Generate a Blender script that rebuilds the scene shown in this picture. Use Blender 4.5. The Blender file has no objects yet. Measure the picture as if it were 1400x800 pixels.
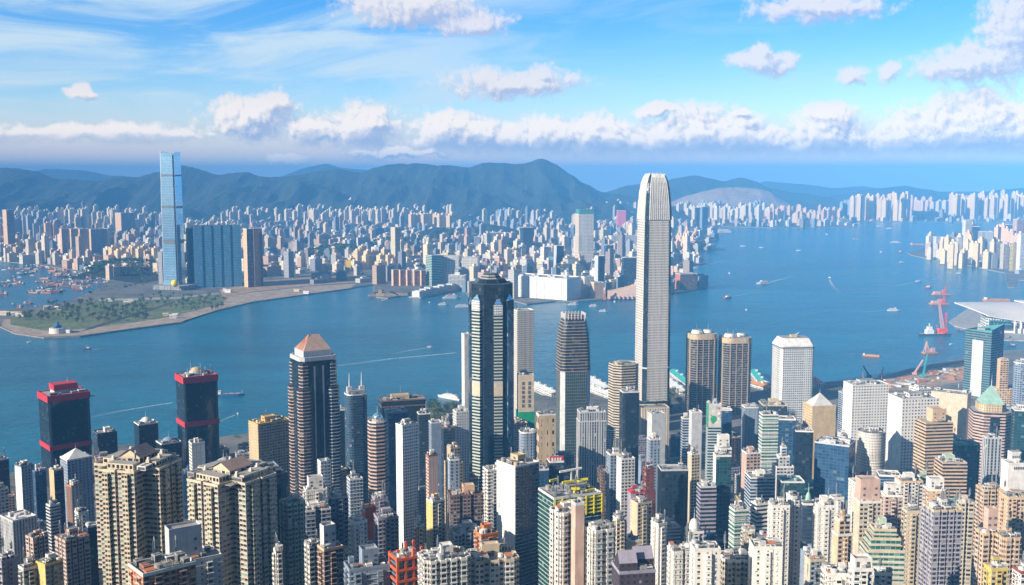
import bpy, math, random
from mathutils import Vector, Matrix
R = math.radians
sc = bpy.context.scene
COL = sc.collection

# ------------------------------------------------------------------ camera
F, HC = 1450.0, 410.0                 # focal length in photo pixels (1400 wide), eye height in metres
PITCH = math.atan(163.0 / F)
cam_d = bpy.data.cameras.new("camera")
cam = bpy.data.objects.new("camera", cam_d)
COL.objects.link(cam)
cam.location = (0, 0, HC)
cam.rotation_euler = (R(90) - PITCH, 0, 0)
cam_d.sensor_fit = 'HORIZONTAL'
cam_d.sensor_width = 36.0
cam_d.lens = 36.0 * F / 1400.0
cam_d.clip_start = 5.0
cam_d.clip_end = 150000.0
sc.camera = cam

# ------------------------------------------------------------------ exposure / engine
sc.view_settings.view_transform = 'Standard'
sc.view_settings.look = 'None'
EXPO = 0.88
sc.view_settings.exposure = EXPO
sc.view_settings.gamma = 1.0
sc.render.engine = 'CYCLES'
cy = sc.cycles
cy.max_bounces = 6
cy.diffuse_bounces = 2
cy.glossy_bounces = 3
cy.transmission_bounces = 2
cy.volume_bounces = 0
cy.transparent_max_bounces = 6
cy.caustics_reflective = False
cy.caustics_refractive = False
cy.use_denoising = True
cy.sample_clamp_indirect = 4.0

# ------------------------------------------------------------------ sun
SUN_AZ, SUN_EL = -123.0, 24.0         # azimuth from the view direction (negative: to the west), elevation
HAZE = 0.000094
sdir = Vector((math.sin(R(SUN_AZ)) * math.cos(R(SUN_EL)), math.cos(R(SUN_AZ)) * math.cos(R(SUN_EL)), math.sin(R(SUN_EL))))
sun_d = bpy.data.lights.new("sun", 'SUN')
sun_d.energy = 5.0
sun_d.angle = R(0.53)
sun_d.color = (1.0, 0.88, 0.73)
sun = bpy.data.objects.new("sun", sun_d)
COL.objects.link(sun)
sun.location = sdir * 3000
sun.rotation_euler = (-sdir).to_track_quat('-Z', 'Y').to_euler()

# ------------------------------------------------------------------ pixel <-> world
CP, SP = math.cos(PITCH), math.sin(PITCH)
def ray(px, py):
    cx, cyy = (px - 700.0) / F, (400.0 - py) / F
    return Vector((cx, CP + cyy * SP, -SP + cyy * CP))
def at_y(px, py, y):
    d = ray(px, py); t = y / d.y
    return Vector((d.x * t, y, HC + d.z * t))
def at_z(px, py, z=0.0):
    d = ray(px, py); t = (z - HC) / d.z
    return Vector((d.x * t, d.y * t, z))
def to_px(p):
    v = Vector((p[0], p[1], p[2] - HC))
    f = v.y * CP - v.z * SP
    u = v.y * SP + v.z * CP
    return (700 + F * v.x / f, 400 - F * u / f)

# ------------------------------------------------------------------ node helper
class NT:
    def __init__(s, tree):
        s.t = tree; s.L = tree.links
    def n(s, typ, **kw):
        nd = s.t.nodes.new(typ)
        for k, v in kw.items(): setattr(nd, k, v)
        return nd
    def put(s, sock, v):
        if v is None: return
        if isinstance(v, bpy.types.NodeSocket): s.L.new(v, sock)
        elif isinstance(v, (tuple, list)) and len(v) == 3 and len(sock.default_value) == 4: sock.default_value = (*v, 1)
        else: sock.default_value = v
    def m(s, op, a, b=None, c=None, clamp=False):
        nd = s.n('ShaderNodeMath', operation=op, use_clamp=clamp)
        s.put(nd.inputs[0], a); s.put(nd.inputs[1], b); s.put(nd.inputs[2], c)
        return nd.outputs[0]
    def v(s, op, a, b=None, c=None, out=0):
        nd = s.n('ShaderNodeVectorMath', operation=op)
        s.put(nd.inputs[0], a)
        if op == 'SCALE': s.put(nd.inputs['Scale'], b)
        else:
            s.put(nd.inputs[1], b); s.put(nd.inputs[2], c)
        return nd.outputs['Value'] if out else nd.outputs[0]
    def sep(s, a):
        nd = s.n('ShaderNodeSeparateXYZ'); s.put(nd.inputs[0], a); return nd.outputs
    def comb(s, x=0.0, y=0.0, z=0.0):
        nd = s.n('ShaderNodeCombineXYZ')
        s.put(nd.inputs[0], x); s.put(nd.inputs[1], y); s.put(nd.inputs[2], z)
        return nd.outputs[0]
    def mix(s, f, a, b, blend='MIX'):
        nd = s.n('ShaderNodeMix', data_type='RGBA', blend_type=blend)
        s.put(nd.inputs[0], f); s.put(nd.inputs[6], a); s.put(nd.inputs[7], b)
        return nd.outputs[2]
    def step(s, x, lo, hi, a=0.0, b=1.0):
        nd = s.n('ShaderNodeMapRange', interpolation_type='SMOOTHSTEP')
        s.put(nd.inputs[0], x); s.put(nd.inputs[1], lo); s.put(nd.inputs[2], hi); s.put(nd.inputs[3], a); s.put(nd.inputs[4], b)
        return nd.outputs[0]
    def lin(s, x, lo, hi, a=0.0, b=1.0):
        nd = s.n('ShaderNodeMapRange')
        s.put(nd.inputs[0], x); s.put(nd.inputs[1], lo); s.put(nd.inputs[2], hi); s.put(nd.inputs[3], a); s.put(nd.inputs[4], b)
        return nd.outputs[0]
    def noise(s, vec, scale, detail=3.0, rough=0.5, dims='3D', dist=0.0):
        nd = s.n('ShaderNodeTexNoise', noise_dimensions=dims)
        s.put(nd.inputs['Vector'], vec); s.put(nd.inputs['Scale'], scale); s.put(nd.inputs['Detail'], detail)
        s.put(nd.inputs['Roughness'], rough); s.put(nd.inputs['Distortion'], dist)
        return nd.outputs[0]

# ------------------------------------------------------------------ world: Nishita sky with clouds by direction
W = bpy.data.worlds.new("World"); sc.world = W; W.use_nodes = True
wt = W.node_tree; wt.nodes.clear(); g = NT(wt)

CLOUDS = [  # (px, py, half width, half height): cumulus band over the far hills
    (345, 160, 58.2, 29), (374, 142, 22.4, 21.8), (425, 178, 33.6, 21.8), (497, 174, 49.3, 31.9), (605, 184, 47, 34.8), (625, 172, 33.6, 21.8), (655, 188, 44.8, 29),
    (692, 194, 40.3, 26.1), (737, 185, 35.8, 31.9), (764, 191, 31.4, 29), (812, 187, 40.3, 31.9), (838, 194, 44.8, 29), (875, 200, 40.3, 26.1), (912, 194, 47, 31.9),
    (958, 182, 51.5, 40.6), (1002, 190, 51.5, 37.7), (1042, 200, 47, 29), (1128, 194, 51.5, 43.5), (1168, 200, 40.3, 34.8), (1240, 199, 47, 39.1),
    (1288, 186, 58.2, 49.3), (1340, 184, 58.2, 58), (1396, 186, 44.8, 49.3), (1132, 160, 33.6, 18.8), (20, 186, 42, 10), (80, 182, 60, 11), (190, 184, 85, 14), (1470, 184, 67.2, 52.2), (-80, 180, 80, 20)]
HIGH = [
    (700, 114, 92, 19), (738, 102, 26, 15), (1045, 86, 44, 15), (1043, 74, 18, 16), (1125, 10, 85, 20), (1305, 92, 48, 18), (1345, 84, 60, 26), (1388, 40, 42, 55),
    (1215, 101, 17, 14), (1166, 104, 22, 12), (900, 149, 34, 11), (114, 128, 20, 9), (395, 218, 34, 8), (545, 208, 70, 9), (560, 8, 90, 26), (640, 30, 60, 16), (1010, 156, 18, 8)]
def azel(px, py):
    d = ray(px, py).normalized()
    return math.atan2(d.x, d.y) * 14.5, math.asin(d.z) * 14.5

cg = bpy.data.node_groups.new("cloud_field", 'ShaderNodeTree')
cg.interface.new_socket("Vector", in_out='INPUT', socket_type='NodeSocketVector')
cg.interface.new_socket("Density", in_out='OUTPUT', socket_type='NodeSocketFloat')
c = NT(cg)
gi, go = c.n('NodeGroupInput'), c.n('NodeGroupOutput')
uv = gi.outputs[0]
w1 = c.n('ShaderNodeTexNoise', noise_dimensions='2D'); c.put(w1.inputs['Vector'], uv); w1.inputs['Scale'].default_value = 2.2; w1.inputs['Detail'].default_value = 3
warp = c.v('MULTIPLY', c.v('SUBTRACT', w1.outputs['Color'], (0.5, 0.5, 0.5)), (0.34, 0.26, 0))
wuv = c.v('ADD', uv, warp)
def chain(lst):
    acc = None
    for (px, py, a, b) in lst:
        u0, v0 = azel(px, py); a /= 100.0; b /= 100.0
        q = c.v('MULTIPLY_ADD', wuv, (1 / a, 1 / b, 0), (-u0 / a, -v0 / b, 0))
        l = c.v('LENGTH', q, out=1)
        acc = l if acc is None else c.m('SMOOTH_MIN', acc, l, 0.25)
    return c.m('SUBTRACT', 1.0, acc)
sx, sy, _ = c.sep(wuv); _gx, gsy, _ = c.sep(uv)
band = chain(CLOUDS)
base_v = c.m('MULTIPLY_ADD', c.step(sx, -4.5, 1.0), -0.16, 0.36)
flat = c.m('MULTIPLY', c.m('SUBTRACT', gsy, base_v), 3.2)
high = chain(HIGH)
vo = c.n('ShaderNodeTexVoronoi', voronoi_dimensions='2D', feature='F1', normalize=True)
c.put(vo.inputs['Vector'], wuv); vo.inputs['Scale'].default_value = 5.5; vo.inputs['Detail'].default_value = 3.0; vo.inputs['Roughness'].default_value = 0.55; vo.inputs['Lacunarity'].default_value = 2.3
bil = c.m('SUBTRACT', 0.42, vo.outputs['Distance'])
nz = c.m('SUBTRACT', c.noise(uv, 7.0, 6.0, 0.62, '2D'), 0.5)
nn = c.m('MULTIPLY_ADD', bil, 1.05, c.m('MULTIPLY', nz, 0.65))
bd = c.m('SMOOTH_MIN', c.m('ADD', c.m('ADD', band, 0.08), nn), c.m('MULTIPLY_ADD', nn, 0.3, flat), 0.15)
dn = c.m('MAXIMUM', bd, c.m('ADD', c.m('MULTIPLY_ADD', high, 0.9, 0.05), nn))
c.put(go.inputs[0], dn)

tc = g.n('ShaderNodeTexCoord')
dx, dy, dz = g.sep(tc.outputs['Generated'])
U = g.m('MULTIPLY', g.m('ARCTAN2', dx, dy), 14.5)
V = g.m('MULTIPLY', g.m('ARCSINE', dz), 14.5)
P = g.comb(U, V, 0)
def field(vec):
    nd = g.n('ShaderNodeGroup'); nd.node_tree = cg; g.put(nd.inputs[0], vec); return nd.outputs[0]
d0 = field(P)
d1 = field(g.v('ADD', P, (-0.16, 0.20, 0)))
d2 = field(g.v('ADD', P, (-0.045, 0.06, 0)))
sky = g.n('ShaderNodeTexSky', sky_type='NISHITA', sun_disc=False)
sky.sun_elevation = R(SUN_EL)
sky.sun_rotation = R(SUN_AZ)
sky.altitude = 400.0
sky.air_density = 1.1
sky.dust_density = 0.3
sky.ozone_density = 2.2
SKY_STR = 0.12
K = 1.0 / SKY_STR / 2 ** EXPO
def kc(r, gg, b): return (r * K, gg * K, b * K)
tint = g.mix(g.step(V, 0.0, 2.4), (0.66, 0.74, 0.92), (0.172, 0.485, 0.84))
zen = g.step(V, 2.6, 8.0, 1.0, 0.24)
base = g.mix(1.0, g.mix(1.0, sky.outputs[0], tint, 'MULTIPLY'), g.comb(zen, zen, zen), 'MULTIPLY')
# thin high cirrus to the west
cu = g.v('MULTIPLY', g.v('ADD', P, g.comb(0, g.m('MULTIPLY', U, -0.06), 0)), (0.22, 1.25, 0))
ci = g.noise(cu, 1.5, 7.0, 0.6, '2D', 0.6)
cim = g.m('MULTIPLY', g.step(U, 3.5, -3.0), g.step(V, 0.35, 1.0))
cimr = g.m('MULTIPLY', g.step(U, 1.0, 6.0, 0.25, 0.12), g.step(V, 0.3, 1.0))
ca = g.m('MULTIPLY', g.step(ci, 0.34, 0.66), g.m('MAXIMUM', g.m('MULTIPLY', cim, 0.85), cimr))
base = g.mix(ca, base, kc(0.70, 0.86, 0.96))
# pale veil low over the hills
veil = g.m('MULTIPLY', g.step(V, 0.95, 0.1), g.lin(g.noise(g.v('MULTIPLY', P, (0.4, 2.0, 0)), 1.6, 5, 0.55, '2D'), 0.3, 0.7, 0.62, 0.95))
base = g.mix(veil, base, g.mix(g.step(U, -5, 3), kc(1.05, 0.88, 0.86), kc(0.95, 0.80, 0.84)))
alpha = g.m('MULTIPLY', g.step(d0, -0.10, 0.52), g.step(V, -0.02, 0.1))
lit = g.m('ADD', g.m('MULTIPLY_ADD', g.m('SUBTRACT', d0, d1), 0.48, 0.50), g.m('MULTIPLY', g.m('SUBTRACT', d0, d2), 1.15), clamp=True)
shade_c = g.mix(g.step(V, 0.4, 1.3), kc(0.46, 0.56, 0.80), kc(0.50, 0.56, 0.78))
lit_c = g.mix(g.step(V, 0.5, 1.2), kc(1.30, 1.16, 1.03), kc(1.0, 0.92, 0.91))
ccol = g.mix(g.lin(lit, 0.10, 0.92), shade_c, lit_c)
amax = g.mix(g.step(V, 0.9, 1.4), (0.96, 0.96, 0.96), (0.80, 0.80, 0.80))
skyc = g.mix(g.m('MULTIPLY', alpha, g.sep(amax)[0]), base, ccol)
bg = g.n('ShaderNodeBackground'); bg.inputs[1].default_value = SKY_STR
g.put(bg.inputs[0], skyc)
wo = g.n('ShaderNodeOutputWorld'); wt.links.new(bg.outputs[0], wo.inputs[0])
W.cycles.sampling_method = 'MANUAL'
W.cycles.sample_map_resolution = 512
# ------------------------------------------------------------------ materials
MATS = {}
def newmat(name):
    m = bpy.data.materials.new(name); m.use_nodes = True
    t = m.node_tree; t.nodes.clear(); q = NT(t)
    bs = q.n('ShaderNodeBsdfPrincipled'); out = q.n('ShaderNodeOutputMaterial')
    t.links.new(bs.outputs[0], out.inputs[0])
    MATS[name] = m
    return m, q, bs
def plain(name, col, rough=0.75, var=0.22, scale=0.15, metal=0.0, spec=0.4):
    """painted / concrete / metal surface with weathering blotches and streaks"""
    if name in MATS: return MATS[name]
    m, q, bs = newmat(name)
    tc = q.n('ShaderNodeTexCoord'); ob = tc.outputs['Object']
    a = q.noise(ob, scale, 5, 0.6)
    b = q.noise(q.v('MULTIPLY', ob, (1, 1, 0.08)), scale * 5, 3, 0.6)
    k = q.m('MULTIPLY', q.lin(a, 0.3, 0.7, 1 - var, 1 + var * 0.35), q.lin(b, 0.3, 0.75, 1.03, 1 - var))
    q.put(bs.inputs['Base Color'], q.mix(1.0, (*col, 1), q.comb(k, k, k), 'MULTIPLY'))
    bs.inputs['Roughness'].default_value = rough; bs.inputs['Metallic'].default_value = metal
    bs.inputs['Specular IOR Level'].default_value = spec
    return m
def facade(name, wall, glass, x=(0.18, 0.82), y=(0.30, 0.82), span=None, metal=0.0, rough=0.15, pale=0.14, palec=(0.42, 0.42, 0.38), dirt=0.28,
           glass_b=None, tilt=0.03, fin=None, finx=0.1, wallrough=0.75, spec=0.6, rail=None, gap=None):
    """wall with a window grid; UV counts bays (u) and storeys (v)"""
    if name in MATS: return MATS[name]
    m, q, bs = newmat(name)
    uvn = q.n('ShaderNodeUVMap'); u, v, _ = q.sep(uvn.outputs[0])
    fu, fv = q.m('FRACT', u), q.m('FRACT', v)
    cu, cv = q.m('FLOOR', u), q.m('FLOOR', v)
    oi = q.n('ShaderNodeObjectInfo')
    wn = q.n('ShaderNodeTexWhiteNoise', noise_dimensions='3D'); q.put(wn.inputs[0], q.comb(cu, cv, q.m('MULTIPLY', oi.outputs['Random'], 91.0)))
    r1 = wn.outputs[0]; rc = wn.outputs[1]
    r2, r3, r4 = q.sep(rc)
    hc = q.m('FRACT', q.m('MULTIPLY', q.m('SINE', q.m('MULTIPLY_ADD', cu, 12.99, q.m('MULTIPLY', oi.outputs['Random'], 50.0))), 437.5))
    jx = 0.16 if x[1] - x[0] < .75 else 0.0
    mask = q.m('MULTIPLY', q.m('MULTIPLY', q.m('GREATER_THAN', fu, q.m('MULTIPLY_ADD', hc, jx, x[0] - jx / 2)), q.m('LESS_THAN', fu, q.m('MULTIPLY_ADD', hc, -jx, x[1] + jx / 2))), q.m('MULTIPLY', q.m('GREATER_THAN', fv, y[0]), q.m('LESS_THAN', fv, y[1])))
    tc = q.n('ShaderNodeTexCoord'); ob = tc.outputs['Object']
    a = q.noise(ob, 0.06, 4, 0.6)
    b = q.noise(q.v('MULTIPLY', ob, (1, 1, 0.05)), 0.55, 3, 0.6)
    k = q.m('MULTIPLY', q.m('MULTIPLY', q.lin(a, 0.3, 0.7, 1 - dirt * 0.6, 1.04), q.lin(b, 0.35, 0.8, 1.03, 1 - dirt)), q.lin(oi.outputs['Random'], 0, 1, 0.90, 1.06))
    wc = (*wall, 1)
    if span is not None: wc = q.mix(q.m('LESS_THAN', fv, y[0]), wc, (*span, 1))
    if rail is not None:      # every storey's balcony rail in some of the bays
        wc = q.mix(q.m('MULTIPLY', q.m('LESS_THAN', q.m('ABSOLUTE', q.m('SUBTRACT', fv, y[0] * 0.6)), 0.09), q.m('GREATER_THAN', q.m('FRACT', q.m('MULTIPLY', cu, 0.381)), 0.45)), wc, (*rail, 1))
    if name.startswith('res'):      # air conditioners under some windows, drain pipes in some bays
        acm = q.m('MULTIPLY', q.m('MULTIPLY', q.m('LESS_THAN', q.m('ABSOLUTE', q.m('SUBTRACT', fv, .15)), .085), q.m('LESS_THAN', q.m('ABSOLUTE', q.m('SUBTRACT', fu, q.m('MULTIPLY_ADD', r4, .3, .35))), .13)), q.m('GREATER_THAN', r3, .45))
        wc = q.mix(acm, wc, q.mix(r4, (.09, .09, .09), (.45, .45, .43)))
        wc = q.mix(q.m('MULTIPLY', q.m('LESS_THAN', fu, .07), q.m('GREATER_THAN', hc, .62)), wc, (.16, .15, .14))
    wc = q.mix(1.0, wc, q.comb(k, k, k), 'MULTIPLY')
    gl = q.mix(r1, (*glass, 1), (*(glass_b or tuple(min(1, c * 1.9 + 0.006) for c in glass)), 1))
    gl = q.mix(q.m('GREATER_THAN', r2, 1 - pale), gl, q.mix(r3, (*palec, 1), tuple(c * 0.55 for c in palec)))
    if fin is not None:
        fm = q.m('LESS_THAN', q.m('ABSOLUTE', q.m('SUBTRACT', fu, 0.5)), 0.5 - finx)
        wc = q.mix(fm, (*fin, 1), wc)
        mask = q.m('MULTIPLY', mask, fm)
    q.put(bs.inputs['Base Color'], q.mix(mask, wc, gl))
    q.put(bs.inputs['Roughness'], q.m('MULTIPLY_ADD', mask, rough - wallrough, wallrough))
    q.put(bs.inputs['Metallic'], q.m('MULTIPLY', mask, metal))
    q.put(bs.inputs['Specular IOR Level'], q.m('MULTIPLY_ADD', mask, spec - 0.3, 0.3))
    if tilt:
        ge = q.n('ShaderNodeNewGeometry')
        off = q.v('SCALE', q.v('MULTIPLY', q.v('SUBTRACT', rc, (0.5, 0.5, 0.5)), q.comb(mask, mask, mask)), tilt)
        q.put(bs.inputs['Normal'], q.v('NORMALIZE', q.v('ADD', ge.outputs['Normal'], off)))
    return m

C = dict(cream=(.62, .52, .38), white=(.80, .77, .72), pale=(.55, .56, .57), pink=(.62, .43, .35), peach=(.70, .48, .30), tan=(.58, .44, .27), lilac=(.36, .33, .41), brown=(.20, .12, .09),
         redbrown=(.28, .08, .06), concrete=(.33, .32, .30), bluegrey=(.25, .32, .42), mint=(.50, .60, .47), teal=(.08, .28, .28), yellow=(.66, .50, .15), dark=(.035, .045, .06), terracotta=(.50, .20, .10),
         red=(.55, .03, .05), orange=(.72, .22, .04), green=(.03, .35, .16), silver=(.60, .59, .56), vermilion=(.72, .13, .04), black=(.015, .017, .02), gold=(.62, .42, .12), slate=(.10, .12, .15), blue=(.06, .16, .34), roofgrey=(.36, .35, .33), steel=(.45, .47, .5))
for k_, c_ in C.items(): plain(k_, c_, metal=(0.6 if k_ in ('steel',) else 0.0), rough=0.45 if k_ in ('steel', 'silver') else 0.75)
DG = (.012, .018, .025)
for k_ in ('cream', 'white', 'pink', 'peach', 'lilac', 'brown', 'pale', 'mint', 'tan', 'yellow', 'concrete', 'terracotta', 'bluegrey', 'redbrown'):
    facade('res_side_' + k_, C[k_], DG, x=(.42, .62), y=(.38, .70), pale=.2, palec=(.38, .40, .36))
for k_ in ('cream', 'white', 'pink', 'peach', 'lilac', 'brown', 'pale', 'mint', 'tan', 'yellow', 'concrete', 'terracotta', 'bluegrey', 'redbrown'):
    facade('res_' + k_, C[k_], DG, x=(.16, .84), y=(.30, .80), pale=.16, palec=(.38, .40, .36))
facade('res_balcony', C['cream'], (.015, .025, .028), x=(.10, .90), y=(.40, .90), rail=(.10, .33, .25), pale=.20, palec=(.25, .36, .32))
facade('res_pinkrail', (.62, .59, .53), (.015, .022, .025), x=(.07, .93), y=(.42, .92), span=(.57, .43, .34), pale=.24, palec=(.22, .36, .31))
facade('res_small', C['white'], (.02, .022, .028), x=(.34, .70), y=(.34, .72), pale=.25, palec=(.30, .40, .34))
facade('res_mix', (.74, .70, .66), (.02, .024, .03), x=(.26, .80), y=(.30, .74), pale=.34, palec=(.34, .46, .40), span=(.72, .66, .62))
facade('grid_white', C['white'], (.02, .024, .032), x=(.26, .74), y=(.28, .74), pale=.06, dirt=.12)
facade('grid_tan', C['tan'], (.015, .018, .025), x=(.32, .68), y=(.30, .70), pale=.05)
facade('grid_pale', (.62, .62, .60), (.06, .07, .08), x=(.22, .78), y=(.22, .78), pale=.05, dirt=.10)
facade('band_glass', (.04, .05, .06), (.014, .02, .028), x=(.02, .98), y=(.04, .98), pale=.10, palec=(.20, .21, .20), metal=0.3, glass_b=(.05, .07, .09))
facade('band_blue', (.05, .08, .12), (.02, .06, .11), x=(.02, .98), y=(.05, .97), pale=.05, metal=.28, glass_b=(.06, .14, .24))
facade('glass_dark', (.02, .028, .038), (.010, .018, .03), x=(.05, .95), y=(.07, .95), pale=.04, palec=(.10, .13, .15), metal=0.25, rough=.08, glass_b=(.03, .05, .07), span=(.014, .02, .028))
facade('glass_blue', (.06, .10, .16), (.02, .07, .15), x=(.05, .95), y=(.10, .95), pale=.05, palec=(.2, .3, .38), metal=.28, rough=.08, glass_b=(.05, .13, .25))
facade('glass_teal', (.03, .08, .095), (.012, .05, .065), x=(.06, .94), y=(.22, .95), pale=.06, palec=(.2, .34, .34), metal=.28, rough=.08, glass_b=(.03, .11, .13), span=(.03, .07, .085))
facade('glass_green', (.30, .36, .34), (.02, .12, .10), x=(.05, .95), y=(.38, .95), pale=.08, palec=(.2, .4, .34), metal=.28, rough=.08, glass_b=(.04, .24, .19), span=(.48, .53, .50))
facade('glass_sky', (.42, .64, .78), (.38, .62, .78), x=(.02, .98), y=(.05, .98), pale=.0, metal=0.85, rough=.12, glass_b=(.42, .66, .80), tilt=.012, span=(.40, .62, .76))
facade('glass_bank', (.10, .17, .20), (.025, .085, .11), x=(.03, .97), y=(.40, .97), pale=.04, metal=0.45, rough=.1, glass_b=(.05, .15, .18), span=(.16, .22, .24))
facade('shaded_window', (.06, .075, .10), (.01, .014, .02), x=(.15, .85), y=(.25, .80), pale=.12, palec=(.14, .2, .24))  # blue-grey wall darkened: the shade on this front is in the colour
facade('glass_shadow', (.03, .04, .06), (.015, .03, .05), x=(.1, .9), y=(.30, .85), pale=.10, palec=(.16, .22, .28), glass_b=(.04, .07, .1), span=(.05, .07, .10))  # dark glass; on shaded towers the dark colour also stands in for shade
facade('vert_grey', (.50, .51, .52), (.03, .04, .055), x=(.28, .72), y=(.06, .94), pale=.04, span=(.36, .37, .38))
facade('vert_silver', (.68, .63, .56), (.24, .26, .26), x=(.24, .76), y=(.30, .98), pale=.0, metal=.5, rough=.2, glass_b=(.36, .37, .36), dirt=.08, tilt=.02, wallrough=.4)
facade('vert_bluegrey', (.30, .36, .44), (.02, .03, .05), x=(.3, .7), y=(.25, .85), pale=.05)
facade('bars_cream', (.42, .45, .40), (.02, .04, .045), x=(.0, 1.0), y=(.46, 1.0), pale=.02, metal=.3, rough=.1, dirt=.08)
facade('bars_blue', (.42, .48, .56), (.02, .04, .07), x=(.0, 1.0), y=(.45, 1.0), pale=.06, metal=.3, rough=.1)
facade('res_tiny', C['white'], (.02, .022, .028), x=(.40, .62), y=(.36, .70), pale=.25, palec=(.30, .40, .34), dirt=.14)
facade('tower_glass', (.20, .22, .21), (.035, .065, .07), x=(.10, .90), y=(.12, .97), pale=.04, palec=(.16, .18, .15), metal=.4, rough=.08, glass_b=(.05, .10, .09))
facade('glass_harbour', (.18, .36, .52), (.06, .21, .36), x=(.06, .94), y=(.30, .96), pale=.10, palec=(.30, .42, .48), metal=.28, rough=.12, glass_b=(.11, .34, .52), span=(.14, .32, .47))
plain('bronze', (.36, .29, .23)); plain('rose', (.46, .31, .25)); plain('stone', (.60, .56, .48))
facade('louvre', (.30, .30, .30), (.03, .03, .03), x=(.0, 1.0), y=(.5, 1.0), pale=.0, tilt=0)
facade('stone_arch', (.62, .53, .40), (.03, .03, .035), x=(.36, .64), y=(.1, .75), pale=.0)
facade('mansard', (.075, .06, .075), (.02, .02, .03), x=(.34, .66), y=(.3, .75), pale=.1, wallrough=.6)

# far city: colour comes from the building's own paint (colour attribute), windows from the UV grid
def far_mat(name):
    m, q, bs = newmat(name)
    uvn = q.n('ShaderNodeUVMap'); u, v, _ = q.sep(uvn.outputs[0])
    fu, fv = q.m('FRACT', u), q.m('FRACT', v)
    mask = q.m('MULTIPLY', q.m('GREATER_THAN', fu, .3), q.m('GREATER_THAN', fv, .45))
    at = q.n('ShaderNodeAttribute', attribute_name='paint')
    wn = q.n('ShaderNodeTexWhiteNoise', noise_dimensions='2D'); q.put(wn.inputs[0], q.comb(q.m('FLOOR', u), q.m('FLOOR', v)))
    q.put(bs.inputs['Base Color'], q.mix(q.m('MULTIPLY', mask, 0.65), at.outputs[0], q.mix(wn.outputs[0], (.02, .03, .04), (.10, .12, .13))))
    bs.inputs['Roughness'].default_value = 0.6
    return m
FAR = far_mat('far_block')

def leafmat(name, c1, c2, scale=0.6):
    m, q, bs = newmat(name)
    tc = q.n('ShaderNodeTexCoord')
    oi = q.n('ShaderNodeObjectInfo')
    a = q.noise(tc.outputs['Object'], scale, 4, 0.65)
    q.put(bs.inputs['Base Color'], q.mix(q.m('MULTIPLY', q.lin(a, .32, .68), q.lin(oi.outputs['Random'], 0, 1, .6, 1.0)), (*c1, 1), (*c2, 1)))
    bs.inputs['Roughness'].default_value = 0.8
    return m
leafmat('leaf', (.018, .045, .015), (.07, .12, .03)); leafmat('leaf_light', (.04, .08, .02), (.13, .17, .05))
plain('bark', (.10, .07, .05))

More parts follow.
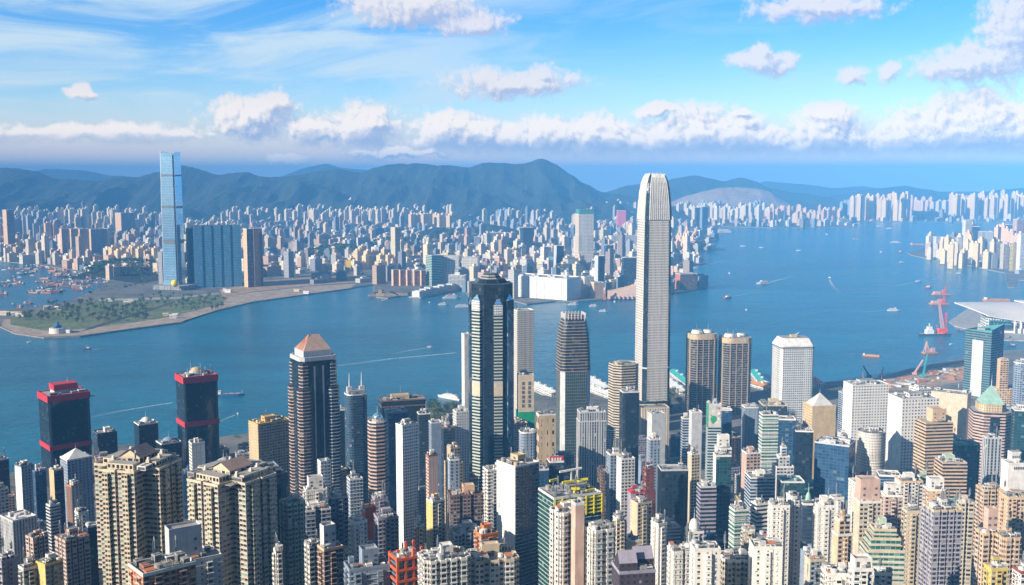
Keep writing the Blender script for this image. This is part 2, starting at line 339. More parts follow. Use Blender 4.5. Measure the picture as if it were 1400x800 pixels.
# ------------------------------------------------------------------ mesh helpers
def offset(poly, o):
    """mitred outward offset of a counter-clockwise outline"""
    n = len(poly); res = []
    for i in range(n):
        (ax, ay), (bx, by), (cx, cy_) = poly[i - 1], poly[i], poly[(i + 1) % n]
        d1 = Vector((bx - ax, by - ay)).normalized(); d2 = Vector((cx - bx, cy_ - by)).normalized()
        n1 = Vector((d1.y, -d1.x)); n2 = Vector((d2.y, -d2.x))
        s = n1 + n2
        k = s.length_squared
        v = s * (2 / k) if k > 0.15 else n1
        res.append((bx + v.x * o, by + v.y * o))
    return res
class MB:
    def __init__(s): s.v = []; s.f = []; s.uv = []; s.mi = []; s.mats = []; s.col = None
    def mat(s, m):
        m = MATS[m] if isinstance(m, str) else m
        if m not in s.mats: s.mats.append(m)
        return s.mats.index(m)
    def face(s, pts, m, uvs=None):
        b = len(s.v); s.v += [tuple(p) for p in pts]; s.f.append(tuple(range(b, b + len(pts)))); s.mi.append(s.mat(m))
        s.uv += uvs or [(p[0] * .25, p[1] * .25) for p in pts]
    def wall(s, a, b, z0, z1, m, bay=3.5, fh=3.2, a2=None, b2=None, u0=0):
        L = math.hypot(b[0] - a[0], b[1] - a[1]); nb = max(1, round(L / bay)); nf = max(1, round((z1 - z0) / fh))
        a2 = a2 or a; b2 = b2 or b
        s.face([(a[0], a[1], z0), (b[0], b[1], z0), (b2[0], b2[1], z1), (a2[0], a2[1], z1)], m, [(u0, 0), (u0 + nb, 0), (u0 + nb, nf), (u0, nf)])
    def prism(s, poly, z0, z1, m, bay=3.5, fh=3.2, cap=None, top=None, blank=(), blankm=None, bottom=None):
        top = top or poly; n = len(poly)
        for i in range(n):
            j = (i + 1) % n
            s.wall(poly[i], poly[j], z0, z1, blankm if (i in blank and blankm) else m, bay, fh, top[i], top[j], i * 40)
        if cap: s.face([(x, y, z1) for x, y in top], cap)
        if bottom: s.face([(x, y, z0) for x, y in reversed(poly)], bottom)
    def ring(s, poly, t, z0, z1, m):
        inn = offset(poly, -t); n = len(poly)
        for i in range(n):
            j = (i + 1) % n
            a, b, c, d = poly[i], poly[j], inn[j], inn[i]
            s.face([(*a, z0), (*b, z0), (*b, z1), (*a, z1)], m)
            s.face([(*c, z0), (*d, z0), (*d, z1), (*c, z1)], m)
            s.face([(*a, z1), (*b, z1), (*c, z1), (*d, z1)], m)
    def box(s, x0, x1, y0, y1, z0, z1, m, cap=None, bay=3.5, fh=3.2, bottom=False):
        s.prism([(x0, y0), (x1, y0), (x1, y1), (x0, y1)], z0, z1, m, bay, fh, cap or m, bottom=m if bottom else None)
    def cyl(s, x, y, z0, z1, r, m, n=12, r2=None, cap=None, bay=3.5, fh=3.2):
        r2 = r if r2 is None else r2
        p = [(x + r * math.cos(2 * math.pi * i / n), y + r * math.sin(2 * math.pi * i / n)) for i in range(n)]
        q = [(x + r2 * math.cos(2 * math.pi * i / n), y + r2 * math.sin(2 * math.pi * i / n)) for i in range(n)]
        s.prism(p, z0, z1, m, bay, fh, cap or m, q)
    def bar(s, a, b, w, m):
        a, b = Vector(a), Vector(b); d = (b - a).normalized()
        u = d.cross(Vector((0, 0, 1)) if abs(d.z) < .9 else Vector((1, 0, 0))).normalized() * w / 2; v = d.cross(u).normalized() * w / 2
        c = [u + v, -u + v, -u - v, u - v]
        for i in range(4):
            j = (i + 1) % 4
            s.face([a + c[i], b + c[i], b + c[j], a + c[j]], m)
        s.face([b + k for k in c], m); s.face([a + k for k in reversed(c)], m)
    def dome(s, x, y, z, r, h, m, n=16, k=5):
        prev = [(x + r * math.cos(2 * math.pi * i / n), y + r * math.sin(2 * math.pi * i / n), z) for i in range(n)]
        for a in range(1, k + 1):
            t = a / k * math.pi / 2; rr = max(r * math.cos(t), r * .02); zz = z + h * math.sin(t)
            cur = [(x + rr * math.cos(2 * math.pi * i / n), y + rr * math.sin(2 * math.pi * i / n), zz) for i in range(n)]
            for i in range(n): s.face([prev[i], prev[(i + 1) % n], cur[(i + 1) % n], cur[i]], m)
            prev = cur
    def mesh(s, name):
        me = bpy.data.meshes.new(name); me.from_pydata(s.v, [], s.f)
        for m in s.mats: me.materials.append(m)
        me.polygons.foreach_set('material_index', s.mi)
        uvl = me.uv_layers.new(name='UVMap')
        uvl.data.foreach_set('uv', [c for p in s.uv for c in p])
        if s.col:
            at = me.color_attributes.new('paint', 'FLOAT_COLOR', 'CORNER')
            at.data.foreach_set('color', s.col)
        return me
    def build(s, name, parent=None, loc=(0, 0, 0), rz=0.0):
        return put(name, s.mesh(name), parent, loc, rz)
def put(name, me, parent=None, loc=(0, 0, 0), rz=0.0, scale=None):
    o = bpy.data.objects.new(name, me); COL.objects.link(o)
    o.location = loc; o.rotation_euler = (0, 0, rz)
    if scale: o.scale = scale
    if parent: o.parent = parent
    return o
def tag(o, label=None, cat=None, group=None, kind=None):
    if label: o['label'] = label
    if cat: o['category'] = cat
    if group: o['group'] = group
    if kind: o['kind'] = kind
    return o
def thing(name, label, cat, loc, rz=0.0, group=None):
    return tag(put(name, None, None, loc, rz), label, cat, group)

# ------------------------------------------------------------------ outlines (unit size, counter-clockwise, edge 0 faces the viewer side -y)
def rect(w, d): return [(-w / 2, -d / 2), (w / 2, -d / 2), (w / 2, d / 2), (-w / 2, d / 2)]
def octo(w, d, c=.25):
    a, b = w / 2, d / 2; k = c * min(w, d)
    return [(-a + k, -b), (a - k, -b), (a, -b + k), (a, b - k), (a - k, b), (-a + k, b), (-a, b - k), (-a, -b + k)]
def disc(w, d, n=28): return [(w / 2 * math.cos(2 * math.pi * (i - n / 4 + .5) / n), d / 2 * math.sin(2 * math.pi * (i - n / 4 + .5) / n)) for i in range(n)]
def rounded(w, d, r=.3, k=4):
    a, b = w / 2, d / 2; r = r * min(w, d); p = []
    for cx, cyy, t0 in ((a - r, -b + r, -90), (a - r, b - r, 0), (-a + r, b - r, 90), (-a + r, -b + r, 180)):
        for i in range(k + 1): p.append((cx + r * math.cos(R(t0 + 90 * i / k)), cyy + r * math.sin(R(t0 + 90 * i / k))))
    return p[-1:] + p[:-1]
def slot_side(p0, p1, n, depth, frac=.3):
    """from p0 to p1 with n re-entrant slots"""
    p0, p1 = Vector(p0), Vector(p1); d = p1 - p0; L = d.length; d.normalize(); inn = Vector((-d.y, d.x)) * depth
    res = [tuple(p0)]
    for i in range(n):
        c = L * (i + 1) / (n + 1); hw = L / (n + 1) * frac / 2
        for q in (p0 + d * (c - hw), p0 + d * (c - hw) + inn, p0 + d * (c + hw) + inn, p0 + d * (c + hw)): res.append(tuple(q))
    return res
def slotted(w, d, nx=2, ny=1, depth=2.5, frac=.3):
    r = rect(w, d); p = []
    for i, n in enumerate((nx, ny, nx, ny)): p += slot_side(r[i], r[(i + 1) % 4], n, depth, frac)
    return p
def plus(w, d, a=.25, notch=True):
    A, B = w / 2, d / 2; x, y = w * a, d * a; e = 2.2
    def arm(p):  # tip facing -y, with a slot
        return [(-x, -B), (-1.1, -B), (-1.1, -B + e * 2), (1.1, -B + e * 2), (1.1, -B), (x, -B)]
    f = arm(0)
    rgt = [(A, -y), (A, -1.1), (A - e * 2, -1.1), (A - e * 2, 1.1), (A, 1.1), (A, y)]
    bk = [(-px_, -py_) for px_, py_ in f]; lf = [(-px_, -py_) for px_, py_ in rgt]
    out = f + [(x, -y)] + rgt + [(x, y)] + bk + [(-x, y)] + lf + [(-x, -y)]
    return out
def bayed(w, d, nx, ny, depth=1.2):
    r = rect(w, d); p = []
    for i, n in enumerate((nx, ny, nx, ny)):
        p0, p1 = Vector(r[i]), Vector(r[(i + 1) % 4]); t = p1 - p0; L = t.length; t.normalize(); o = Vector((t.y, -t.x)) * depth
        p.append(tuple(p0))
        for k in range(n):
            c = L * (k + .5) / n; hw = L / n * .29
            for qq in (p0 + t * (c - hw), p0 + t * (c - hw) + o, p0 + t * (c + hw) + o, p0 + t * (c + hw)): p.append(tuple(qq))
    return p

# ------------------------------------------------------------------ roof kit: parts shared by many roofs (unit meshes, scaled)
KIT = {}
def kit(kind, tone):
    key = (kind, tone)
    if key in KIT: return KIT[key]
    b = MB()
    if kind == 'plant_room':
        b.box(-.5, .5, -.5, .5, 0, .88, tone); b.box(-.53, .53, -.53, .53, .88, 1, tone, 'roofgrey')
        for x in (-.3, 0, .3): b.box(x - .1, x + .1, -.512, -.49, .35, .7, 'slate')
        for y in (-.25, .2): b.box(-.512, -.49, y - .12, y + .12, .3, .7, 'slate')
    elif kind == 'stair_tower':
        b.box(-.5, .5, -.5, .5, 0, 1, tone); b.box(-.2, .2, -.515, -.49, .04, .5, 'slate'); b.ring([(-.5, -.5), (.5, -.5), (.5, .5), (-.5, .5)], .08, 1, 1.1, tone)
        b.box(-.515, -.49, -.2, .1, .5, .8, 'slate')
    elif kind == 'water_tank':
        b.cyl(0, 0, .12, .92, .5, tone, 14); b.cyl(0, 0, .92, 1, .53, tone, 14, .2)
        for x, y in ((-.3, -.3), (.3, -.3), (.3, .3), (-.3, .3)): b.box(x - .06, x + .06, y - .06, y + .06, 0, .14, 'steel')
    elif kind == 'cooling_unit':
        b.box(-.5, .5, -.5, .5, .12, 1, tone); b.cyl(-.22, 0, 1, 1.06, .2, 'slate', 10); b.cyl(.24, 0, 1, 1.06, .2, 'slate', 10)
        b.box(-.52, -.49, -.4, .4, .25, .8, 'slate'); b.box(-.4, .4, -.52, -.49, .25, .8, 'slate')
    elif kind == 'antenna':
        b.cyl(0, 0, 0, 1, .5, 'silver', 6, .15)
        b.bar((-2.2, 0, .72), (2.2, 0, .72), .4, 'steel') ; b.bar((0, -1.6, .86), (0, 1.6, .86), .4, 'steel')
    elif kind == 'satellite_dish':
        b.dome(0, 0, .5, .5, -.2, 'white', 12, 3); b.bar((0, 0, 0), (0, 0, .5), .1, 'steel'); b.bar((0, 0, .3), (0, 0, .8), .05, 'steel')
    elif kind == 'roof_garden':
        b.box(-.5, .5, -.5, .5, 0, .12, 'concrete')
        rr = random.Random(5)
        for i in range(40):
            x, y, s_ = rr.uniform(-.46, .46), rr.uniform(-.46, .46), rr.uniform(.06, .14)
            z = rr.uniform(.1, .9); t = [Vector((rr.uniform(-1, 1), rr.uniform(-1, 1), rr.uniform(-.7, 1))).normalized() * s_ for _ in range(4)]
            p = Vector((x, y, z))
            b.face([p + t[0], p + t[1], p + t[2]], 'leaf_light'); b.face([p + t[0], p + t[2], p + t[3]], 'leaf')
    elif kind == 'pergola':
        for x in (-.5, -.25, 0, .25, .5):
            b.bar((x, -.5, 0), (x, -.5, 1), .06, tone); b.bar((x, .5, 0), (x, .5, 1), .06, tone); b.bar((x, -.5, 1), (x, .5, 1), .06, tone)
        b.bar((-.5, -.5, 1), (.5, -.5, 1), .07, tone); b.bar((-.5, .5, 1), (.5, .5, 1), .07, tone)
    elif kind == 'roof_hut':
        b.box(-.5, .5, -.5, .5, 0, .7, tone); w = [(-.56, -.56, .7), (.56, -.56, .7), (.56, .56, .95), (-.56, .56, .95)]
        b.face(w, 'terracotta'); b.face([(-.5, .5, .7), (-.5, .5, .92), (-.5, -.5, .7)], tone); b.face([(.5, -.5, .7), (.5, .5, .92), (.5, .5, .7)], tone)
        b.box(-.3, .2, -.515, -.49, .2, .55, 'slate')
    elif kind == 'pipe_run':
        for y in (-.4, 0, .4): b.bar((-.5, y, .5), (.5, y, .5), .25, tone)
        for x in (-.45, 0, .45): b.bar((x, -.5, .2), (x, .5, .2), .3, 'slate')
    KIT[key] = b.mesh(kind)
    return KIT[key]
def clutter(root, w, d, z, rnd, n=6, tone='white', tall=True, near=False):
    """plant rooms, tanks, coolers, aerials on a flat roof"""
    if tall:
        a = rnd.choice(('plant_room', 'stair_tower')); s_ = (w * rnd.uniform(.28, .45), d * rnd.uniform(.28, .45), rnd.uniform(3.5, 6.5))
        put(a, kit(a, tone), root, (rnd.uniform(-.12, .12) * w, rnd.uniform(-.05, .15) * d, z), 0, s_)
    kinds = ['cooling_unit'] * 5 + ['water_tank'] * 3 + ['stair_tower'] * 2 + ['antenna'] * 2 + ['pipe_run'] * 2 + ['plant_room'] + ['satellite_dish']
    if near: kinds += ['roof_hut', 'pergola', 'roof_garden', 'roof_garden']
    cells = [(-.36, -.36), (-.36, .0), (-.36, .36), (.36, -.36), (.36, 0), (.36, .36), (0, -.37), (0, .38), (-.18, -.38), (.18, -.36), (-.2, -.2), (.2, -.2), (-.2, .2), (.2, .22), (-.36, -.2), (.36, .2)]
    rnd.shuffle(cells)
    for i in range(min(int(n * 1.5), len(cells))):
        k = rnd.choice(kinds); x, y = cells[i][0] * w * .95, cells[i][1] * d * .95
        m = min(w, d)
        if k == 'antenna': s_ = (.35, .35, rnd.uniform(7, 15))
        elif k == 'satellite_dish': s_ = (3, 3, 3)
        elif k == 'water_tank': t = rnd.uniform(2.4, 4.2); s_ = (t, t, t * .9)
        elif k == 'roof_garden': s_ = (m * .22, m * .2, 2.2)
        elif k == 'pipe_run': s_ = (m * .25, m * .15, 1.2)
        else: s_ = (rnd.uniform(.12, .2) * m + 1, rnd.uniform(.1, .18) * m + 1, rnd.uniform(2, 3.8))
        put(k, kit(k, rnd.choice((tone, 'pale', 'white', 'roofgrey', 'concrete'))), root, (x, y, z + .02), 0, s_)
# ------------------------------------------------------------------ setting: water, land, hills, haze
from mathutils import noise as mnoise
from mathutils.geometry import tessellate_polygon
XW, YB, YF = 15500.0, -1700.0, 19000.0

m, q, bs = newmat('harbour_water')
tc = q.n('ShaderNodeTexCoord'); ob = tc.outputs['Object']
cur = q.noise(q.v('MULTIPLY', ob, (.0011, .0032, 1)), 1.0, 5, .62, dist=.8)
q.put(bs.inputs['Base Color'], q.mix(q.lin(cur, .32, .68), (.001, .09, .16, 1), (.005, .16, .26, 1)))
bs.inputs['Roughness'].default_value = .22
bs.inputs['IOR'].default_value = 1.33
bs.inputs['Specular IOR Level'].default_value = .34
w1_ = q.noise(q.v('MULTIPLY', ob, (1, 1.5, 1)), .042, 6, .68, dist=.6)
w2_ = q.noise(ob, .012, 4, .6)
bp = q.n('ShaderNodeBump'); bp.inputs['Strength'].default_value = .8; bp.inputs['Distance'].default_value = 5.0
q.put(bp.inputs['Height'], q.m('MULTIPLY_ADD', w2_, 1.6, w1_))
q.t.links.new(bp.outputs[0], bs.inputs['Normal'])
b = MB(); b.face([(-XW, YB, 0), (XW, YB, 0), (XW, YF, 0), (-XW, YF, 0)], 'harbour_water')
tag(b.build('water'), kind='structure')

def landmat(name, c1, c2, c3, s=.01):
    m, q, bs = newmat(name)
    tc = q.n('ShaderNodeTexCoord'); ob = tc.outputs['Object']
    a = q.noise(ob, s, 5, .6); b_ = q.noise(ob, s * 5, 4, .65)
    col = q.mix(q.step(a, .40, .60), (*c1, 1), (*c2, 1)); col = q.mix(q.step(b_, .52, .66), col, (*c3, 1))
    q.put(bs.inputs['Base Color'], col); bs.inputs['Roughness'].default_value = .9
    if name == 'hill_green':
        bh = q.n('ShaderNodeBump'); bh.inputs['Strength'].default_value = .9; bh.inputs['Distance'].default_value = 40
        q.put(bh.inputs['Height'], q.noise(ob, .012, 6, .7)); q.t.links.new(bh.outputs[0], bs.inputs['Normal'])
landmat('city_ground', (.10, .105, .11), (.18, .17, .16), (.05, .075, .04))
landmat('park_ground', (.06, .12, .03), (.12, .15, .05), (.30, .22, .14), .016)
landmat('sand', (.30, .23, .16), (.40, .33, .25), (.24, .15, .10), .03)
landmat('earth', (.30, .20, .12), (.42, .30, .19), (.24, .13, .08), .03)
landmat('slope_green', (.05, .08, .03), (.09, .10, .06), (.20, .19, .17), .02)
landmat('hill_green', (.012, .024, .012), (.024, .038, .018), (.045, .045, .03), .0024)
landmat('quay', (.30, .28, .26), (.38, .36, .33), (.22, .21, .20), .05)
landmat('rock', (.24, .20, .17), (.34, .29, .25), (.16, .14, .12), .08)
plain('asphalt', (.055, .057, .06), .85)

def sheet(name, pts, z, matname, edge='quay', zb=-1.2, kind='structure'):
    b = MB(); P3 = [Vector((x, y, 0)) for x, y in pts]
    area = sum(pts[i - 1][0] * pts[i][1] - pts[i][0] * pts[i - 1][1] for i in range(len(pts)))
    if area < 0: pts = pts[::-1]; P3 = P3[::-1]
    for t in tessellate_polygon([P3]):
        tri = [(P3[i].x, P3[i].y, z) for i in t]
        if (tri[1][0] - tri[0][0]) * (tri[2][1] - tri[0][1]) - (tri[2][0] - tri[0][0]) * (tri[1][1] - tri[0][1]) < 0: tri.reverse()
        b.face(tri, matname)
    for i in range(len(pts)):
        j = (i + 1) % len(pts)
        b.face([(*pts[i], zb), (*pts[j], zb), (*pts[j], z), (*pts[i], z)], edge)
    o = b.build(name); 
    if kind: tag(o, kind=kind)
    return o
def gz(px, py, z=0.0):
    p = at_z(px, py, z); return (p.x, p.y)
KOW_COAST = [(-300, 354), (0, 358), (40, 361), (80, 367), (120, 375), (150, 385), (140, 393), (112, 405), (95, 413), (60, 420), (0, 425), (-40, 432), (-30, 442), (0, 448), (20, 457),
    (60, 463), (110, 461), (180, 451), (250, 442), (253, 437), (300, 425), (345, 414), (430, 402), (497, 392), (511, 390), (514, 407), (530, 409), (572, 398), (578, 392), (628, 392), (640, 404), (690, 409), (720, 417),
    (760, 413), (790, 413), (830, 410), (880, 408), (922, 401), (967, 393), (950, 388), (922, 381), (915, 366), (965, 361), (950, 352), (957, 344), (992, 341), (960, 337), (984, 326), (980, 321),
    (945, 319), (925, 313), (987, 310), (1060, 312), (1172, 311), (1165, 307), (1150, 304.5), (1180, 303.4), (1320, 304), (1500, 305)]
KOW = [gz(*p) for p in KOW_COAST]
sheet('kowloon_land', KOW + [(14500, 9000), (14500, 18500), (-14500, 18500), (-14500, 5000)], 3.0, 'city_ground', 'rock')
# green headland with sandy shore on the reclaimed peninsula
sheet('sandy_shore', [gz(*p, 3) for p in [(2, 445.5), (22, 455), (62, 460.5), (110, 458.5), (180, 448.8), (247, 440), (300, 423), (345, 412.5), (430, 400.7), (480, 394), (486, 388), (430, 391), (345, 400), (300, 408), (240, 417), (150, 430), (60, 433), (5, 437)]], 3.25, 'sand', 'sand', 3.0)
sheet('park_lawn', [gz(*p, 3) for p in [(14, 444), (60, 452), (110, 450.5), (180, 441.5), (236, 433), (300, 416), (312, 408), (300, 403), (230, 404), (190, 408), (150, 405), (125, 411), (100, 418), (60, 426), (15, 431)]], 3.4, 'park_ground', 'park_ground', 3.25)
sheet('shelter_green', [gz(*p, 3) for p in [(100, 367), (150, 364), (222, 366), (226, 382), (190, 388), (160, 384), (128, 374)]], 3.3, 'hill_green', 'hill_green', 3.0)
sheet('works_ground', [gz(*p, 3) for p in [(305, 407), (345, 399), (430, 390), (486, 386), (500, 380), (440, 378), (362, 384), (300, 396)]], 3.3, 'earth', 'earth', 3.0)
sheet('promenade_path', [gz(*p, 3) for p in [(112, 452.5), (126, 450), (190, 430), (240, 414), (238, 412.6), (186, 428.5), (122, 448)]], 3.55, 'asphalt', 'asphalt', 3.4)
sheet('access_road', [gz(*p, 3) for p in [(135, 412), (240, 409), (300, 402), (300, 400.5), (240, 406.5), (135, 409)]], 3.55, 'quay', 'quay', 3.4)
# island side
SHORE = [(-260, 690), (0, 652), (60, 640), (130, 613), (240, 607), (300, 600), (400, 586), (520, 570), (590, 560), (640, 553), (728, 541), (760, 545), (812, 530), (860, 531), (930, 522), (1040, 530), (1115, 525), (1190, 521), (1240, 507), (1312, 492), (1330, 482), (1620, 474)]
def ground(y):
    T = [(-1600, 400), (-900, 540), (-500, 520), (-120, 400), (0, 378), (250, 230), (500, 132), (650, 98), (800, 60), (1000, 24), (1150, 9), (1290, 3.4), (99999, 3.4)]
    for (a, za), (b_, zb) in zip(T, T[1:]):
        if y <= b_: return za + (zb - za) * max(0, y - a) / (b_ - a)
    return 3.4
shore_pts = [gz(*p) for p in SHORE]
sheet('central_land', [(-2600, 1288)] + [p for p in shore_pts if p[1] > 1290] + [(3200, shore_pts[-1][1]), (3200, 1288)], 3.0, 'city_ground', 'quay')
b = MB()
xs = [-4200 + i * 120 for i in range(71)]; ys = [-1600 + j * 80 for j in range(16)] + [-320 + j * 40 for j in range(41)] + [1292]
hz = {}
for x in xs:
    for y in ys:
        hz[x, y] = ground(y) + (mnoise.noise((x * .004, y * .004, 0)) * 14 + mnoise.noise((x * .015, y * .015, 3)) * 3) * max(0, min(1, (1150 - y) / 400)) * (0.4 if abs(y) < 200 else 1)
        if -100 < y < 120 and abs(x) < 400: hz[x, y] = min(hz[x, y], 396)
for i in range(len(xs) - 1):
    for j in range(len(ys) - 1):
        x0, x1, y0, y1 = xs[i], xs[i + 1], ys[j], ys[j + 1]
        b.face([(x0, y0, hz[x0, y0]), (x1, y0, hz[x1, y0]), (x1, y1, hz[x1, y1]), (x0, y1, hz[x0, y1])], 'slope_green' if y1 < 700 else 'city_ground')
tag(b.build('hillside_terrain'), kind='structure')
# far shore of the island and the exhibition headland
sheet('far_quarter_land', [gz(*p) for p in [(1240, 346), (1246, 349.5), (1262, 353), (1300, 358), (1340, 367), (1374, 374), (1378, 394), (1388, 394), (1391, 384), (1650, 384), (1650, 336), (1275, 338)]], 3.0, 'city_ground', 'quay')
sheet('exhibition_land', [gz(*p) for p in [(1297, 441), (1305, 447), (1322, 451), (1345, 458), (1372, 466), (1640, 474), (1640, 405), (1330, 418)]], 3.0, 'quay', 'quay')
sheet('reclamation_ground', [gz(*p, 3) for p in [(1195, 535), (1200, 524), (1243, 511), (1310, 497), (1326, 492), (1326, 520), (1260, 532)]], 3.3, 'earth', 'earth', 3.0)

def ridge(name, pts, y, depth, matname, zfoot=4.0, rough=40.0, seed=0, back=1200.0, nx=150, ny=14, foot=None):
    """hill range whose crest follows bearings and heights; real slopes fall away to both sides"""
    pr = [at_y(px, py, y) for px, py in pts]
    def crest(x):
        if x <= pr[0].x: return pr[0].z
        for a, c_ in zip(pr, pr[1:]):
            if x <= c_.x:
                t = (x - a.x) / (c_.x - a.x); t = t * t * (3 - 2 * t) * .5 + t * .5
                return a.z + (c_.z - a.z) * t
        return pr[-1].z
    x0, x1 = pr[0].x, pr[-1].x
    b = MB(); V_ = {}
    rows = [-1 + 2.0 * j / (2 * ny) for j in range(2 * ny + 1)]
    for i in range(nx + 1):
        x = x0 + (x1 - x0) * i / nx
        c_ = crest(x)
        for j, t in enumerate(rows):
            yy = y + (t * depth if t < 0 else t * back)
            s = 1 - abs(t)
            s = s ** 1.15
            n_ = mnoise.fractal((x * .0011 + seed, yy * .0007, seed), .8, 2.1, 5) * rough * (1 - s ** 3) * min(1, s * 4) + mnoise.noise((x * .004, yy * .0012, seed)) * rough * .5 * (1 - s) * min(1, s * 5)
            gl = abs(mnoise.noise((x * .0031 + mnoise.noise((x * .001, yy * .001, 3)) * .9, yy * .0009, seed + 2))) + .5 * abs(mnoise.noise((x * .0075, yy * .0022, seed + 5)))
            n_ -= (gl - .22) * rough * 1.3 * min(1, s * 3) * (1 - s ** 4)
            V_[i, j] = (x, yy, zfoot + max(0, (c_ - zfoot)) * s + n_ + mnoise.fractal((x * .004, 5, seed), .7, 2.1, 5) * rough * .12 * s)
    for i in range(nx):
        for j in range(len(rows) - 1):
            b.face([V_[i, j], V_[i + 1, j], V_[i + 1, j + 1], V_[i, j + 1]], matname, [(V_[k][0], V_[k][1]) for k in ((i, j), (i + 1, j), (i + 1, j + 1), (i, j + 1))])
    o = b.build(name)
    for p_ in o.data.polygons: p_.use_smooth = True
    tag(o, kind='structure')
    return crest
ridge('hills', [(-420, 240), (-200, 226), (-60, 229), (0, 230), (22, 230), (50, 236), (80, 245), (130, 248), (160, 244), (190, 243), (215, 235), (250, 227), (264, 229), (300, 239), (335, 236), (372, 244), (410, 240), (440, 234), (460, 230), (490, 237),
    (520, 228), (550, 224), (570, 223), (600, 226), (640, 228), (656, 222), (690, 222), (712, 224), (740, 219), (760, 225), (780, 238), (800, 251), (822, 262), (860, 268), (900, 271)], 10600, 2300, 'hill_green', rough=130, seed=1.5, nx=380, ny=26)
ridge('eastern_hills', [(780, 272), (830, 262), (860, 253), (900, 250), (925, 243), (950, 240), (972, 244), (990, 248), (1012, 243), (1032, 248), (1052, 257), (1085, 263), (1130, 269)], 12600, 1900, 'hill_green', rough=60, seed=4.1)
ridge('far_hills', [(-40, 244), (20, 240), (65, 231), (112, 233), (150, 240), (250, 246), (380, 242), (424, 228), (446, 224), (470, 230), (520, 234), (600, 246)], 16200, 1400, 'hill_green', rough=50, seed=7.7)
ridge('harbour_mouth_hills', [(1130, 270), (1160, 264), (1200, 257), (1240, 254), (1262, 258), (1290, 263), (1330, 264), (1372, 259), (1420, 255), (1520, 250)], 13400, 2000, 'hill_green', rough=55, seed=9.3)
ridge('outlying_hills', [(1020, 262), (1045, 248), (1100, 252), (1140, 257), (1180, 255), (1220, 261), (1300, 262), (1420, 262), (1520, 258)], 16500, 1300, 'hill_green', rough=40, seed=12.2)
# bare quarried slope in front of the eastern hills
landmat('quarry', (.34, .24, .17), (.42, .31, .23), (.20, .17, .12), .004)
ridge('quarry_terrain', [(915, 277), (940, 267), (962, 262), (985, 257), (1012, 256), (1035, 258), (1052, 262), (1075, 276)], 11000, 800, 'quarry', rough=22, seed=21.0, nx=60, ny=8)

def knoll(name, px, py, wpx, h, dpy=8, matname='hill_green'):
    c_ = at_z(px, py, 3); w = wpx / F * c_.y; a = at_z(px, py + dpy, 3).y; d = abs(c_.y - a) * 2
    b = MB(); n = 18; V_ = {}
    for i in range(n + 1):
        for j in range(n + 1):
            u, v = 2 * i / n - 1, 2 * j / n - 1; r = math.hypot(u, v)
            z = h * max(0, 1 - r * r) ** .8 * (.8 + .5 * mnoise.noise((u * 3 + px, v * 3, 1))) + (mnoise.noise((u * 14, v * 14, px)) * 6 if r < .97 else 0)
            V_[i, j] = (c_.x + u * w / 2, c_.y + v * d / 2, 2.4 + max(0, z))
    for i in range(n):
        for j in range(n): b.face([V_[i, j], V_[i + 1, j], V_[i + 1, j + 1], V_[i, j + 1]], matname)
    tag(b.build(name), kind='structure')
    return (c_.x, c_.y, w / 2, d / 2)
KNOLLS = [knoll('wooded_hill', 605, 324, 80, 55, 7), knoll('wooded_hill', 668, 322, 100, 75, 7), knoll('wooded_hill', 372, 296, 90, 50, 6), knoll('wooded_hill', 172, 372, 110, 16, 8),
          knoll('wooded_hill', 1262, 297, 90, 60, 4), knoll('wooded_hill', 540, 338, 90, 24, 8), knoll('wooded_hill', 460, 350, 90, 18, 8), knoll('wooded_hill', 700, 345, 70, 24, 7)]

# ------------------------------------------------------------------ haze: one even box of pale air
hm = bpy.data.materials.new('haze'); hm.use_nodes = True; ht = hm.node_tree; ht.nodes.clear(); hq = NT(ht)
pv = hq.n('ShaderNodeVolumePrincipled'); ho = hq.n('ShaderNodeOutputMaterial')
pv.inputs['Color'].default_value = (.12, .42, .88, 1)
pv.inputs['Density'].default_value = HAZE
pv.inputs['Anisotropy'].default_value = -0.35
ht.links.new(pv.outputs[0], ho.inputs['Volume'])
MATS['haze'] = hm
hm.cycles.homogeneous_volume = True
b = MB(); b.box(-XW - 300, XW + 300, YB - 100, 30000, -2.5, 600, 'haze', bottom=True)
tag(b.build('haze'), kind='stuff')
# ------------------------------------------------------------------ building helpers
TAKEN = []      # (x0, x1, visible bottom, distance, X, Y, radius)
REFS = []       # landmarks used to describe what stands near them
def site(x0, x1, yt, D, rr=18, r=.9):
    cx = (x0 + x1) / 2; be = math.atan((cx - 700) / F); th = R(rr) - be
    Y = D
    c_, s_ = abs(math.cos(R(rr))), abs(math.sin(R(rr)))
    for _ in range(3):
        t = Y / ray(cx, yt).y
        w = (x1 - x0) / F * t * math.cos(be) / (c_ + r * s_)
        Y = D + .5 * (w * s_ + w * r * c_) * math.cos(be)
    p = at_y(cx, yt, Y)
    z0 = ground(Y) - 1.0 if Y < 2300 else 3.0
    return dict(w=w, d=w * r, th=th, X=p.x, Y=Y, z0=z0, H=p.z - z0, sc=Y / F / ray(cx, yt).y)
def take(x0, x1, yb, D, s, ref=None):
    TAKEN.append((x0, x1, yb, D, s['X'], s['Y'], .5 * math.hypot(s['w'], s['d']), to_px((s['X'], s['Y'], s['z0'] + s['H']))[1]))
    if ref: REFS.append((s['X'], s['Y'], ref))
def zfrom(s, py):           # local height at which a photo row meets the building's axis
    return at_y(to_px((s['X'], s['Y'], 100))[0], py, s['Y']).z - s['z0']
def slabs(b, poly, z0, z1, step, t, o, m, start=0.0):
    n = max(1, round((z1 - z0) / step)); st = (z1 - z0) / n; p = offset(poly, o)
    for i in range(n):
        z = z0 + i * st + start
        b.prism(p, z, z + t, m, cap=m, bottom=m, bay=400, fh=400)
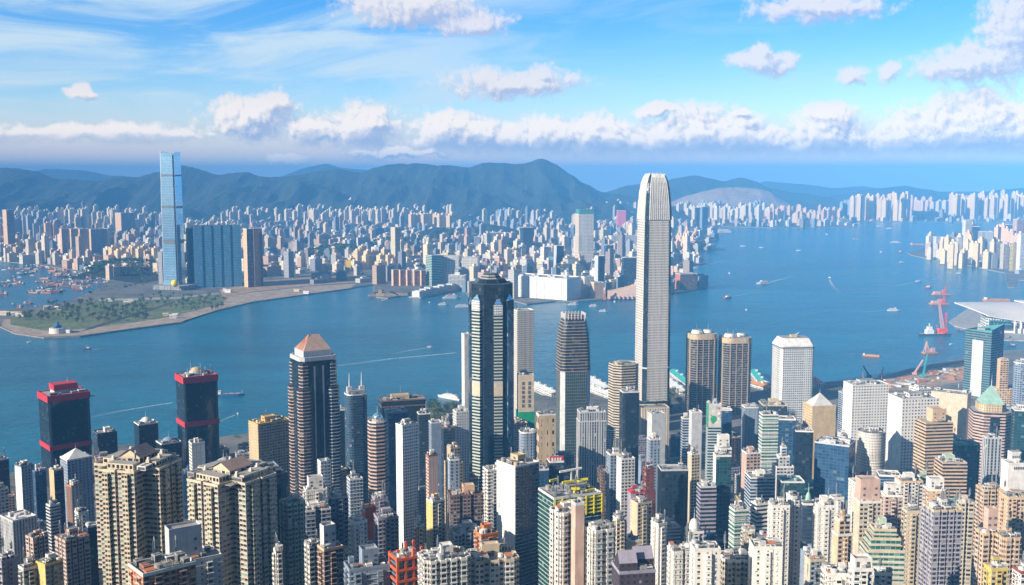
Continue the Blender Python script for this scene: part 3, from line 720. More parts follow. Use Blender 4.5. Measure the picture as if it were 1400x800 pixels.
def roof_cap(root, poly, z, m='roofgrey', par='white', ph=1.3, pt=.45):
    b = MB(); b.face([(x, y, z) for x, y in poly], m); b.build('roof', root)
    b = MB(); b.ring(offset(poly, .12), pt, z - .3, z + ph, par); b.build('parapet', root)
SEED = [0]
def tower(x0, x1, yt, yb, D, label, style='res_white', rr=18, plan='rect', r=.9, name='office_tower', cat='office tower', bay=3.6, fh=3.2, slab=None, blank=(), blankm='white',
          roof='roofgrey', par='white', tone='white', n=5, tall=True, near=False, group=None, ref=None, steps=(), pargs=(), dz=0.0, top=None):
    SEED[0] += 1; rnd = random.Random(SEED[0] * 7 + 3)
    s = site(x0, x1, yt, D, rr, r)
    root = thing(name, label, cat, (s['X'], s['Y'], s['z0']), s['th'], group)
    w, d, H = s['w'], s['d'], s['H']
    fn = dict(rect=rect, octo=octo, disc=disc, rounded=rounded, slotted=slotted, plus=plus, bayed=bayed)[plan]
    lv = [(0, 1.0)] + list(steps) + [(1.0, None)]
    for (f0, k0), (f1, _) in zip(lv, lv[1:]):
        poly = fn(w * k0, d * k0, *pargs)
        b = MB(); side = 'res_side_' + style[4:]
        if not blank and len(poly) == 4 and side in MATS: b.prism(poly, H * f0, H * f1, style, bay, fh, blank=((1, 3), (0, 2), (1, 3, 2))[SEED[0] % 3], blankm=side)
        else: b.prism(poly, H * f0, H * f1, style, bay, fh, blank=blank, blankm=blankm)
        if slab and len(slab) > 2: slabs(b, poly, H * f0, H * f1, slab[3] if len(slab) > 3 else fh, slab[1], slab[0], slab[2])
        b.build('wall' if f0 == 0 else 'upper_wall', root)
        roof_cap(root, poly, H * f1, roof, par)
    wk, dk = w * lv[-2][1], d * lv[-2][1]
    if near and style.startswith('res') and plan in ('rect', 'slotted') and H > 20:        # stacks of projecting bay windows
        hb = H * lv[1][0] - 1.5
        for (e, nb_) in ((0, 2 if w > 17 else 1), (3, 2 if d > 17 else 1)):
            if e in blank or (plan == 'slotted'): continue
            for i in range(nb_):
                t = (i + .5) / nb_ - .5 + rnd.uniform(-.05, .05); bw = rnd.choice((2.4, 3.0, 3.6)); pr = rnd.uniform(.8, 1.3)
                b = MB(); p2 = rect(bw, pr * 2); b.prism(p2, 3, hb, style, bw, fh, cap=par, bottom=par); slabs(b, p2, 3, hb, fh, .3, .3, par)
                if e == 0: b.build('window_bay', root, (t * w, -d / 2, 0), 0)
                else: b.build('window_bay', root, (-w / 2, t * d, 0), -math.pi / 2)
    k = .62 if plan == 'plus' else (.8 if plan in ('octo', 'disc', 'rounded') else 1)
    if top is None:
        clutter(root, wk * k, dk * k, H, rnd, n, tone, tall, near)
    else: top(root, s, wk, dk, H, rnd)
    take(x0, x1, yb, D, s, ref)
    s['root'] = root
    return s
def pyramid(b, w, d, z, h, m, k=0.0, y0=0):
    t = [(-w / 2 * k, -d / 2 * k), (w / 2 * k, -d / 2 * k), (w / 2 * k, d / 2 * k), (-w / 2 * k, d / 2 * k)]
    b.prism(rect(w, d), z, z + h, m, cap=m, top=[(x or 0, y or 0) for x, y in t] if k else [(-.1, -.1), (.1, -.1), (.1, .1), (-.1, .1)], bay=2, fh=2)
def mastpart(root, x, y, z, h, r=.5, m='silver', name='mast'):
    b = MB(); b.cyl(0, 0, 0, h * .5, r, m, 8, r * .7); b.cyl(0, 0, h * .5, h, r * .45, m, 6, .08); return b.build(name, root, (x, y, z))

# ------------------------------------------------------------------ landmark: tallest silver tower
def silver_tower():
    x0, x1 = 869, 922
    s = site(x0, x1, 238, 1750, 21, 1.0); w, H = s['w'], s['H']
    rt = thing('skyscraper', 'tallest silver tower with rounded claw-like crown beside the harbour', 'skyscraper', (s['X'], s['Y'], s['z0']), s['th'])
    prof = [(0, 1.0), (zfrom(s, 430), .985), (zfrom(s, 330), .955), (zfrom(s, 306), .94), (zfrom(s, 284), .90), (zfrom(s, 264), .82), (zfrom(s, 250), .71), (zfrom(s, 243), .60)]
    poly = lambda k: octo(w * k, w * k, .13)
    b = MB()
    for (za, ka), (zb, kb) in zip(prof, prof[1:]):
        b.prism(poly(ka), za, zb, 'vert_silver', 2.2, 4.4, cap='roofgrey', top=poly(kb * .998), blank=(1, 3, 5, 7), blankm='glass_dark')  # dark corner faces: shade of the corner notches put into the colour
    b.build('tower_shaft', rt)
    for k in range(4):          # refuge floors: pale belts round the shaft
        z = H * (.2 + .19 * k); b = MB(); kk = 1 - .03 * k; b.ring(offset(poly(kk), .35), .8, z, z + 2.2, 'silver'); b.build('belt_course', rt)
    edge = [(-.36 + .072 * i, -.5) for i in range(11)]
    for q in range(4):
        for (ux, uy) in edge[::1]:
            b = MB(); pts = []
            for z_, k_ in [(zfrom(s, 300), .945), (zfrom(s, 284), .915), (zfrom(s, 264), .84), (zfrom(s, 250), .735), (zfrom(s, 243), .63), (H, .50)]:
                pts.append((ux * w * (k_ if k_ > .8 else k_ * 1.02), uy * w * k_ - .3, z_))
            for p, p2 in zip(pts, pts[1:]): b.bar(p, p2, 1.5, 'white')
            o = b.build('crown_fin', rt); o.rotation_euler = (0, 0, q * math.pi / 2)
    b = MB(); b.prism(octo(w * .46, w * .46, .2), zfrom(s, 250), H - 2, 'louvre', 4, 3, cap='roofgrey'); b.build('plant_room', rt)
    b = MB(); b.prism(octo(w * 1.06, w * 1.06, .13), 0, 26, 'glass_dark', 5, 5, cap='roofgrey'); b.build('entrance_hall', rt)
    for i in range(4):
        b = MB(); b.box(-.6, .6, -.6, .6, 0, 6, 'silver'); b.build('maintenance_crane', rt, (((i % 2) - .5) * w * .28, ((i // 2) - .5) * w * .28, H - 3))
    take(x0, x1, 575, 1750, s, 'the tallest silver tower')
silver_tower()

# ------------------------------------------------------------------ landmark: tall blue mirror tower across the harbour
def mirror_tower():
    s = site(217, 248, 209, 3733, -31, .95); w, d, H = s['w'], s['d'], s['H']
    rt = thing('skyscraper', 'tall sky-blue mirror glass tower standing alone across the harbour', 'skyscraper', (s['X'], s['Y'], s['z0']), s['th'])
    b = MB(); b.prism(octo(w * .93, d * .93, .1), 0, H - 8, 'glass_dark', 6, 8, cap='roofgrey'); b.build('tower_shaft', rt)
    for q, (lw, off) in enumerate(((w, d), (d, w), (w, d), (d, w))):
        b = MB(); y = -off / 2; hw = lw * .43
        pts = [(-2, 1.09), (H * .06, 1.0), (H * .55, 1.0), (H * .97, .93), (H + (3 if q % 2 else 1), .93)]
        for (za, ka), (zb, kb) in zip(pts, pts[1:]):
            ya, yb_ = -off / 2 * ka - .8, -off / 2 * kb - .8
            b.wall((-hw * ka, ya), (hw * ka, ya), za, zb, 'glass_sky', 6, 9, (-hw * kb, yb_), (hw * kb, yb_))
            b.wall((hw * ka, -off / 2 * .85), (-hw * ka, -off / 2 * .85), za, zb, 'steel', 6, 9, (hw * kb, -off / 2 * .85), (-hw * kb, -off / 2 * .85))
            b.face([(hw * ka, ya, za), (hw * ka, -off / 2 * .85, za), (hw * kb, -off / 2 * .85, zb), (hw * kb, yb_, zb)], 'steel')
            b.face([(-hw * ka, -off / 2 * .85, za), (-hw * ka, ya, za), (-hw * kb, yb_, zb), (-hw * kb, -off / 2 * .85, zb)], 'steel')
        b.face([(-hw * kb, yb_, zb), (hw * kb, yb_, zb), (hw * kb, -off / 2 * .85, zb), (-hw * kb, -off / 2 * .85, zb)], 'steel')
        o = b.build('glass_wall', rt); o.rotation_euler = (0, 0, q * math.pi / 2)
        for py, hh in ((240, 6), (283, 8), (330, 14)):
            zz = zfrom(s, py); kk = 1.0 if zz < H * .55 else 1 - .07 * (zz - H * .55) / (H * .42)
            b = MB(); b.box(-hw * .93, hw * .93, -off / 2 * kk - 1.9, -off / 2 * kk - .3, zz - hh / 2, zz + hh / 2, 'louvre', fh=2); o = b.build('plant_floor', rt); o.rotation_euler = (0, 0, q * math.pi / 2)
    b = MB(); b.box(-w * .8, w * 1.3, -d * 1.25, d * .7, 0, 14, 'vert_grey', 'roofgrey', 6, 5); b.build('podium', rt)
    take(217, 250, 396, 3733, s, 'the tall blue mirror tower')
mirror_tower()

# ------------------------------------------------------------------ landmark: dark star-shaped tower with cream bar windows
def bar_tower():
    s = site(638, 704, 386, 1250, 8, 1.0); w, H = s['w'], s['H']
    rt = thing('skyscraper', 'dark faceted skyscraper with cream barred window bays and stepped crown', 'skyscraper', (s['X'], s['Y'], s['z0']), s['th'])
    b = MB(); b.prism(octo(w * .97, w * .97, .26), 0, H, 'glass_dark', 3.4, 4.2, cap='slate'); b.build('tower_shaft', rt)
    zb, z1, z2 = 0, zfrom(s, 408), zfrom(s, 414)
    def bay(x, y, bw, bd, ztop, peak, rot, sty='bars_cream', mid='cream', hd='grid_pale'):
        b = MB(); r_ = rect(bw, bd)
        zs = [zfrom(s, 648), zfrom(s, 536), zfrom(s, 524)]
        b.prism(r_, 0, zs[1], sty, 2.5, 3.9); b.prism(r_, zs[1], zs[2] + 6, mid, 3, 3); b.prism(r_, zs[2] + 6, ztop - 12, sty, 2.5, 3.9); b.prism(r_, ztop - 12, ztop, hd, 2, 3, cap=mid)
        if peak: b.prism(r_, ztop, ztop + peak, 'glass_sky', 3, 3, cap='steel', top=[(x_ * .12, y_ * .12 + bd * .3) for x_, y_ in r_])
        b.build('window_bay', rt, (x, y, 0), rot)
    h = w / 2
    for q in range(4):
        a = q * math.pi / 2; ca, sa = math.cos(a), math.sin(a)
        for (lx, bw, zt, pk) in ((.20 * h, .40 * h, z2, 9), ):
            px_, py_ = lx, -h * .985
            bay(px_ * ca - py_ * sa, px_ * sa + py_ * ca, bw, 3.2, zt, pk, a, *(() if q == 0 else ('band_blue', 'slate', 'glass_dark')))  # bays on the other sides painted dark to stand in for shade
        a2 = a - math.pi / 4; px_, py_ = 0, -h * 1.09; ca, sa = math.cos(a2), math.sin(a2)
        bay(px_ * ca - py_ * sa, px_ * sa + py_ * ca, .46 * h, 4, z1, 7, a2, *(() if q == 0 else ('band_blue', 'slate', 'glass_dark')))  # dark corner bays likewise have shade put into their colours
    b = MB(); b.prism(octo(w * .78, w * .78, .3), H, H + 5, 'glass_dark', 3.4, 4.2, cap='slate', top=octo(w * .62, w * .62, .3)); b.prism(octo(w * .5, w * .5, .3), H + 5, H + 11, 'louvre', 3, 3, cap='slate', top=octo(w * .32, w * .32, .3)); b.build('crown', rt)
    mastpart(rt, 0, 0, H + 10, 34, .8, 'steel')
    take(638, 704, 655, 1250, s, 'the dark faceted skyscraper with cream bars')
bar_tower()

# ------------------------------------------------------------------ landmark: tapering striped tower
def striped_tower():
    s = site(759, 809, 429, 1450, 14, .85); w, d, H = s['w'], s['d'], s['H']
    rt = thing('office_tower', 'tapering brown-striped tower with white finned crown, left of the tallest silver tower', 'office tower', (s['X'], s['Y'], s['z0']), s['th'])
    P_ = lambda k: octo(w * k, d * k, .16)
    zl = zfrom(s, 505); prof = [(zl, 1.0), (zfrom(s, 480), .97), (zfrom(s, 462), .92), (zfrom(s, 448), .85), (zfrom(s, 440), .76), (H - 5, .70)]
    b = MB(); b.prism(P_(1), 0, zl, 'tower_glass', 3, 4.4, blank=(7, 1, 5, 3), blankm='pale'); b.build('lower_wall', rt)
    b = MB()
    for (za, ka), (zb, kb) in zip(prof, prof[1:]):
        b.prism(P_(ka), za, zb, 'band_glass', 3, 4.2, cap='roofgrey', top=P_(kb))
    n_ = int((H - 5 - zl) / 4.3)
    for i in range(n_):
        z = zl + i * 4.3; k = next(ka + (kb - ka) * (z - za) / (zb - za) for (za, ka), (zb, kb) in zip(prof, prof[1:]) if za <= z <= zb)
        b.prism(offset(P_(k), .55), z, z + 1.05, 'bronze', cap='bronze', bottom='bronze', bay=400, fh=400)
    b.build('upper_wall', rt)
    for q in range(26):
        t = q / 26 * 4; e, f = int(t), t % 1
        c4 = [(-.5, -.5), (.5, -.5), (.5, .5), (-.5, .5)]; a, c_ = c4[e], c4[(e + 1) % 4]
        x, y = (a[0] + (c_[0] - a[0]) * f) * w * .72, (a[1] + (c_[1] - a[1]) * f) * d * .72
        b = MB(); b.box(-.45, .45, -.45, .45, 0, 14, 'white'); b.build('crown_fin', rt, (x * .96, y * .96, H - 12))
    b = MB(); b.box(-w * .2, w * .2, -d * .2, d * .2, 0, 6, 'louvre', 'roofgrey'); b.build('plant_room', rt, (0, 0, H - 5))
    take(759, 809, 625, 1450, s, 'the tapering brown-striped tower')
striped_tower()

# ------------------------------------------------------------------ landmarks: two dark glass blocks with red belts
def red_belt(x0, x1, yt, yb, D, label, penthouse, ymid):
    s = site(x0, x1, yt, D, 17, .8); w, d, H = s['w'], s['d'], s['H']
    rt = thing('office_tower', label, 'office tower', (s['X'], s['Y'], s['z0']), s['th'], None)
    p = rect(w, d)
    b = MB(); b.prism(p, 0, H, 'glass_dark', 3, 3.6); b.build('wall', rt)
    b = MB(); b.face([(x, y, H) for x, y in p], 'concrete'); b.build('roof', rt)
    for z, h in ((H - 7.5, 8.6), (zfrom(s, ymid) - 4, 6.5)):
        b = MB(); b.ring(offset(p, .9), 1.5, z, z + h, 'red'); b.build('red_belt', rt)
    for x in (-1, 1):
        b = MB(); b.box(x * w * .46 - 1, x * w * .46 + 1, -d / 2 - .6, -d / 2 + .4, 0, H - 8, 'slate'); b.build('corner_pier', rt)
    if penthouse:
        b = MB(); b.box(-w * .27, w * .27, -d * .2, d * .22, 0, 5, 'pale'); b.box(-w * .29, w * .29, -d * .24, d * .24, 5, 12.5, 'red'); b.build('penthouse', rt, (0, 0, H))
        clutter(rt, w, d * 1.0, H, random.Random(4), 6, 'pale', False); mastpart(rt, w * .1, 0, H + 12, 8, .3)
    else:
        b = MB(); b.cyl(0, 0, 0, 6, w * .2, 'pale', 16, cap='gold'); b.dome(0, 0, 6, w * .16, 4, 'tan', 12); b.build('penthouse', rt, (0, 0, H))
        clutter(rt, w, d, H, random.Random(8), 8, 'white', False)
        for k in range(7): mastpart(rt, w * (.26 * math.cos(k)), d * .26 * math.sin(k), H + 1, 9 + k % 3 * 3, .28, 'white', 'antenna')
    take(x0, x1, yb, D, s, label.split(' with')[0].replace('dark', 'the dark', 1))
red_belt(52, 122, 536, 690, 1340, 'dark glass waterfront block with red belts and a red roof box', True, 604)
red_belt(240, 297, 512, 610, 1340, 'dark glass waterfront block with red belts and a golden domed roof crowded with aerials', False, 574)

# ------------------------------------------------------------------ landmark: dark tower with banded corners and pink hipped roof
def hip_tower():
    s = site(393, 463, 487, 1150, 20, .9); w, d, H = s['w'], s['d'], s['H']
    rt = thing('skyscraper', 'dark glass skyscraper with pink hipped roof and banded corners', 'skyscraper', (s['X'], s['Y'], s['z0']), s['th'])
    b = MB(); b.prism(octo(w * .93, d * .93, .12), 0, H, 'glass_dark', 3, 3.8, cap='slate'); b.build('tower_shaft', rt)
    for q, (sx, sy) in enumerate(((-1, -1), (1, -1), (1, 1), (-1, 1))):
        for kk, (sz, f) in enumerate(((.30, .90), (.22, 1.0))):
            pz = zfrom(s, 526) if kk == 0 else H - 4
            b = MB(); p = octo(w * sz, d * sz, .25); b.prism(p, 0, pz, 'band_glass', 3, 3.8, cap='slate'); slabs(b, p, 0, pz, 3.8, .85, .5, 'pink' if sx < 0 else 'pale')  # sun-side bands painted warmer, sunlight put into their colour
            k = .5 - sz / 2 + (.02 if kk == 0 else -.03)
            b.build('corner_bay', rt, (sx * w * k, sy * d * k, 0))
    for sx in (-.12, .10):
        b = MB(); b.box(sx * w - .8, sx * w + .8, -d * .48, -d * .455, H * .1, H - 8, 'steel'); b.build('steel_rib', rt)
    b = MB(); b.ring(offset(octo(w * .93, d * .93, .12), .8), 2, H - 2, H + 2.5, 'pale'); b.build('parapet', rt)
    h = zfrom(s, 457) - H
    b = MB(); hw, hd = w * .36, d * .36
    b.prism(rect(hw * 2, hd * 2), 0, h * .35, 'pale'); e = h
    b.face([(-hw, -hd, h * .35), (hw, -hd, h * .35), (hw * .45, 0, e), (-hw * .25, 0, e)], 'rose'); b.face([(hw, -hd, h * .35), (hw, hd, h * .35), (hw * .45, 0, e)], 'pale')
    b.face([(hw, hd, h * .35), (-hw, hd, h * .35), (-hw * .25, 0, e), (hw * .45, 0, e)], 'pink'); b.face([(-hw, hd, h * .35), (-hw, -hd, h * .35), (-hw * .25, 0, e)], 'rose')
    for i in range(1, 6):
        y = -hd + i * hd / 3
        b.bar((-hw, y, h * .36), (-hw * .25, 0, e + .3), .9, 'terracotta')
    b.build('hipped_roof', rt, (0, 0, H))
    take(393, 463, 680, 1150, s, 'the dark skyscraper with the pink hipped roof')
hip_tower()

# ------------------------------------------------------------------ landmarks: paired rounded banded towers
def twin_round(x0, x1, yt, label):
    s = site(x0, x1, yt, 1760, 20, .85); w, d, H = s['w'], s['d'], s['H']
    rt = thing('office_tower', label, 'office tower', (s['X'], s['Y'], s['z0']), s['th'], None)
    p = rounded(w, d, .34, 5)
    b = MB(); b.prism(p, 0, H - 9, 'band_glass', 3, 4); slabs(b, p, 0, H - 9, 4, .95, .45, 'bronze'); b.build('wall', rt)
    b = MB(); b.prism(offset(p, .6), H - 9, H, 'tan', cap='roofgrey', bay=400, fh=400); b.build('crown', rt)
    for t in (-.5, -.17, .17, .5):
        b = MB(); b.box(-.8, .8, -.9, 1.0, 0, H - 8, 'bronze'); b.build('pilaster', rt, (t * w * .62, -d / 2, 0))
    for t in (-.22, .22):
        b = MB(); b.box(-1, .9, -1.1, 1.1, 0, H - 8, 'tan'); b.build('pilaster', rt, (-w / 2, t * d, 0))
    for x, rr_ in ((-.2, .2), (.2, .17)):
        b = MB(); b.cyl(0, 0, 0, 5.5, w * rr_, 'white', 16, w * rr_ * .8, cap='roofgrey'); b.build('penthouse', rt, (x * w, 0, H))
    clutter(rt, w * .8, d * .8, H, random.Random(int(x0)), 5, 'white', False)
    take(x0, x1, 600, 1760, s, label.split(' with')[0].replace('dark', 'the dark', 1))
twin_round(936, 984, 455, 'dark banded round-cornered tower with sunlit cream edge, nearer the tallest silver tower')
twin_round(980, 1031, 460, 'dark banded round-cornered tower with twin white roof drums, nearer the pale gridded tower')

# ------------------------------------------------------------------ landmark: pale gridded tower with bevelled top
def grid_tower():
    s = site(1055, 1114, 468, 1690, 20, .8); w, d, H = s['w'], s['d'], s['H']
    rt = thing('office_tower', 'pale square tower with a dense window grid and sloping white cap', 'office tower', (s['X'], s['Y'], s['z0']), s['th'])
    p = octo(w, d, .08)
    b = MB(); b.prism(p, 0, H - 7, 'grid_pale', 3.6, 3.8, blank=(7, 1, 3, 5), blankm='white'); b.build('wall', rt)
    b = MB(); b.prism(p, H - 7, H - 4.5, 'slate'); b.prism(offset(p, .5), H - 4.5, H - 2, 'white', cap='white'); b.prism(p, H - 2, H + 9, 'white', cap='roofgrey', top=octo(w * .8, d * .7, .08)); b.build('cap', rt)
    b = MB(); b.box(-5, 5, -4, 4, 0, 4, 'tan'); b.bar((2, 0, 3), (9, 0, 7), .8, 'white'); b.build('plant_room', rt, (0, 0, H + 9))
    take(1055, 1114, 585, 1690, s, 'the pale gridded tower with a sloping cap')
grid_tower()

# ------------------------------------------------------------------ landmark: teal bank tower with grey slab front
def teal_tower():
    s = site(1320, 1373, 452, 1900, -32, .75); w, d, H = s['w'], s['d'], s['H']
    rt = thing('office_tower', 'teal glass tower with grey stripe and purple emblem near the exhibition hall', 'office tower', (s['X'], s['Y'], s['z0']), s['th'])
    b = MB(); b.prism(rect(w, d), 0, H, 'glass_bank', 3, 4.4, cap='slate'); b.build('wall', rt)
    b = MB(); b.box(-w * .2, w * .22, -d / 2 - 1.6, -d / 2 + .5, 0, H - 16, 'pale', fh=4); b.build('stone_panel', rt)
    b = MB(); x = w / 2
    b.face([(-x, -d / 2, H), (x, -d / 2, H), (x, -d / 2, H + 5), (-x, -d / 2, H + 1)], 'teal'); b.face([(x, -d / 2, H), (x, d / 2, H), (x, d / 2, H + 14), (x, -d / 2, H + 5)], 'blue'); b.face([(x, d / 2, H), (-x, d / 2, H), (-x, d / 2, H + 2), (x, d / 2, H + 14)], 'teal')
    b.face([(-x, d / 2, H), (-x, -d / 2, H), (-x, -d / 2, H + 1), (-x, d / 2, H + 2)], 'teal'); b.build('crown', rt)
    plain('purple', (.20, .06, .42), .5)
    b = MB(); b.box(x - .3, x + .5, -5, 7, 0, 12, 'purple'); e = b.build('emblem', rt, (0, d * .18, H - 7))
    b = MB(); c_ = [(x + .53, 1 + 3.2 * math.cos(t * math.pi / 8), 6 + 3.2 * math.sin(t * math.pi / 8)) for t in range(16)]; b.face(c_, 'white'); b.build('emblem_disc', e)
    b = MB(); b.prism([(x + .55, 1), (x + .6, 1), (x + .6, 1.1), (x + .55, 1.1)], 4, 8, 'red'); b.build('emblem_stroke', e)
    b = MB(); b.box(-w * .2, w * .1, -d * .2, d * .2, 0, 5, 'steel', 'roofgrey'); b.build('plant_room', rt, (0, 0, H))
    take(1320, 1373, 545, 1900, s, 'the teal tower with the purple emblem')
teal_tower()

# ------------------------------------------------------------------ green pyramid-topped tower
def green_top():
    s = site(1322, 1386, 560, 1230, 14, 1.0); w, d, H = s['w'], s['d'], s['H']
    rt = thing('office_tower', 'pink granite stepped tower with a pale green pyramid roof', 'office tower', (s['X'], s['Y'], s['z0']), s['th'])
    p = octo(w, d, .22)
    b = MB(); b.prism(p, 0, H, 'band_glass', 3, 3.6, cap='roofgrey'); slabs(b, p, 0, H, 3.6, 1.7, .5, 'pink'); b.build('wall', rt)
    p = octo(w * .72, d * .72, .2)
    b = MB(); b.prism(p, H, H + 9, 'grid_tan', 3, 3, cap='roofgrey'); b.build('upper_wall', rt)
    b = MB(); b.box(-w * .12, w * .12, -d / 2 - 1.5, -d / 2 + 1, 0, H - 4, 'glass_dark', 'pink', 3, 3.6); b.build('glass_bay', rt)
    plain('verdigris', (.30, .48, .40), .6)
    zt = zfrom(s, 527) - H - 9
    b = MB(); pyramid(b, w * .62, d * .62, 0, zt, 'verdigris', .06); b.build('pyramid_roof', rt, (0, 0, H + 9))
    mastpart(rt, 0, 0, H + 9 + zt, 14, .5)
    take(1322, 1386, 640, 1230, s, 'the tower with the green pyramid roof')
green_top()

# ------------------------------------------------------------------ pair of big cream cross-plan apartment towers in front
def cross_tower(x0, x1, yt, D, label, rr, seed, ridge_n):
    s = site(x0, x1, yt, D, rr, 1.0); w, d, H = s['w'] * 1.18, s['d'] * 1.18, s['H']
    rt = thing('apartment_tower', label, 'apartment tower', (s['X'], s['Y'], s['z0']), s['th'], None)
    p = plus(w, d, .27); fh = 3.05
    b = MB(); b.prism(p, 0, H, 'res_pinkrail', 3.0, fh); slabs(b, p, 0, H, fh, .35, .22, 'stone'); b.build('wall', rt)
    for q in range(4):
        for sx in (-1, 1):          # white stair slots and projecting bay stacks on each wing tip
            b = MB(); p2 = rect(w * .085, 2.2); b.prism(p2, 0, H - 1, 'res_balcony', 2.2, fh, cap='cream'); slabs(b, p2, 0, H - 1, fh, .5, .25, 'cream')
            a = q * math.pi / 2; lx, ly = sx * w * .15, -d / 2 - .9
            b.build('window_bay', rt, (lx * math.cos(a) - ly * math.sin(a), lx * math.sin(a) + ly * math.cos(a), 0), a)
        b = MB(); a = q * math.pi / 2; b.box(-.9, .9, -.6, .6, 0, H + 1, 'pale'); ly = -d / 2 + 3.4
        b.build('drain_stack', rt, (-ly * math.sin(a), ly * math.cos(a), 0), a)
    roof_cap(rt, p, H, 'roofgrey', 'cream')
    for q in range(4):
        a = q * math.pi / 2; ly = -d * .33
        b = MB(); ww, dd = w * .40, d * .16
        b.prism(rect(ww, dd), 0, 4.2, 'res_cream', 3, 3, cap='roofgrey'); b.build('penthouse', rt, (-ly * math.sin(a), ly * math.cos(a), H), a)
    b = MB(); ww = w * .36; hh = zfrom(s, yt - ridge_n * .75) - H
    b.prism(rect(ww, ww * .8), 0, hh * .55, 'res_cream', 4, 4); e = hh * .55; h2 = hh
    b.face([(-ww / 2 - 1, -ww * .4 - 1, e), (ww / 2 + 1, -ww * .4 - 1, e), (ww / 2 + 1, 0, h2), (-ww / 2 - 1, 0, h2)], 'rose'); b.face([(ww / 2 + 1, ww * .4 + 1, e), (-ww / 2 - 1, ww * .4 + 1, e), (-ww / 2 - 1, 0, h2), (ww / 2 + 1, 0, h2)], 'rose')
    b.face([(ww / 2, -ww * .4, e), (ww / 2, ww * .4, e), (ww / 2, 0, h2 - .3)], 'cream'); b.face([(-ww / 2, ww * .4, e), (-ww / 2, -ww * .4, e), (-ww / 2, 0, h2 - .3)], 'cream'); b.build('gable_roof', rt, (0, 0, H))
    for x, y in ((-.21, -.3), (.2, -.24), (-.24, .22), (.22, .26), (0, -.33)):
        b = MB(); b.box(-1.1, 1.1, -1.1, 1.1, 0, hh * .5, 'cream'); b.cyl(0, 0, hh * .5, hh * .5 + 1.4, .8, 'white', 8); b.build('chimney', rt, (x * w, y * d, H))
    clutter(rt, w * .9, d * .9, H + .1, random.Random(seed), 8, 'cream', False, True)
    take(x0, x1, 800, D, s, None); REFS.append((s['X'], s['Y'], label.split(' with')[0].replace('beige', 'the beige', 1)))
cross_tower(127, 251, 632, 640, 'beige cross-plan apartment tower with green-glazed bays, nearer the red-belted blocks', 56, 3, 30)
cross_tower(251, 384, 648, 615, 'beige cross-plan apartment tower with chimneyed gable, behind the grey stair-tower house', 44, 9, 28)
# ------------------------------------------------------------------ the named buildings of the near shore and hillside
def apt(x0, x1, yt, yb, D, label, style='res_white', **k):
    k.setdefault('name', 'apartment_tower'); k.setdefault('cat', 'apartment tower'); k.setdefault('slab', (.35, .25, 'pale')); k.setdefault('fh', 3.05); k.setdefault('bay', 3.0)
    if D < 900: k.setdefault('near', True); k.setdefault('n', 9)
    return tower(x0, x1, yt, yb, D, label, style, **k)
def off(*a, **k): return tower(*a, **k)
def sign_top(mat1, mat2=None, wf=.9, h=9, name='roof_sign'):
    def f(root, s, w, d, H, rnd):
        b = MB(); b.box(-w * wf / 2, w * wf / 2, -d * .46, -d * .40, 0, h, mat1)
        if mat2:
            rr_ = random.Random(int(w * 10))
            x = -w * wf / 2 + 1.5
            while x < w * wf / 2 - 2.5:
                b.box(x, x + 1.6, -d * .46 - .35, -d * .46 - .05, h * .25, h * .75, mat2); x += 2.6
        b.build(name, root, (0, 0, H)); clutter(root, w, d, H, rnd, 4, 'pale', True)
    return f
def dome_top(mat, rf=.36, h=7, drum='pale'):
    def f(root, s, w, d, H, rnd):
        b = MB(); r_ = rf * min(w, d); b.cyl(0, 0, 0, h * .5, r_, drum, 20, bay=2, fh=2); b.dome(0, 0, h * .5, r_ * .96, h, mat, 20); b.build('dome', root, (0, 0, H)); mastpart(root, 0, 0, H + h * 1.45, 8, .3)
        clutter(root, w, d, H, rnd, 3, 'pale', False)
    return f
def pyr_top(mat, k=.0, f_=.9, h=10):
    def f(root, s, w, d, H, rnd):
        b = MB(); pyramid(b, w * f_, d * f_, 0, h, mat, k); b.build('pyramid_roof', root, (0, 0, H)); mastpart(root, 0, 0, H + h - .5, 6, .25)
    return f
def spikes_top(root, s, w, d, H, rnd):
    for x in (-.3, .3):
        b = MB(); b.box(-w * .12, w * .12, -d * .12, d * .12, 0, 9, 'pale'); b.cyl(0, 0, 9, 26, .8, 'white', 8, .15); b.build('spire', root, (x * w, 0, H))
    b = MB(); b.box(-w * .4, w * .4, -d * .3, d * .3, 0, 5, 'bluegrey', 'roofgrey'); b.build('plant_room', root, (0, 0, H)); clutter(root, w, d, H, rnd, 4, 'pale', False)
def block_top(wf=.45, df=.5, h=16, mat='white', xf=0.0, yf=0.0, n=6, sub=None):
    """a tall blank lift-and-tank block on the roof"""
    def f(root, s, w, d, H, rnd):
        b = MB(); b.box(-w * wf / 2, w * wf / 2, -d * df / 2, d * df / 2, 0, h, mat, 'roofgrey'); b.ring(rect(w * wf, d * df), .4, h, h + 1.2, mat)
        o = b.build('stair_tower', root, (xf * w, yf * d, H))
        for z in (h * .3, h * .6):
            for x in (-.3, .3):
                b = MB(); b.box(-.8, .8, -.12, .1, 0, 1.4, 'slate'); b.build('window', o, (x * w * wf, -d * df / 2, z))
        clutter(root, w, d, H, rnd, n, mat, False, True)
    return f

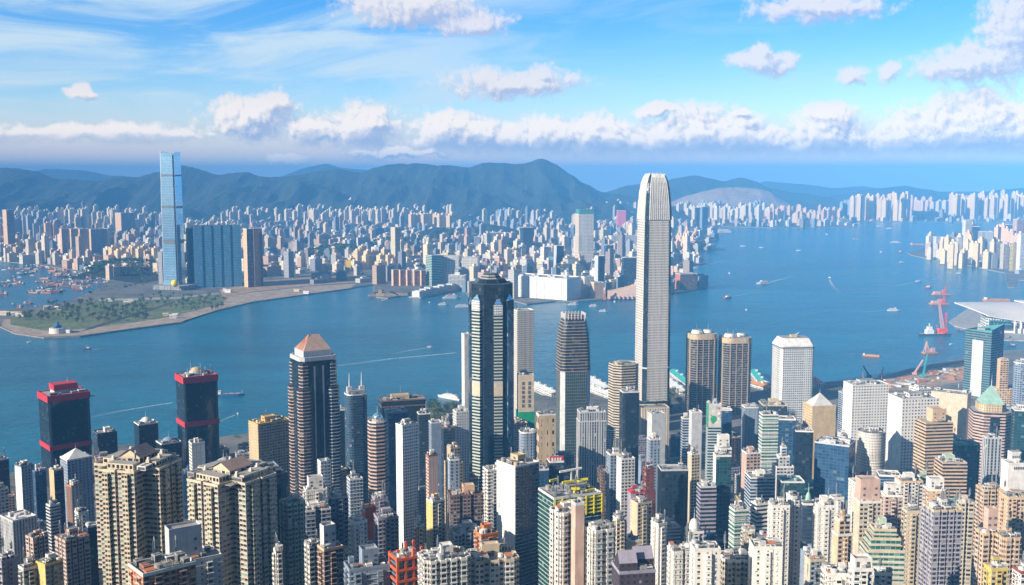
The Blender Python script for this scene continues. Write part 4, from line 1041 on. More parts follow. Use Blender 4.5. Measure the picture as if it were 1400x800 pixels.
# --- left edge and behind the beige towers
off(-14, 12, 628, 680, 1230, 'low dark block with open roof ring at the left edge of the shore', 'glass_shadow', roof='concrete', par='pale', tone='pale', rr=22)
off(20, 46, 636, 690, 1120, 'blue tower with a bright white end wall near the red-belted blocks', 'vert_bluegrey', blank=(3,), rr=30, par='bluegrey', ref='the blue tower with a white end wall')
off(44, 63, 644, 722, 1040, 'slim royal-blue slab standing before the white-ended blue tower', 'glass_blue', rr=16, par='blue', roof='concrete')
off(82, 126, 625, 690, 1090, 'glassy office block with a pale hipped roof and coloured panels', 'vert_bluegrey', rr=20, r=.8, top=pyr_top('white', .0, 1.02, 10), ref='the glassy block with a pale hipped roof')
off(67, 87, 642, 716, 980, 'thin tan-sided tower between the royal-blue slab and the glassy hipped block', 'glass_shadow', blank=(3,), blankm='tan', rr=28, par='tan')  # shaded front painted dark, sunlit side painted tan
off(90, 112, 663, 716, 900, 'slender brown tower with white ribs, just before the glassy hipped block', 'vert_grey', blank=(3,), blankm='brown', rr=30, par='terracotta')
off(127, 160, 590, 622, 1270, 'dark grey-green glass block with a single aerial by the shore', 'glass_shadow', rr=14, par='slate', roof='concrete', n=3)
off(183, 216, 578, 602, 1320, 'dark shoreline block whose roof bristles with white drums and aerials', 'glass_dark', rr=16, top=dome_top('white', .3, 5))
off(213, 248, 604, 640, 1240, 'dark block carrying a pale blue roof dome beside the second red-belted block', 'glass_dark', rr=18, top=dome_top('bluegrey', .34, 4))
off(258, 280, 605, 640, 980, 'narrow white tower with stepped top behind the beige apartment pair', 'res_white', rr=14)
off(340, 397, 575, 626, 1290, 'golden-topped hotel block with cream end wall by the water', 'res_tan', rr=26, r=.6, slab=(.5, 1.3, 'tan'), roof='gold', par='gold', tone='gold', fh=3.6, n=8, ref='the golden-topped block')
off(272, 340, 640, 700, 880, 'blue and white low tower with grey dome behind the second beige tower', 'vert_bluegrey', rr=16, top=dome_top('pale', .25, 6))
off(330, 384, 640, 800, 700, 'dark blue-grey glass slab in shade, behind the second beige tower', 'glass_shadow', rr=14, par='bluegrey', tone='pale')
off(0, 50, 706, 765, 870, 'broad grey civic block with flat pale roof and ribbed front', 'vert_grey', rr=24, r=1.2, roof='white', par='pale', tall=False, n=3, bay=2.4, ref='the broad grey civic block')
off(-10, 11, 668, 702, 960, 'small grey-white block behind the broad civic block', 'res_pale', rr=20)
apt(35, 66, 733, 800, 760, 'salmon apartment tower with three ribs beside the broad civic block', 'res_pink', plan='slotted', pargs=(2, 1, 2.2, .35), rr=28, tone='pink', par='pink')
apt(75, 122, 734, 800, 735, 'wider salmon apartment tower next to the first beige cross tower', 'res_pink', plan='slotted', pargs=(3, 2, 2.5, .3), rr=26, tone='pink', par='pink', ref='the wider salmon apartment tower')
off(117, 136, 718, 800, 790, 'narrow dark blue slab squeezed against the first beige tower', 'glass_shadow', rr=12, roof='white', par='white', tall=False, n=2)
apt(102, 121, 700, 740, 860, 'small pale pink stepped house-tower above the salmon towers', 'res_white', rr=22)
apt(63, 82, 690, 726, 930, 'small striped grey tower between brown tower and civic block', 'band_glass', slab=(.4, 1.2, 'pale'), rr=24)
apt(49, 86, 768, 800, 640, 'mustard-ended dark low tower in the bottom corner', 'res_concrete', blank=(3,), blankm='yellow', rr=30, par='yellow')
apt(-8, 25, 764, 800, 660, 'lilac-grey apartment block in the bottom corner', 'res_lilac', rr=26, par='lilac', tone='lilac')
apt(25, 54, 775, 800, 640, 'grey rooftop with white tanks between lilac and mustard blocks', 'res_concrete', rr=20)
apt(176, 268, 772, 800, 470, 'orange-walled house with roof garden and white cornice', 'res_terracotta', rr=22, r=.7, par='white', roof='concrete', tone='terracotta', n=10, tall=False, ref='the orange-walled roof-garden house')
apt(222, 303, 762, 800, 520, 'grey house tower with white stair block and blue roof tank', 'res_pale', rr=16, r=.5, top=block_top(.62, .6, 17, 'pale', -.15, 0, 6), ref='the grey stair-tower house')

# --- between the beige towers and the dark barred skyscraper
off(469, 503, 538, 645, 1270, 'dark rounded tower with two white spires', 'band_blue', rr=14, plan='rounded', pargs=(.3, 4), slab=(.35, .7, 'slate'), top=spikes_top, ref='the dark twin-spired tower')
off(456, 472, 560, 645, 1300, 'narrow dark shaft hugging the twin-spired tower', 'glass_dark', rr=8)
off(517, 582, 545, 602, 1370, 'wide dark slab with brown louvred crown by the water', 'glass_dark', rr=10, r=.45, par='brown', roof='concrete', tone='tan', steps=((.93, .99),), n=7, ref='the wide dark louvred slab')
off(526, 558, 562, 640, 1230, 'dark blue glass block with skeletal roof frame', 'glass_blue', rr=12, par='bluegrey', ref='the dark blue block with roof frame')
off(501, 531, 576, 682, 1080, 'round-fronted tower with pinkish bands and glass dome', 'band_glass', rr=18, plan='octo', pargs=(.3,), slab=(.55, 1.5, 'pink', 3.9), top=dome_top('glass_sky', .34, 6, 'pink'), ref='the pink-banded domed tower')
off(541, 571, 580, 716, 1020, 'slim white slab with blank sunlit end and punched windows', 'grid_white', rr=32, r=.7, bay=2.4, blank=(3,), par='white', ref='the slim white slab')
off(570, 588, 565, 640, 1190, 'dark office block half hidden behind the slim white slab', 'glass_shadow', rr=12)
off(586, 604, 577, 640, 1160, 'pale blue blank-fronted slab near the waterside trees', 'vert_bluegrey', rr=16, blank=(0,), blankm='bluegrey', tall=False, n=2)
off(603, 622, 584, 650, 1110, 'small dark brown office block by the pale blue slab', 'glass_shadow', rr=14, par='brown')
off(619, 641, 562, 640, 1180, 'grey gridded office block against the barred skyscraper', 'grid_pale', rr=18, bay=3)
off(607, 633, 612, 680, 1000, 'tan and brown stepped tower near the barred skyscraper', 'res_tan', rr=24, steps=((.88, .7),), tone='peach', par='tan')
off(582, 598, 622, 690, 990, 'thin pink and blue tower by the slim white slab', 'res_pink', rr=20, par='redbrown')
off(612, 628, 628, 690, 940, 'small pale blue tower in front of the tan stepped tower', 'vert_bluegrey', rr=14)
apt(434, 452, 630, 665, 960, 'narrow white stair tower before the pink-roofed skyscraper', 'res_small', rr=20, tall=False, n=2)
apt(415, 447, 668, 700, 790, 'white roof block bearing a round emblem panel', 'res_white', rr=10, r=.7, top=block_top(.7, .6, 9, 'white'), ref='the white block with the emblem panel')
apt(412, 452, 694, 745, 770, 'blue-grey pair of stacks under the emblem-panel block', 'res_bluegrey', plan='slotted', pargs=(1, 1, 4, .5), rr=12, par='white')
apt(449, 476, 678, 738, 800, 'blue-grey gridded block with white roof rooms', 'res_bluegrey', rr=12, bay=3.6, fh=3.8, par='pale')
apt(474, 496, 654, 690, 900, 'pale blue ribbed block with terraces', 'vert_bluegrey', rr=16, slab=(.3, .3, 'white'))
apt(383, 416, 686, 800, 660, 'cream tower with pale green balcony edge and barred windows', 'res_mint', plan='bayed', pargs=(3, 2, 1.0), rr=20, par='mint', ref='the cream and green balcony tower')
apt(374, 386, 752, 800, 600, 'thin white tower with round roof tank beside the cream and green tower', 'res_white', rr=20)
apt(476, 502, 712, 775, 660, 'white slit-windowed tower with a green roof terrace', 'res_small', rr=26, r=1.1, ref='the white slit-windowed tower')
off(494, 514, 694, 740, 760, 'vermilion blank-walled tower topped by a palm pot', 'res_redbrown', rr=22, blank=(0, 3), blankm='vermilion', par='vermilion', top=lambda root, s, w, d, H, rnd: put('roof_garden', kit('roof_garden', 'g'), root, (0, 0, H), 0, (w * .7, d * .7, 6)), ref='the vermilion tower')
apt(511, 545, 706, 760, 730, 'lilac-grey apartment block beyond the vermilion tower', 'res_lilac', rr=14, par='lilac', tone='lilac')
apt(508, 530, 680, 712, 800, 'mauve brick tower with a round roof drum', 'res_lilac', rr=16, par='lilac')
apt(434, 469, 748, 800, 590, 'dark apartment block with orange corner bays under a pale machine room', 'res_brown', rr=24, r=.8, blank=(), par='peach', top=block_top(.62, .6, 13, 'pale', -.1, .05, 4), ref='the orange-cornered block')
apt(416, 440, 745, 800, 600, 'white ribbed tower beside the orange-cornered block', 'res_white', plan='slotted', pargs=(1, 1, 2, .4), rr=24)
apt(470, 533, 772, 800, 560, 'long blue-grey walk-up with a stepped roof house', 'res_bluegrey', rr=14, r=.6, par='bluegrey', tone='bluegrey', top=block_top(.4, .55, 9, 'bluegrey', 0.05, 0, 8))
def red_frame(root, s, w, d, H, rnd):
    clutter(root, w, d, H, rnd, 5, 'concrete', False)
    for x in (-.5, -.17, .17, .5):
        for y in (-.5, .5):
            b = MB(); b.bar((x * w * 1.05, y * d * 1.05, -H), (x * w * 1.05, y * d * 1.05, 2 + 4 * (x > 0)), 1.3, 'vermilion'); b.build('scaffold_post', root, (0, 0, H))
    for k in range(16):
        b = MB(); b.ring(offset(rect(w, d), 1.1), .7, 0, 1.5, 'vermilion'); b.build('scaffold_rail', root, (0, 0, H - k * 6.2))
apt(534, 575, 760, 800, 560, 'unfinished block wrapped in a red steel frame', 'glass_shadow', rr=22, r=.8, top=red_frame, slab=(.3, .3, 'concrete'), ref='the red-framed block')

# --- middle
def white_slab_top(root, s, w, d, H, rnd):
    clutter(root, w, d, H, rnd, 7, 'tan', True)
apt(660, 706, 640, 725, 890, 'white tower with a huge blank white wall beside barred balconies', 'res_white', rr=20, r=.5, blank=(1,), slab=(.4, .5, 'white'), ref='the white blank-walled tower')
apt(679, 737, 632, 800, 820, 'tall white end-wall slab with dark shaded window columns', 'shaded_window', rr=38, r=1.0, blank=(3,), blankm='white', bay=3.4, top=white_slab_top, par='white', roof='tan', ref='the tall white end-wall slab')
apt(611, 661, 674, 728, 850, 'wide dark brown apartment block with three window columns', 'res_brown', rr=10, r=.6, plan='slotted', pargs=(2, 1, 2.5, .3), par='brown', tone='peach', slab=(.25, .25, 'lilac'), ref='the wide dark brown block')
apt(583, 608, 684, 730, 800, 'small cream and pink house-tower by the wide brown block', 'res_cream', rr=30, tone='peach', blank=(3,), blankm='yellow')
apt(648, 681, 728, 760, 690, 'rusty orange stepped house beside the white blank-walled tower', 'res_terracotta', rr=26, tone='orange', par='orange')
apt(566, 580, 718, 745, 720, 'narrow peach stack next to the red-framed block', 'res_peach', rr=20)
apt(574, 640, 760, 800, 545, 'white bayed apartment block with a big round water tank', 'res_white', plan='bayed', pargs=(4, 3, 1.6), rr=16, r=.7, par='white', n=10, ref='the white bayed block with a round tank')
apt(636, 706, 760, 800, 560, 'white bayed apartment block with a curved cream parapet', 'res_white', plan='bayed', pargs=(3, 3, 1.6), rr=12, r=.7, par='cream', n=10, tone='cream')
def yellow_works(root, s, w, d, H, rnd):
    plain('bright_yellow', (.85, .72, .02), .5); plain('netting', (.05, .22, .12), .9)
    for k in range(12):
        b = MB(); x, y, z = rnd.uniform(-.42, .3) * w, rnd.uniform(-.45, .4) * d, rnd.uniform(1.5, 8); L = rnd.uniform(5, 12)
        b.box(0, L, -.5, .5, 0, 1.5, 'bright_yellow'); b.build('yellow_hoist_beam', root, (x, y, H + z), rnd.uniform(-.5, .5))
        b = MB(); b.box(-.3, .3, -.3, .3, 0, z, 'steel'); b.build('hoist_post', root, (x + L * .4, y, H))
    clutter(root, w, d, H, rnd, 9, 'steel', True, True)
    b = MB(); b.bar((0, 0, 0), (0, 0, 13), .8, 'white'); b.bar((-9, 0, 13), (8, 0, 14), 1.2, 'white'); b.build('roof_crane', root, (.1 * w, .2 * d, H))
    for k in range(5):
        b = MB(); b.box(-w * .5, w * .5, -.4, .4, 0, .9, 'bright_yellow'); b.build('yellow_rail', root, (0, -d * .5 - .6, H - 2 - k * 2.6))
    for k in range(7):
        b = MB(); b.box(-.4, .4, -.4, .4, 0, 13, 'bright_yellow'); b.build('scaffold_post', root, (-w * .5 + k * w / 6, -d * .5 - .9, H - 13))
apt(736, 822, 672, 800, 690, 'green-glazed tower whose roof is cluttered with yellow hoist beams', 'glass_teal', rr=26, r=.7, slab=(.35, .35, 'mint'), top=yellow_works, ref='the tower with yellow hoist beams')
apt(752, 800, 698, 800, 560, 'pale pink apartment tower with a blank pink stair spine', 'res_mix', plan='bayed', pargs=(3, 2, .9), rr=30, r=.8, par='white', n=8, ref='the pale tower with a pink spine')
apt(781, 799, 688, 800, 552, 'blank dusty-pink stair spine rising between two pale apartment wings', 'res_pink', rr=20, r=1.3, blank=(0, 1, 2, 3), blankm='pink', tall=False, n=2, roof='concrete', name='stair_tower', cat='stair tower', slab=None)
apt(797, 841, 722, 800, 548, 'pale pink apartment wing with glass roof boxes, shaded on one side', 'res_mix', plan='bayed', pargs=(2, 2, .9), rr=26, r=.9, par='white', n=8)
off(706, 730, 512, 575, 1370, 'cream office block with dark vertical writing above green netting', 'grid_tan', rr=10, r=1.0, blank=(0, 3), blankm='cream', par='cream', ref='the cream block with vertical writing')
off(700, 730, 424, 512, 1560, 'slim pale slab with blue-shaded side behind the cream written block', 'vert_silver', rr=22, r=.8, blank=(1,), blankm='bluegrey', bay=2, par='white', tall=False, n=1)  # shade on the right side painted in as a blue-grey wall
off(631, 642, 457, 556, 1330, 'thin blank white slab edge showing behind the barred skyscraper', 'white', rr=20, r=1.4, blank=(0,), tall=False, n=1)
off(708, 735, 590, 650, 1080, 'rounded blue-grey office block before the cream written block', 'vert_bluegrey', plan='rounded', pargs=(.3, 4), rr=14)
off(733, 760, 566, 610, 1200, 'low sand-coloured block with three deep bays', 'res_tan', rr=14, bay=8, fh=14, r=.7, tall=False)
off(788, 829, 562, 645, 1130, 'grey office slab with narrow slit windows and louvred top', 'vert_grey', rr=12, r=.6, par='pale', roof='pale', steps=((.93, .96),), bay=2.6, ref='the grey slit-windowed slab')
off(748, 771, 630, 665, 980, 'dark block under a long red roof sign', 'glass_shadow', rr=12, top=sign_top('red', 'white', .95, 6), ref='the block with the red roof sign')
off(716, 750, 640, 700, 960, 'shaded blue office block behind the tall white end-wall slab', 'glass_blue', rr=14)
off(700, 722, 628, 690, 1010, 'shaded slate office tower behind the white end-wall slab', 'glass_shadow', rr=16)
off(829, 876, 497, 590, 1600, 'beige banded block with cut-off corners beside the tallest silver tower', 'band_glass', plan='octo', pargs=(.25,), rr=24, slab=(.55, 2.0, 'cream', 4.2), par='cream', tone='cream', ref='the beige banded block')
off(847, 874, 535, 640, 1290, 'dark glass tower in a pale square frame with a blue roof rig', 'glass_dark', rr=16, r=.8, par='white', tone='white', n=9, ref='the dark tower in a pale frame')
off(872, 915, 556, 602, 1480, 'cream podium block with a hedge of trees along its roof', 'stone_arch', rr=14, r=.6, par='cream', top=lambda root, s, w, d, H, rnd: put('roof_garden', kit('roof_garden', 'g'), root, (0, -d * .1, H), 0, (w * .7, d * .6, 11)), ref='the cream podium with roof trees')
off(885, 910, 565, 630, 1230, 'blank pale grey slab before the cream podium with roof trees', 'pale', rr=22, blank=(0, 3), blankm='pale', tall=False, n=3, par='pale')
off(885, 903, 600, 670, 1080, 'short grey-blue block below the blank pale slab', 'vert_bluegrey', rr=18)
off(931, 946, 572, 635, 1230, 'blue-banded narrow block below the twin round-cornered towers', 'bars_blue', rr=14)
off(942, 960, 563, 638, 1200, 'blank pale grey-green slab below the twin round-cornered towers', 'pale', rr=18, blank=(0, 3), blankm='pale', tall=False, n=2)
def poster(root, s, w, d, H, rnd):
    b = MB(); b.box(-w * .5, w * .5, -d / 2 - .7, -d / 2 - .1, 0, 26, 'silver'); o = b.build('billboard', root, (0, 0, H - 25))
    rr_ = random.Random(2)
    for k in range(18):
        b = MB(); x, z, r_ = rr_.uniform(-.42, .42) * w, rr_.uniform(2, 24), rr_.uniform(.8, 2.2)
        b.face([(x + r_ * math.cos(t), -d / 2 - .74 - .004 * k, min(25.8, max(.2, z + r_ * math.sin(t)))) for t in (0, .8, 1.6, 2.4, 3.2, 4, 4.8, 5.6)], rr_.choice(('pink', 'pale', 'red', 'white', 'lilac'))); b.build('billboard_patch', o)
    b = MB(); b.face([(-1 + 3.6 * math.cos(t * .4), -d / 2 - .85, 9 + 4.2 * math.sin(t * .4)) for t in range(16)], 'green'); b.build('billboard_disc', o)
    b = MB(); b.box(-w * .54, -w * .50, -d / 2 - .8, d * .2, 0, 26, 'green'); b.build('billboard_edge', root, (0, 0, H - 25))
    clutter(root, w, d, H, rnd, 3, 'pale', True)
off(966, 986, 552, 640, 1150, 'tall sign-fronted tower with a green and pink picture billboard', 'bars_blue', rr=10, r=.9, slab=(.3, .6, 'mint'), top=poster, ref='the green picture billboard tower')
off(984, 1001, 560, 600, 1240, 'dark blue slab right behind the picture billboard tower', 'glass_blue', rr=12, tall=False, n=2)
off(977, 1000, 612, 660, 1010, 'white stepped block with framed roof gate', 'res_white', rr=14, top=block_top(.8, .5, 12, 'white', 0, 0, 3), ref='the white framed-gate block')
off(975, 1000, 622, 742, 900, 'tall dark teal glass tower edged in white', 'glass_teal', rr=14, r=.8, par='white', blank=(3,), blankm='white', ref='the dark teal tower edged in white')
off(953, 979, 664, 722, 880, 'pinkish-grey horizontally striped block against the dark teal tower', 'band_glass', rr=16, slab=(.4, 1.5, 'lilac', 3.6), par='pale', ref='the pinkish striped block')
off(940, 957, 620, 690, 1020, 'thin cream tower with dark sides near the picture billboard tower', 'res_cream', rr=30, tone='cream')
off(1014, 1038, 556, 612, 1260, 'pale grey-blue office block with white roof rooms', 'res_bluegrey', rr=16, par='white', tone='white', n=8)
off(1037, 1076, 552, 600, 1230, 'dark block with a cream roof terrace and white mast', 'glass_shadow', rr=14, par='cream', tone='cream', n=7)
off(1038, 1064, 566, 645, 1120, 'white-framed tower with green glass bands', 'glass_green', rr=16, r=.8, par='white', slab=(.4, .9, 'white', 4), tone='white', ref='the white-framed green-glass tower')
off(1062, 1088, 572, 620, 1190, 'plain dark blue glass box beside the green-glass tower', 'glass_blue', rr=8, tall=False, n=3)
off(1014, 1040, 618, 690, 1000, 'pink and white low tower with chimney-like roof stacks', 'res_pink', rr=22, tone='pink')
off(1056, 1086, 612, 690, 1010, 'grey Gothic-topped block with a tapering white spire', 'res_pale', rr=18, steps=((.85, .6), (.93, .3)), ref='the grey spired block')
off(1085, 1112, 588, 660, 1130, 'flat dark slate office block by the tan pyramid tower', 'glass_dark', rr=8, tall=False, n=3)
off(1098, 1143, 553, 665, 1190, 'tan stone tower with grey hipped pyramid roof and slot windows', 'grid_tan', rr=24, r=.9, bay=2.6, par='tan', top=pyr_top('silver', .0, .9, 14), blank=(0,), blankm='tan', ref='the tan tower with hipped grey roof')
off(1132, 1172, 596, 640, 1130, 'silver drum building with stacked rings and a small golden finial', 'band_glass', plan='disc', rr=10, r=1, slab=(.5, 1.6, 'silver', 4), steps=((.78, .86), (.87, .66), (.94, .42)), par='silver', ref='the silver ringed drum building')
off(1114, 1170, 604, 690, 1030, 'broad dark blue curtain-wall block with curved green-lit top corner', 'glass_blue', rr=-14, r=.8, par='pale', tone='pale', tall=False, n=8, ref='the broad dark blue curtain-wall block')
off(1169, 1214, 590, 650, 1150, 'silver round tower ringed by close vertical ribs', 'vert_silver', plan='disc', rr=10, r=1, slab=(.3, .5, 'silver', 3.6), bay=2.2, par='silver', n=7, ref='the silver ribbed round tower')
off(1153, 1215, 524, 590, 1440, 'white square tower with black punched windows and a broad roof house', 'grid_white', rr=26, r=.55, bay=4, fh=4.0, blank=(3,), par='white', n=8, ref='the white punched-window tower')
off(1214, 1284, 542, 650, 1270, 'second white punched-window tower, nearer and crossed by a shadow', 'grid_white', rr=30, r=.7, bay=4, fh=4.0, blank=(3,), par='white', n=8, ref='the nearer white punched-window tower')
off(1270, 1328, 536, 600, 1530, 'cream slab with faint horizontal joints and one roof slot', 'grid_tan', rr=-12, r=.5, blank=(0, 1), blankm='cream', par='cream', tall=False, n=5, ref='the cream slab')
off(1251, 1303, 576, 640, 1090, 'brown and peach banded block with a blank peach lift tower', 'band_glass', rr=30, r=.75, slab=(.5, 1.7, 'peach', 3.6), par='tan', top=block_top(.5, .5, 13, 'peach', .12, .1, 4), ref='the brown banded block with peach lift tower')
off(1278, 1322, 630, 665, 1020, 'small striped block with a mint roof pavilion', 'band_glass', rr=22, slab=(.5, 1.5, 'peach', 3.6), roof='verdigris', par='pink', tone='mint')
off(1300, 1340, 606, 655, 1130, 'dark teal glass wedge behind the mint pavilion block', 'glass_teal', rr=20, par='teal', roof='teal', tall=False, n=4)
off(1343, 1370, 598, 680, 1080, 'pale blue-grey ribbed slab under the green pyramid tower', 'vert_grey', rr=24, r=.8, par='pale', ref='the pale ribbed slab')
off(1383, 1412, 560, 640, 1200, 'teal glass block cut off by the frame edge, beside the green pyramid tower', 'glass_teal', rr=12)
off(1357, 1386, 492, 560, 1500, 'peach tower with narrow stepped lift shaft beside the teal bank tower', 'res_peach', rr=24, steps=((.7, .55),), par='peach', tone='peach', ref='the peach stepped tower')
off(1384, 1412, 496, 560, 1480, 'pale blue cylindrical-bayed tower at the frame edge', 'res_bluegrey', plan='octo', pargs=(.3,), rr=16, par='white', tone='white')
def text_sign(root, s, w, d, H, rnd):
    b = MB(); b.box(-w * .3, w * .25, -d * .3, d * .2, 0, 11, 'white', 'roofgrey'); o = b.build('stair_tower', root, (0, 0, H))
    for k in range(5):
        b = MB(); b.box(0, 1.0, -d * .3 - .25, -d * .3 - .02, 0, 2.2, 'slate'); b.build('sign_letter', o, (-w * .22 + k * 1.8, 0, 5))
    for k in range(7):
        b = MB(); b.box(0, 1.3, -d / 2 - .3, -d / 2 - .14, 0, 2.4, 'slate'); b.build('sign_letter', root, (-w * .2 + k * 2, 0, H - 5))
    clutter(root, w, d, H, rnd, 4, 'white', False)
off(1369, 1404, 632, 690, 960, 'white office block with dark sign lettering and a lettered stair tower', 'vert_grey', rr=26, r=.8, blank=(0, 3), blankm='white', par='white', top=text_sign, ref='the white lettered block')

# --- front, middle to right
apt(843, 868, 626, 690, 960, 'small white office block with grey roof drums, before the dark framed tower', 'res_white', rr=22)
off(829, 853, 620, 690, 1010, 'white and blue narrow office block in the shade of the grey slit slab', 'vert_bluegrey', rr=18)
off(876, 897, 640, 720, 930, 'stepped red-brown brick tower', 'res_redbrown', rr=26, steps=((.8, .75),), par='redbrown', tone='redbrown', blank=(), ref='the red-brown brick tower')
off(899, 941, 640, 715, 960, 'dark glass tower with a pale arched roof frame', 'glass_dark', rr=12, r=.7, par='pale', tall=False, n=3, ref='the dark tower with pale roof frame')
off(858, 880, 672, 735, 860, 'blue and purple tower with a red roof rig, before the brick tower', 'res_lilac', rr=18, tone='red', par='red')
apt(862, 891, 686, 765, 800, 'cream grid-windowed tower with orange flank', 'res_cream', rr=30, blank=(3,), blankm='peach', par='cream', ref='the cream orange-flanked tower')
apt(857, 877, 738, 775, 720, 'small blank peach block in front of the cream orange-flanked tower', 'res_peach', blank=(0, 3), blankm='peach', rr=24, tall=False)
apt(838, 857, 708, 760, 760, 'small cream tower in the shadow near the pale pink wing', 'res_cream', rr=24)
apt(890, 912, 715, 800, 690, 'narrow white tower with a dotted window column', 'res_small', rr=36, r=1.2, par='white', ref='the narrow white dotted tower')
apt(936, 962, 726, 762, 700, 'pale stone turret house with an arched dome roof', 'res_pale', rr=18, top=dome_top('white', .4, 6, 'pale'))
apt(912, 950, 752, 800, 560, 'white apartment tower with orange-tiled terraces', 'res_small', plan='slotted', pargs=(1, 1, 2, .3), rr=20, roof='terracotta', par='white', tall=False, ref='the white tower with orange terraces')
apt(943, 985, 748, 800, 535, 'blank-faced white tower with open box roof, beside orange terraces', 'res_tiny', rr=14, r=.8, bay=4.4, fh=3.3, par='white', tall=False, n=4, slab=None, ref='the blank-faced white tower')
apt(984, 1026, 762, 800, 560, 'blue-shaded balcony block between two blank-faced white towers', 'res_cream', plan='bayed', pargs=(3, 2, 1.2), rr=14, par='white', roof='terracotta', tall=False)
apt(1024, 1070, 745, 800, 545, 'second blank-faced white tower with red roof tank and cracks of grey', 'res_tiny', rr=12, r=.8, bay=4.4, fh=3.3, par='white', tone='white', n=9, slab=None, tall=False)
def mansard_top(root, s, w, d, H, rnd):
    for x, y, k in ((-.25, -.2, .5), (.25, .1, .55)):
        b = MB(); ww, dd = w * k, d * .6
        b.prism(rect(ww, dd), 0, 5, 'mansard', 3, 3); b.face([(-ww / 2, -dd / 2, 5), (ww / 2, -dd / 2, 5), (ww / 2, 0, 10), (-ww / 2, 0, 10)], 'lilac'); b.face([(ww / 2, dd / 2, 5), (-ww / 2, dd / 2, 5), (-ww / 2, 0, 10), (ww / 2, 0, 10)], 'slate')
        b.face([(ww / 2, -dd / 2, 5), (ww / 2, dd / 2, 5), (ww / 2, 0, 10)], 'mansard'); b.face([(-ww / 2, dd / 2, 5), (-ww / 2, -dd / 2, 5), (-ww / 2, 0, 10)], 'mansard'); b.build('gable_roof', root, (x * w, y * d, H))
    clutter(root, w, d, H, rnd, 5, 'lilac', False)
apt(836, 896, 776, 800, 480, 'dark purple-grey gabled mansion block in shade', 'mansard', rr=16, r=.8, par='lilac', top=mansard_top, slab=None, ref='the dark gabled mansion block')
apt(997, 1024, 696, 745, 820, 'teal and white louvred block next to the dark teal tower', 'glass_green', rr=24, slab=(.3, .6, 'white', 3.6), par='white')
apt(1027, 1050, 688, 738, 830, 'bright white slant-banded narrow block', 'band_glass', rr=30, slab=(.5, 1.5, 'white', 3.4), par='white', ref='the bright white banded block')
apt(1014, 1032, 724, 750, 740, 'little cream stair-head house before the white banded block', 'res_cream', rr=20)
apt(1050, 1080, 690, 800, 690, 'white apartment tower with small dark windows, half in blue shade', 'res_small', rr=16, r=.9, par='white', ref='the half-shaded white tower')
apt(1075, 1096, 678, 800, 700, 'taller white lift shaft attached behind the half-shaded white tower', 'res_small', rr=26, r=1.3, par='white', bay=5, fh=3.3, tall=False, n=3)
off(1094, 1116, 688, 760, 800, 'slate tower with a white crown and green dome', 'glass_shadow', rr=14, par='white', top=dome_top('verdigris', .26, 6, 'white'), ref='the slate tower with a green dome')
off(1018, 1060, 650, 700, 940, 'blue-grey barred office block behind the white banded block', 'bars_blue', rr=16)
off(1062, 1100, 656, 690, 930, 'dark teal block with sloping roof near the tan pyramid tower', 'glass_teal', rr=14, roof='teal', tall=False, n=2)
apt(1100, 1128, 764, 800, 620, 'cream and blue corner block at the lower edge', 'res_bluegrey', rr=24, blank=(3,), blankm='cream', par='cream')
apt(1112, 1142, 690, 775, 700, 'white window-dotted tower beside the peach and green-glazed towers', 'res_small', rr=18, r=.9, par='white', n=8, ref='the white window-dotted tower')
apt(1133, 1154, 680, 740, 760, 'white blank lift tower over the window-dotted tower', 'res_small', rr=26, bay=9, tall=False, n=2, slab=None)
apt(1160, 1197, 658, 700, 870, 'white block with a jagged roof edge before the silver ribbed tower', 'res_small', rr=24, r=.8, par='white', tone='white', n=8)
apt(1198, 1232, 648, 690, 900, 'steel-blue glass box between white roofs', 'glass_blue', rr=10, tall=False, n=3)
apt(1223, 1262, 656, 700, 880, 'white house with an open rooftop court', 'res_white', rr=20, r=.8, tone='white', n=8, par='peach')
apt(1262, 1294, 668, 705, 800, 'white block with a solar-panelled peach roof house', 'res_peach', rr=20, top=block_top(.8, .7, 8, 'white', 0, 0, 4))
apt(1254, 1272, 652, 690, 900, 'mint and cream block before the brown banded block', 'res_mint', rr=24, tone='mint', par='mint')
apt(1138, 1166, 710, 800, 660, 'peach tower with a green-glazed penthouse', 'res_peach', rr=26, r=.9, par='white', tone='peach', steps=((.9, .75),), blank=(3,), blankm='peach', ref='the peach tower with green penthouse')
apt(1166, 1205, 684, 765, 700, 'beige tower topped by a box with grey panels', 'res_cream', rr=22, r=.8, blank=(3,), blankm='cream', top=block_top(.9, .8, 15, 'pink', 0, 0, 4), ref='the beige panel-topped tower')
apt(1204, 1234, 676, 720, 800, 'plain white roof block behind the glass-balcony tower', 'res_pink', rr=16, top=block_top(.8, .6, 8, 'white', 0, 0, 4))
apt(1176, 1238, 722, 800, 585, 'cream stepped tower with wide green glass balconies', 'glass_green', rr=16, r=.8, slab=(.8, .5, 'cream', 3.2), par='cream', steps=((.88, .8), (.95, .6)), tone='mint', n=9, ref='the green glass-balcony tower')
apt(1233, 1259, 698, 790, 690, 'cream tower with paired dark square windows', 'res_cream', rr=22, r=.9, par='cream', tone='white', bay=2.8)
apt(1260, 1316, 694, 800, 650, 'tall grey-sided apartment slab with one bright cream edge column', 'res_lilac', plan='slotted', pargs=(3, 2, 2.4, .3), rr=26, r=.9, blank=(), par='cream', tone='white', n=9, ref='the tall grey-sided slab')
apt(1308, 1332, 686, 800, 700, 'slim twin-spined beige tower half in shade', 'res_cream', plan='slotted', pargs=(1, 1, 2.5, .4), rr=18, par='cream', tone='cream', ref='the slim beige twin-spined tower')
apt(1334, 1372, 668, 730, 780, 'peach apartment block with lower half in shade, behind the yellow block', 'res_peach', plan='slotted', pargs=(2, 1, 2, .3), rr=24, tone='peach', par='peach', roof='concrete', ref='the peach half-shaded block')
